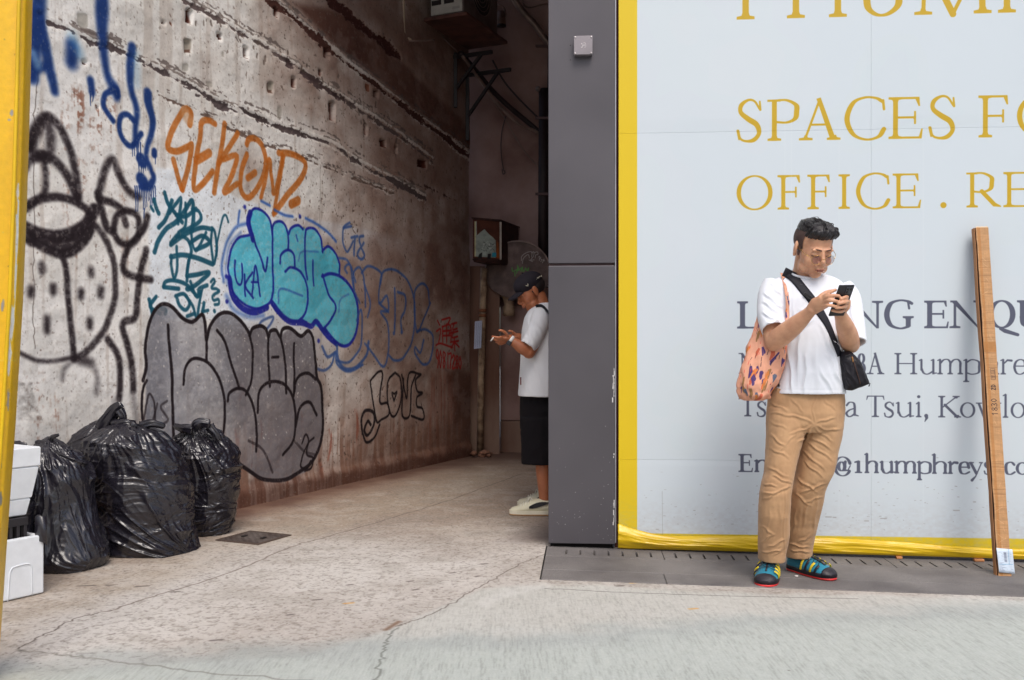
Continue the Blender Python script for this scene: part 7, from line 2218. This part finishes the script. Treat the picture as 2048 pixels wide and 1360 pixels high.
    MB().box(c, (.076, .009, .154), .0035, R3, 3).build('case', mat('black phone case', (30, 30, 36), .4, var=.1), ph, True)
    MB().box(c + n_ * .0052, (.070, .0012, .146), .0004, R3, 1).build('screen', mat('phone screen', (60, 66, 76), .15), ph)
    MB().box(c - n_ * .0058 + l_ * .052 + s_ * .016, (.034, .0030, .034), .0012, R3, 2).build('camera_island', mat('camera island', (62, 64, 70), .3), ph)
    for dx, dz in ((-.008, .008), (.008, .008), (-.008, -.008)):
        q = c - n_ * .0075 + l_ * (.052 + dz) + s_ * (.016 + dx)
        MB().tube([q, q - n_ * .0016], .0058, 14).build('camera_lens', mat('lens glass', (14, 14, 18), .1), ph, True)

    # --- cross-body bag
    bv = BVHTree.FromPolygons([shirt.matrix_world @ q.co for q in shirt.data.vertices], [tuple(p.vertices) for p in shirt.data.polygons]) if False else None
    V_ = [Vector(q.co) for q in shirt.data.vertices]
    bv = BVHTree.FromPolygons(V_, [tuple(p.vertices) for p in shirt.data.polygons])
    camp = Vector((0, 0, H))
    def on_shirt(px, py, lift, fall):
        d = (P(px, py, 1.0) - camp).normalized()
        loc, nrm, i, dist = bv.ray_cast(camp, d)
        if loc is None: return P(px, py, fall)
        return loc - d * lift
    blk = cloth_mat('black webbing', (36, 36, 44), .6, 700, .1, wr=False)
    nyl = cloth_mat('black nylon', (28, 26, 32), .45, 500, .15)
    sling = empty('shoulder_bag', P(1705, 745, 4.40), 'small black nylon bag on a wide strap across the white t-shirt', 'bag')
    mid = spline([(1568, 543), (1578, 548), (1590, 558), (1607, 579), (1625, 601), (1640, 624), (1654, 646), (1667, 676), (1676, 700), (1680, 712)], 5)
    rg = []
    for i, q in enumerate(mid):
        t = mid[min(len(mid) - 1, i + 1)] - mid[max(0, i - 1)]; t /= np.hypot(*t); nn = np.array([-t[1], t[0]])
        hw = float(np.interp(i / (len(mid) - 1), [0, .55, .7, 1], [9.0, 8.6, 6.0, 5.0]))
        ring = []
        for k in range(5):
            u = -1 + 2 * k / 4; p = q + nn * hw * u
            ring.append(on_shirt(p[0], p[1], .0035 + .010 * max(0, 1 - i / 12), 4.47))
        m_ = ring[2].y
        for k in range(5):
            if abs(ring[k].y - m_) > .04: ring[k] = ring[k] + Vector((0, m_ - ring[k].y, 0))
        back = [p + Vector((0, .003, 0)) for p in reversed(ring)]
        rg.append(ring + back)
    for _ in range(2):
        for i in range(1, len(rg) - 1):
            for k in range(10): rg[i][k] = (rg[i - 1][k] + rg[i][k] * 2 + rg[i + 1][k]) / 4
    MB().loft(rg).build('strap', blk, sling, True)
    q = on_shirt(1617.5, 593, .008, 4.4); MB().box(q, (.052, .006, .016), .002, Matrix.Rotation(math.radians(33), 4, 'Y'), 2).build('buckle', mat('black buckle', (22, 22, 26), .35), sling)
    q = on_shirt(1622, 600, .007, 4.4); MB().box(q, (.050, .005, .006), .002, Matrix.Rotation(math.radians(33), 4, 'Y'), 2).build('buckle_bar', mat('buckle bar', (22, 22, 26), .35), sling)
    bg = rows_loft([(703, 1680, 1699, 4.405, .020), (708, 1679, 1706, 4.402, .030), (716, 1679, 1714, 4.40, .038), (726, 1680, 1721, 4.40, .044), (745, 1682, 1729, 4.40, .050), (760, 1685, 1735, 4.40, .052), (767, 1686, 1737, 4.40, .050), (772, 1687, 1726, 4.40, .044), (777, 1689, 1712, 4.40, .036), (780, 1693, 1705, 4.40, .022)], 32, None, 2.6)
    def bag_fn(v, n):
        v = fold(v, n, [(790, 1050, 900, 1210, 5, 3), (800, 1110, 860, 1220, 4, 3), (880, 1030, 950, 1180, 5, 2.4), (860, 1060, 900, 1220, -4, 2), (800, 1020, 850, 1000, 4, 2.5)], 1440, 400, 3.239)
        return relax_noise(v, n, 24, .003, 9)
    bo = build_remeshed('pouch', bg, .0042, 2, nyl, sling, bag_fn)
    bb = BVHTree.FromPolygons([Vector(q.co) for q in bo.data.vertices], [tuple(p.vertices) for p in bo.data.polygons])
    def on_bag(px, py, l=.002):
        d = (P(px, py, 1.0) - camp).normalized(); loc = bb.ray_cast(camp, d)[0]
        return (loc - d * l) if loc is not None else P(px, py, 4.35)
    MB().tube([on_bag(*q) for q in spline([(1703, 712), (1707, 722), (1712, 738), (1717, 755), (1721, 768)], 4)], .0022, 6).build('zip', mat('brass zip', (74, 52, 42), .4, metal=.5), sling, True)
    MB().box(on_bag(1705.5, 719, .004), (.007, .003, .024), .001, Matrix.Rotation(-.2, 4, 'Y')).build('zip_pull', mat('brass pull', (150, 110, 70), .35, metal=.6), sling)
    mb = MB(); mb.tube([P(1736, 768, 4.40), P(1740, 767, 4.40), P(1738, 772, 4.40)], .003, 6, 'round'); mb.build('strap_end', blk, sling, True)

    # --- tote bag
    tote = empty('tote_bag', P(1515, 760, 4.46), 'peach patterned cloth tote bag hanging from the standing man\'s shoulder', 'bag')
    rows = [(801, 1492, 1522, .030), (797, 1483, 1534, .052), (790, 1479, 1540, .066), (772, 1475.5, 1549, .076), (757, 1477, 1556, .078), (735, 1483, 1565, .074), (712, 1490, 1570, .068), (692, 1497, 1573, .060), (662, 1507, 1573, .046), (642, 1514, 1570, .034), (626, 1522, 1562, .024)]
    cv = Canvas(0, 1.0, 0, .5, 620, (226, 164, 136))
    rt = random.Random(21)
    pal = [(74, 52, 108), (74, 52, 108), (216, 128, 66), (94, 104, 126), (196, 96, 70), (150, 112, 70)]
    for k in range(120):
        u, v = rt.uniform(0, 1), rt.uniform(0, .5); a = rt.uniform(-.6, .6); L_ = rt.uniform(.015, .05)
        col = pal[k % len(pal)]
        for j in range(3): 
            uu = u + rt.uniform(-.012, .012); cv.apply(cv.mask_stroke([(uu - a * L_, v - L_ / 2 + j * .01), (uu + a * L_ * .4, v + L_ / 2)], [rt.uniform(.008, .020), rt.uniform(.005, .015)], 0), col, .95, .0012)
    for k in range(190):
        u, v = rt.uniform(0, 1), rt.uniform(0, .5); cv.apply(cv.mask_stroke([(u, v), (u + rt.uniform(-.004, .004), v + rt.uniform(.0, .022))], .004, 0), rt.choice([(30, 24, 30), (214, 62, 60), (214, 62, 60), (30, 24, 30)]), .95, .0008)
    mt = img_mat('printed cotton', cv, .75, .2, 30, .004)
    nv, nu = 70, 90
    ys = np.array([r[0] for r in rows], float)
    sp = np.concatenate([[0], np.cumsum(np.hypot(np.diff(ys), np.diff([(r[2] - r[1]) / 2 for r in rows])))]); sp /= sp[-1]; tt = np.linspace(0, 1, nv)
    Y, XL, XR, HD = [np.interp(tt, sp, [r[i] for r in rows]) for i in range(4)]
    vs, uv = [], []
    D = 4.475
    for i in range(nv):
        cxp, hwp = (XL[i] + XR[i]) / 2, (XR[i] - XL[i]) / 2
        for j in range(nu + 1):
            a = 2 * math.pi * j / nu
            ca, sa = math.cos(a), math.sin(a)
            q = P(cxp + hwp * ca, Y[i], D); q.y = D + HD[i] * (abs(sa) ** .8) * (1 if sa > 0 else -1)
            vs.append(q); uv.append((j / nu, (P(0, Y[i], D).z - P(0, 801, D).z) / .5))
    v = np.array([tuple(q) for q in vs]); 
    ctr = np.repeat(np.array([[((XL[i] + XR[i]) / 2 - CX) / F * D, D, 0] for i in range(nv)]), nu + 1, 0)
    nr = v - ctr; nr[:, 2] = 0; nr /= np.linalg.norm(nr, axis=1, keepdims=True) + 1e-9
    nz = fbm3(np.stack([v[:, 0] * 16, v[:, 1] * 16, v[:, 2] * 5], 1), 3, 5, .5, True); nz2 = fbm3(v * 22 + 4, 3, 15, .5, True)
    low = sstep(801, 740, np.repeat(Y, nu + 1))
    v = v + nr * (.014 * (nz - .3) + .010 * nz2 * (1.3 - low))[:, None]
    fs = [(i * (nu + 1) + j, i * (nu + 1) + j + 1, (i + 1) * (nu + 1) + j + 1, (i + 1) * (nu + 1) + j) for i in range(nv - 1) for j in range(nu)]
    fs += [tuple(range(nu, -1, -1)), tuple((nv - 1) * (nu + 1) + j for j in range(nu + 1))]
    mk('sack', v, fs, mt, tote, True, uv)
    def ribbon(pts, w_, name):
        cc = [Vector(p) for p in spline([tuple(q) for q in pts], 6)]
        rg = []
        for i, q in enumerate(cc):
            t = (cc[min(len(cc) - 1, i + 1)] - cc[max(0, i - 1)]).normalized(); nn = t.cross(Vector((0, 1, 0))).normalized() * w_ / 2
            b_ = Vector((0, .002, 0)); rg.append([q - nn, q + nn, q + nn + b_, q - nn + b_])
        n_ = len(rg); idx = []
        mb = MB(); mb.loft(rg); vv = mb.v
        mk(name, vv, mb.f, mt, tote, True, [((q[0] * 3) % 1, (q[2] * 3) % 1) for q in vv])
    ribbon([on_shirt(1564, 546, .004, 4.5), on_shirt(1567, 556, .005, 4.44), on_shirt(1572, 578, .006, 4.42), on_shirt(1575, 600, .008, 4.42), on_shirt(1575, 625, .010, 4.40), on_shirt(1573.5, 650, .012, 4.40), P(1571, 676, 4.41), P(1566, 700, 4.42)], .017, 'handle')
    ribbon([P(1562, 560, 4.60), P(1540, 576, 4.62), P(1524, 604, 4.59), P(1517, 640, 4.52), P(1510, 665, 4.48)], .022, 'handle')
build_man()

# ------------------------------------------------------------------ the man in the cap, half hidden by the pillar
def build_smoker():
    root = empty('person', P(1088, 1020, 6.35), 'man in black cap, white t-shirt and black shorts half hidden behind the grey pillar', 'person')
    root.location.z = 0
    skin = skin_mat('tanned skin', (176, 112, 78))
    fr = Frame(P(1061, 583, 6.32), -72, 30, 0, 1.0)
    mb = MB(); head_shape(mb, fr)
    mb.tube([fr(0, -.030, -.045), P(1082, 612, 6.33), P(1086, 628, 6.33)], [.054, .058, .07], 18, 'round')
    mb.tube([P(1086, 632, 6.33), P(1084, 700, 6.33), P(1084, 800, 6.33)], [.10, .10, .10], 18, 'round')
    for D, x in ((6.24, 1088), (6.44, 1092)):
        mb.tube([P(x + 2, 830, D), P(x + 1, 900, D), P(x - 1, 940, D), P(x + 1, 985, D), P(x + 2, 1008, D)], [.062, .058, .052, .040, .036], 16, 'round')
    mb.tube(spline([tuple(P(*q)) for q in [(1080, 640, 6.15), (1070, 680, 6.12), (1058, 704, 6.10)]], 4), .043, 16, 'round')
    mb.tube(spline([tuple(P(*q)) for q in [(1058, 703, 6.10), (1042, 694, 6.085), (1028, 684, 6.08), (1020, 679, 6.08)]], 3), [.041, .042, .042, .040, .036, .032, .029, .027, .026, .026], 16, 'round')
    mb.tube([P(1020, 679, 6.08), P(1013, 677, 6.075), P(1006, 676, 6.07)], [(.019, .026), (.018, .036), (.015, .034)], 14, 'round', up=(0, 0, 1))
    finger(mb, [(1007, 673, 6.05), (998, 675, 6.03), (990, 674, 6.03), (985, 673, 6.035)], .0092, .007)
    finger(mb, [(1006, 677, 6.06), (997, 680, 6.045), (989, 679, 6.04), (985, 677, 6.04)], .0092, .007)
    finger(mb, [(1008, 681, 6.07), (999, 685, 6.06), (992, 684, 6.06)], .009, .007)
    finger(mb, [(1010, 685, 6.08), (1003, 688, 6.075), (997, 688, 6.07)], .0085, .0065)
    finger(mb, [(1015, 672, 6.05), (1010, 665, 6.03), (1003, 661, 6.02), (999, 661, 6.02)], .011, .008)
    mb.tube(spline([tuple(P(*q)) for q in [(1086, 650, 6.52), (1078, 700, 6.52), (1055, 686, 6.48), (1042, 677, 6.42), (1034, 676, 6.38)]], 4), .034, 14, 'round')
    mb.tube([P(1034, 676, 6.38), P(1026, 674, 6.34)], [(.018, .03), (.014, .028)], 12, 'round')
    for k in range(4): finger(mb, [(1026, 670 + 4 * k, 6.34), (1019, 671 + 4 * k, 6.31), (1013, 675 + 3 * k, 6.30)], .0085, .0065)
    finger(mb, [(1030, 668, 6.33), (1024, 663, 6.31), (1018, 662, 6.30)], .010, .008)
    build_remeshed('body', mb, .0042, 2, skin, root)
    hair = mat('short dark hair', (30, 24, 26), .6, var=.3, bmp=.4, bscale=300)
    hm = MB(); fr.ball(hm, (0, -.030, .020), (.0795, .088, .068), 22, 14); 
    build_remeshed('hair', hm, .005, 1, hair, root)
    brow(fr, 1).build('eyebrow', hair, root, True); brow(fr, -1).build('eyebrow', hair, root, True)
    lip = MB(); fr.ball(lip, (0, .0990, -.0615), (.0175, .0048, .0034), 14, 8); fr.ball(lip, (0, .0980, -.0695), (.0155, .0052, .0042), 14, 8); lip.build('lips', mat('brown lips', (140, 78, 66), .5), root, True)
    # cap
    navy = cloth_mat('black cap cloth', (34, 30, 38), .8, 500, .12, wr=False)
    cp = MB(); fr.ball(cp, (0, -.012, .058), (.088, .106, .072), 28, 16)
    cap = empty('cap', fr(0, 0, .06), 'black baseball cap with small white badge'); cap.parent = root; cap.location = fr(0, 0, .06) - Vector(root.location)
    v, f, n = remesh(cp, .005, 1)
    mk('crown', v, f, navy, cap, True)
    rg = []
    for i in range(9):
        u = i / 8; y = .070 + .085 * u; w_ = .078 * math.sqrt(max(0, 1 - (u * .93) ** 3)) + .004
        rg.append([fr(x * w_, y + .008 * (1 - x * x), .040 - .016 * x * x - .012 * u + dz) for x, dz in [(-1, 0), (-.6, .002), (-.2, .003), (.2, .003), (.6, .002), (1, 0), (.6, -.003), (.2, -.002), (-.2, -.002), (-.6, -.003)]])
    MB().loft(rg).build('brim', navy, cap, True)
    MB().ball(fr(0, -.012, .131), (.008, .008, .005), None, 10, 6).build('top_button', navy, cap, True)
    bd = mat('white stitching', (206, 200, 180), .7)
    q0 = fr(.0865, .030, .050)
    MB().tube([fr(.0862, .036, .058), fr(.0875, .026, .050), fr(.0862, .020, .062)], .0022, 6, 'round').build('badge', bd, cap, True)
    for k in range(5):
        MB().tube([fr(.080, -.048 - .010 * k, .058 + .004 * (k % 2)), fr(.076, -.054 - .010 * k, .064)], .0022, 6, 'round').build('rear_stitching', bd, cap, True)
    # shirt
    white = cloth_mat('white cotton', (224, 226, 230), .9, 700, .02, .1)
    sh = rows_loft([(606, 1074, 1108, 6.33, .060), (612, 1068, 1114, 6.33, .09), (622, 1056, 1122, 6.33, .15), (635, 1049, 1127, 6.33, .19), (660, 1044, 1129, 6.33, .205), (700, 1041, 1130, 6.33, .205), (740, 1039, 1130, 6.33, .21), (770, 1037, 1129, 6.33, .215), (791, 1035.5, 1128, 6.33, .215)], 36, .05)
    sleeve(sh, [(1084, 628, 6.17), (1078, 650, 6.13), (1066, 678, 6.10), (1055, 694, 6.085)], [.070, .070, .064, .060])
    sf = [(600, 60, 640, 220, 5, 3), (570, 110, 610, 230, 4, 3), (640, 60, 700, 160, 4, 3), (555, 330, 600, 520, 4, 3), (640, 300, 690, 500, 5, 4), (700, 200, 640, 330, 4, 3), (600, 400, 620, 520, 3, 3)]
    build_remeshed('t_shirt', sh, .007, 2, white, root, lambda v, n: relax_noise(fold(v, n, sf, 860, 620, 3.09), n, 8, .004, 27, (1, 1, .5), False))
    
    mb = MB(); mb.box(P(1041.5, 762, 6.16), (.008, .02, .050), .002); mb.build('side_tag', mat('red brown print', (110, 50, 44), .8), root)
    st = MB(); st.tube(spline([tuple(P(*q)) for q in [(1072, 612, 6.19), (1084, 612, 6.13), (1096, 624, 6.09), (1110, 645, 6.06)]], 4), [(.010, .004)] * 13, 8, up=(0, 0, 1)); tag(st.build('bag_strap', cloth_mat('black strap', (30, 30, 36), .6, wr=False), None, True), 'thin black strap over the shoulder of the man in the cap', 'strap')
    # shorts
    blk = cloth_mat('black shorts cloth', (14, 10, 15), .85, 700, .15)
    so = rows_loft([(780, 1041, 1128, 6.34, .17), (820, 1040, 1128, 6.34, .18), (860, 1041, 1127, 6.34, .17)], 32)
    for D, dx in ((6.25, 0), (6.44, 6)):
        q = rows_loft([(835, 1041 + dx, 1128, D, .095), (880, 1042 + dx, 1124, D, .10), (927, 1044 + dx, 1120, D, .105)], 28, .05); so.add(q.v, q.f)
    build_remeshed('shorts', so, .007, 2, blk, root, lambda v, n: relax_noise(v, n, 8, .006, 33))
    # watch
    w = empty('watch', P(1022, 680, 6.08), 'white wristwatch'); w.parent = root; w.location = P(1022, 680, 6.08) - Vector(root.location)
    a, b_ = P(1024.5, 682, 6.08), P(1019.5, 678.5, 6.08)
    MB().tube([a, b_], .0305, 18).build('strap', mat('white strap', (216, 216, 216), .5), w, True)
    MB().box(P(1018, 686, 6.05), (.030, .012, .028), .004, Matrix.Rotation(.6, 4, 'Y')).build('dial', mat('dark dial', (34, 34, 40), .3), w)
    # cigarette
    cg = empty('cigarette', P(984, 678, 6.03), 'lit white cigarette between the fingers of the man in the cap', 'cigarette')
    MB().tube([P(987, 675, 6.02), P(981.5, 682, 6.02)], .0042, 10).build('paper', mat('cigarette paper', (226, 222, 216), .8), cg, True)
    MB().tube([P(981.4, 682.1, 6.02), P(980.8, 683, 6.02)], .0040, 10).build('ash', mat('ash', (120, 112, 110), .9), cg, True)
    # trainers
    cream, whs, swo = mat('cream leather', (216, 210, 184), .55, var=.06), mat('off white sole', (224, 218, 196), .6), mat('black patch', (22, 18, 24), .5)
    def trainer(toe_px, D, ln):
        r = empty('shoe', P(toe_px + 60, 1020, D), 'cream low trainer with a black curved side stripe'); r.parent = root; r.location = Vector((P(toe_px + 60, 1020, D).x, D, 0)) - Vector(root.location)
        t0 = Vector(((toe_px - CX) / F * D, D, 0))
        def at(s, x, z): return t0 + Vector((s * ln, x, z + .004))        # s from toe to heel, to the picture right
        wid = lambda s: .054 * (.55 + .45 * math.sin(min(1, s / .35) * math.pi / 2)) * (1 - max(0, s - .8) * 1.1)
        tp = lambda s: float(np.interp(s, [0, .06, .2, .38, .5, .62, .8, 1], [.030, .045, .056, .078, .098, .104, .100, .092]))
        def sec(s, z0, fz, k): return [at(s, wid(s) * k * math.cos(a), z0 + (fz - z0) * max(0, math.sin(a)) ** .7) for a in np.linspace(-math.pi, math.pi, 25)[:-1]]
        S_ = [.0, .02, .06, .12, .2, .3, .4, .5, .6, .7, .8, .9, .97, 1.0]
        kk = lambda s: math.sqrt(max(.02, 1 - max(0, (.07 - s) / .07) ** 2)) * math.sqrt(max(.05, 1 - max(0, (s - .93) / .08) ** 2))
        MB().loft([[at(s, wid(s) * 1.06 * kk(s) * x, z) for x, z in ((-1, 0), (1, 0), (1.02, .030), (-1.02, .030))] for s in S_]).build('sole', whs, r, False)
        MB().loft([[at(s, wid(s) * 1.075 * kk(s) * x, z) for x, z in ((-1, 0), (1, 0), (1, .006), (-1, .006))] for s in S_]).build('gum_edge', mat('gum edge', (176, 132, 84), .6), r, False)
        MB().loft([sec(s, .028, tp(s) * (kk(s) ** .5), .98 * kk(s)) for s in S_]).build('upper', cream, r, True)
        rings = []
        for u in np.linspace(0, 1, 14):
            s = .44 + .50 * u; z = .052 + .010 * math.sin(u * 3) + .030 * u ** 1.6; h_ = .019 * math.sin(math.pi * min(1, .08 + u * .95)) * (1 - .55 * u) + .0012
            y = -wid(s) * .99 - .0035
            rings.append([at(s, y, z - h_), at(s, y - .0015, z - h_), at(s, y - .0015 + .004 * (z > .06), z + h_), at(s, y + .006, z + h_)])
        MB().loft(rings).build('side_stripe', swo, r, False)
        for k in range(5):
            s = .26 + .055 * k
            MB().tube(spline([tuple(q) for q in [at(s, -wid(s) * .62, tp(s) * .86), at(s + .01, 0, tp(s) + .008), at(s + .02, wid(s) * .62, tp(s) * .86)]], 4), .0042, 6, 'round').build('lace', mat('white lace', (226, 222, 206), .8), r, True)
        for s0, s1 in ((.45, .40), (.47, .52)):
            MB().tube(spline([tuple(q) for q in [at(.44, 0, tp(.44) + .008), at(s0, -.02, tp(s0) + .022), at(s1, -.03, tp(s1) - .004)]], 4), .003, 6, 'round').build('bow', mat('bow lace', (226, 222, 206), .8), r, True)
    trainer(1018.5, 6.23, .292); trainer(1034, 6.56, .292)
build_smoker()
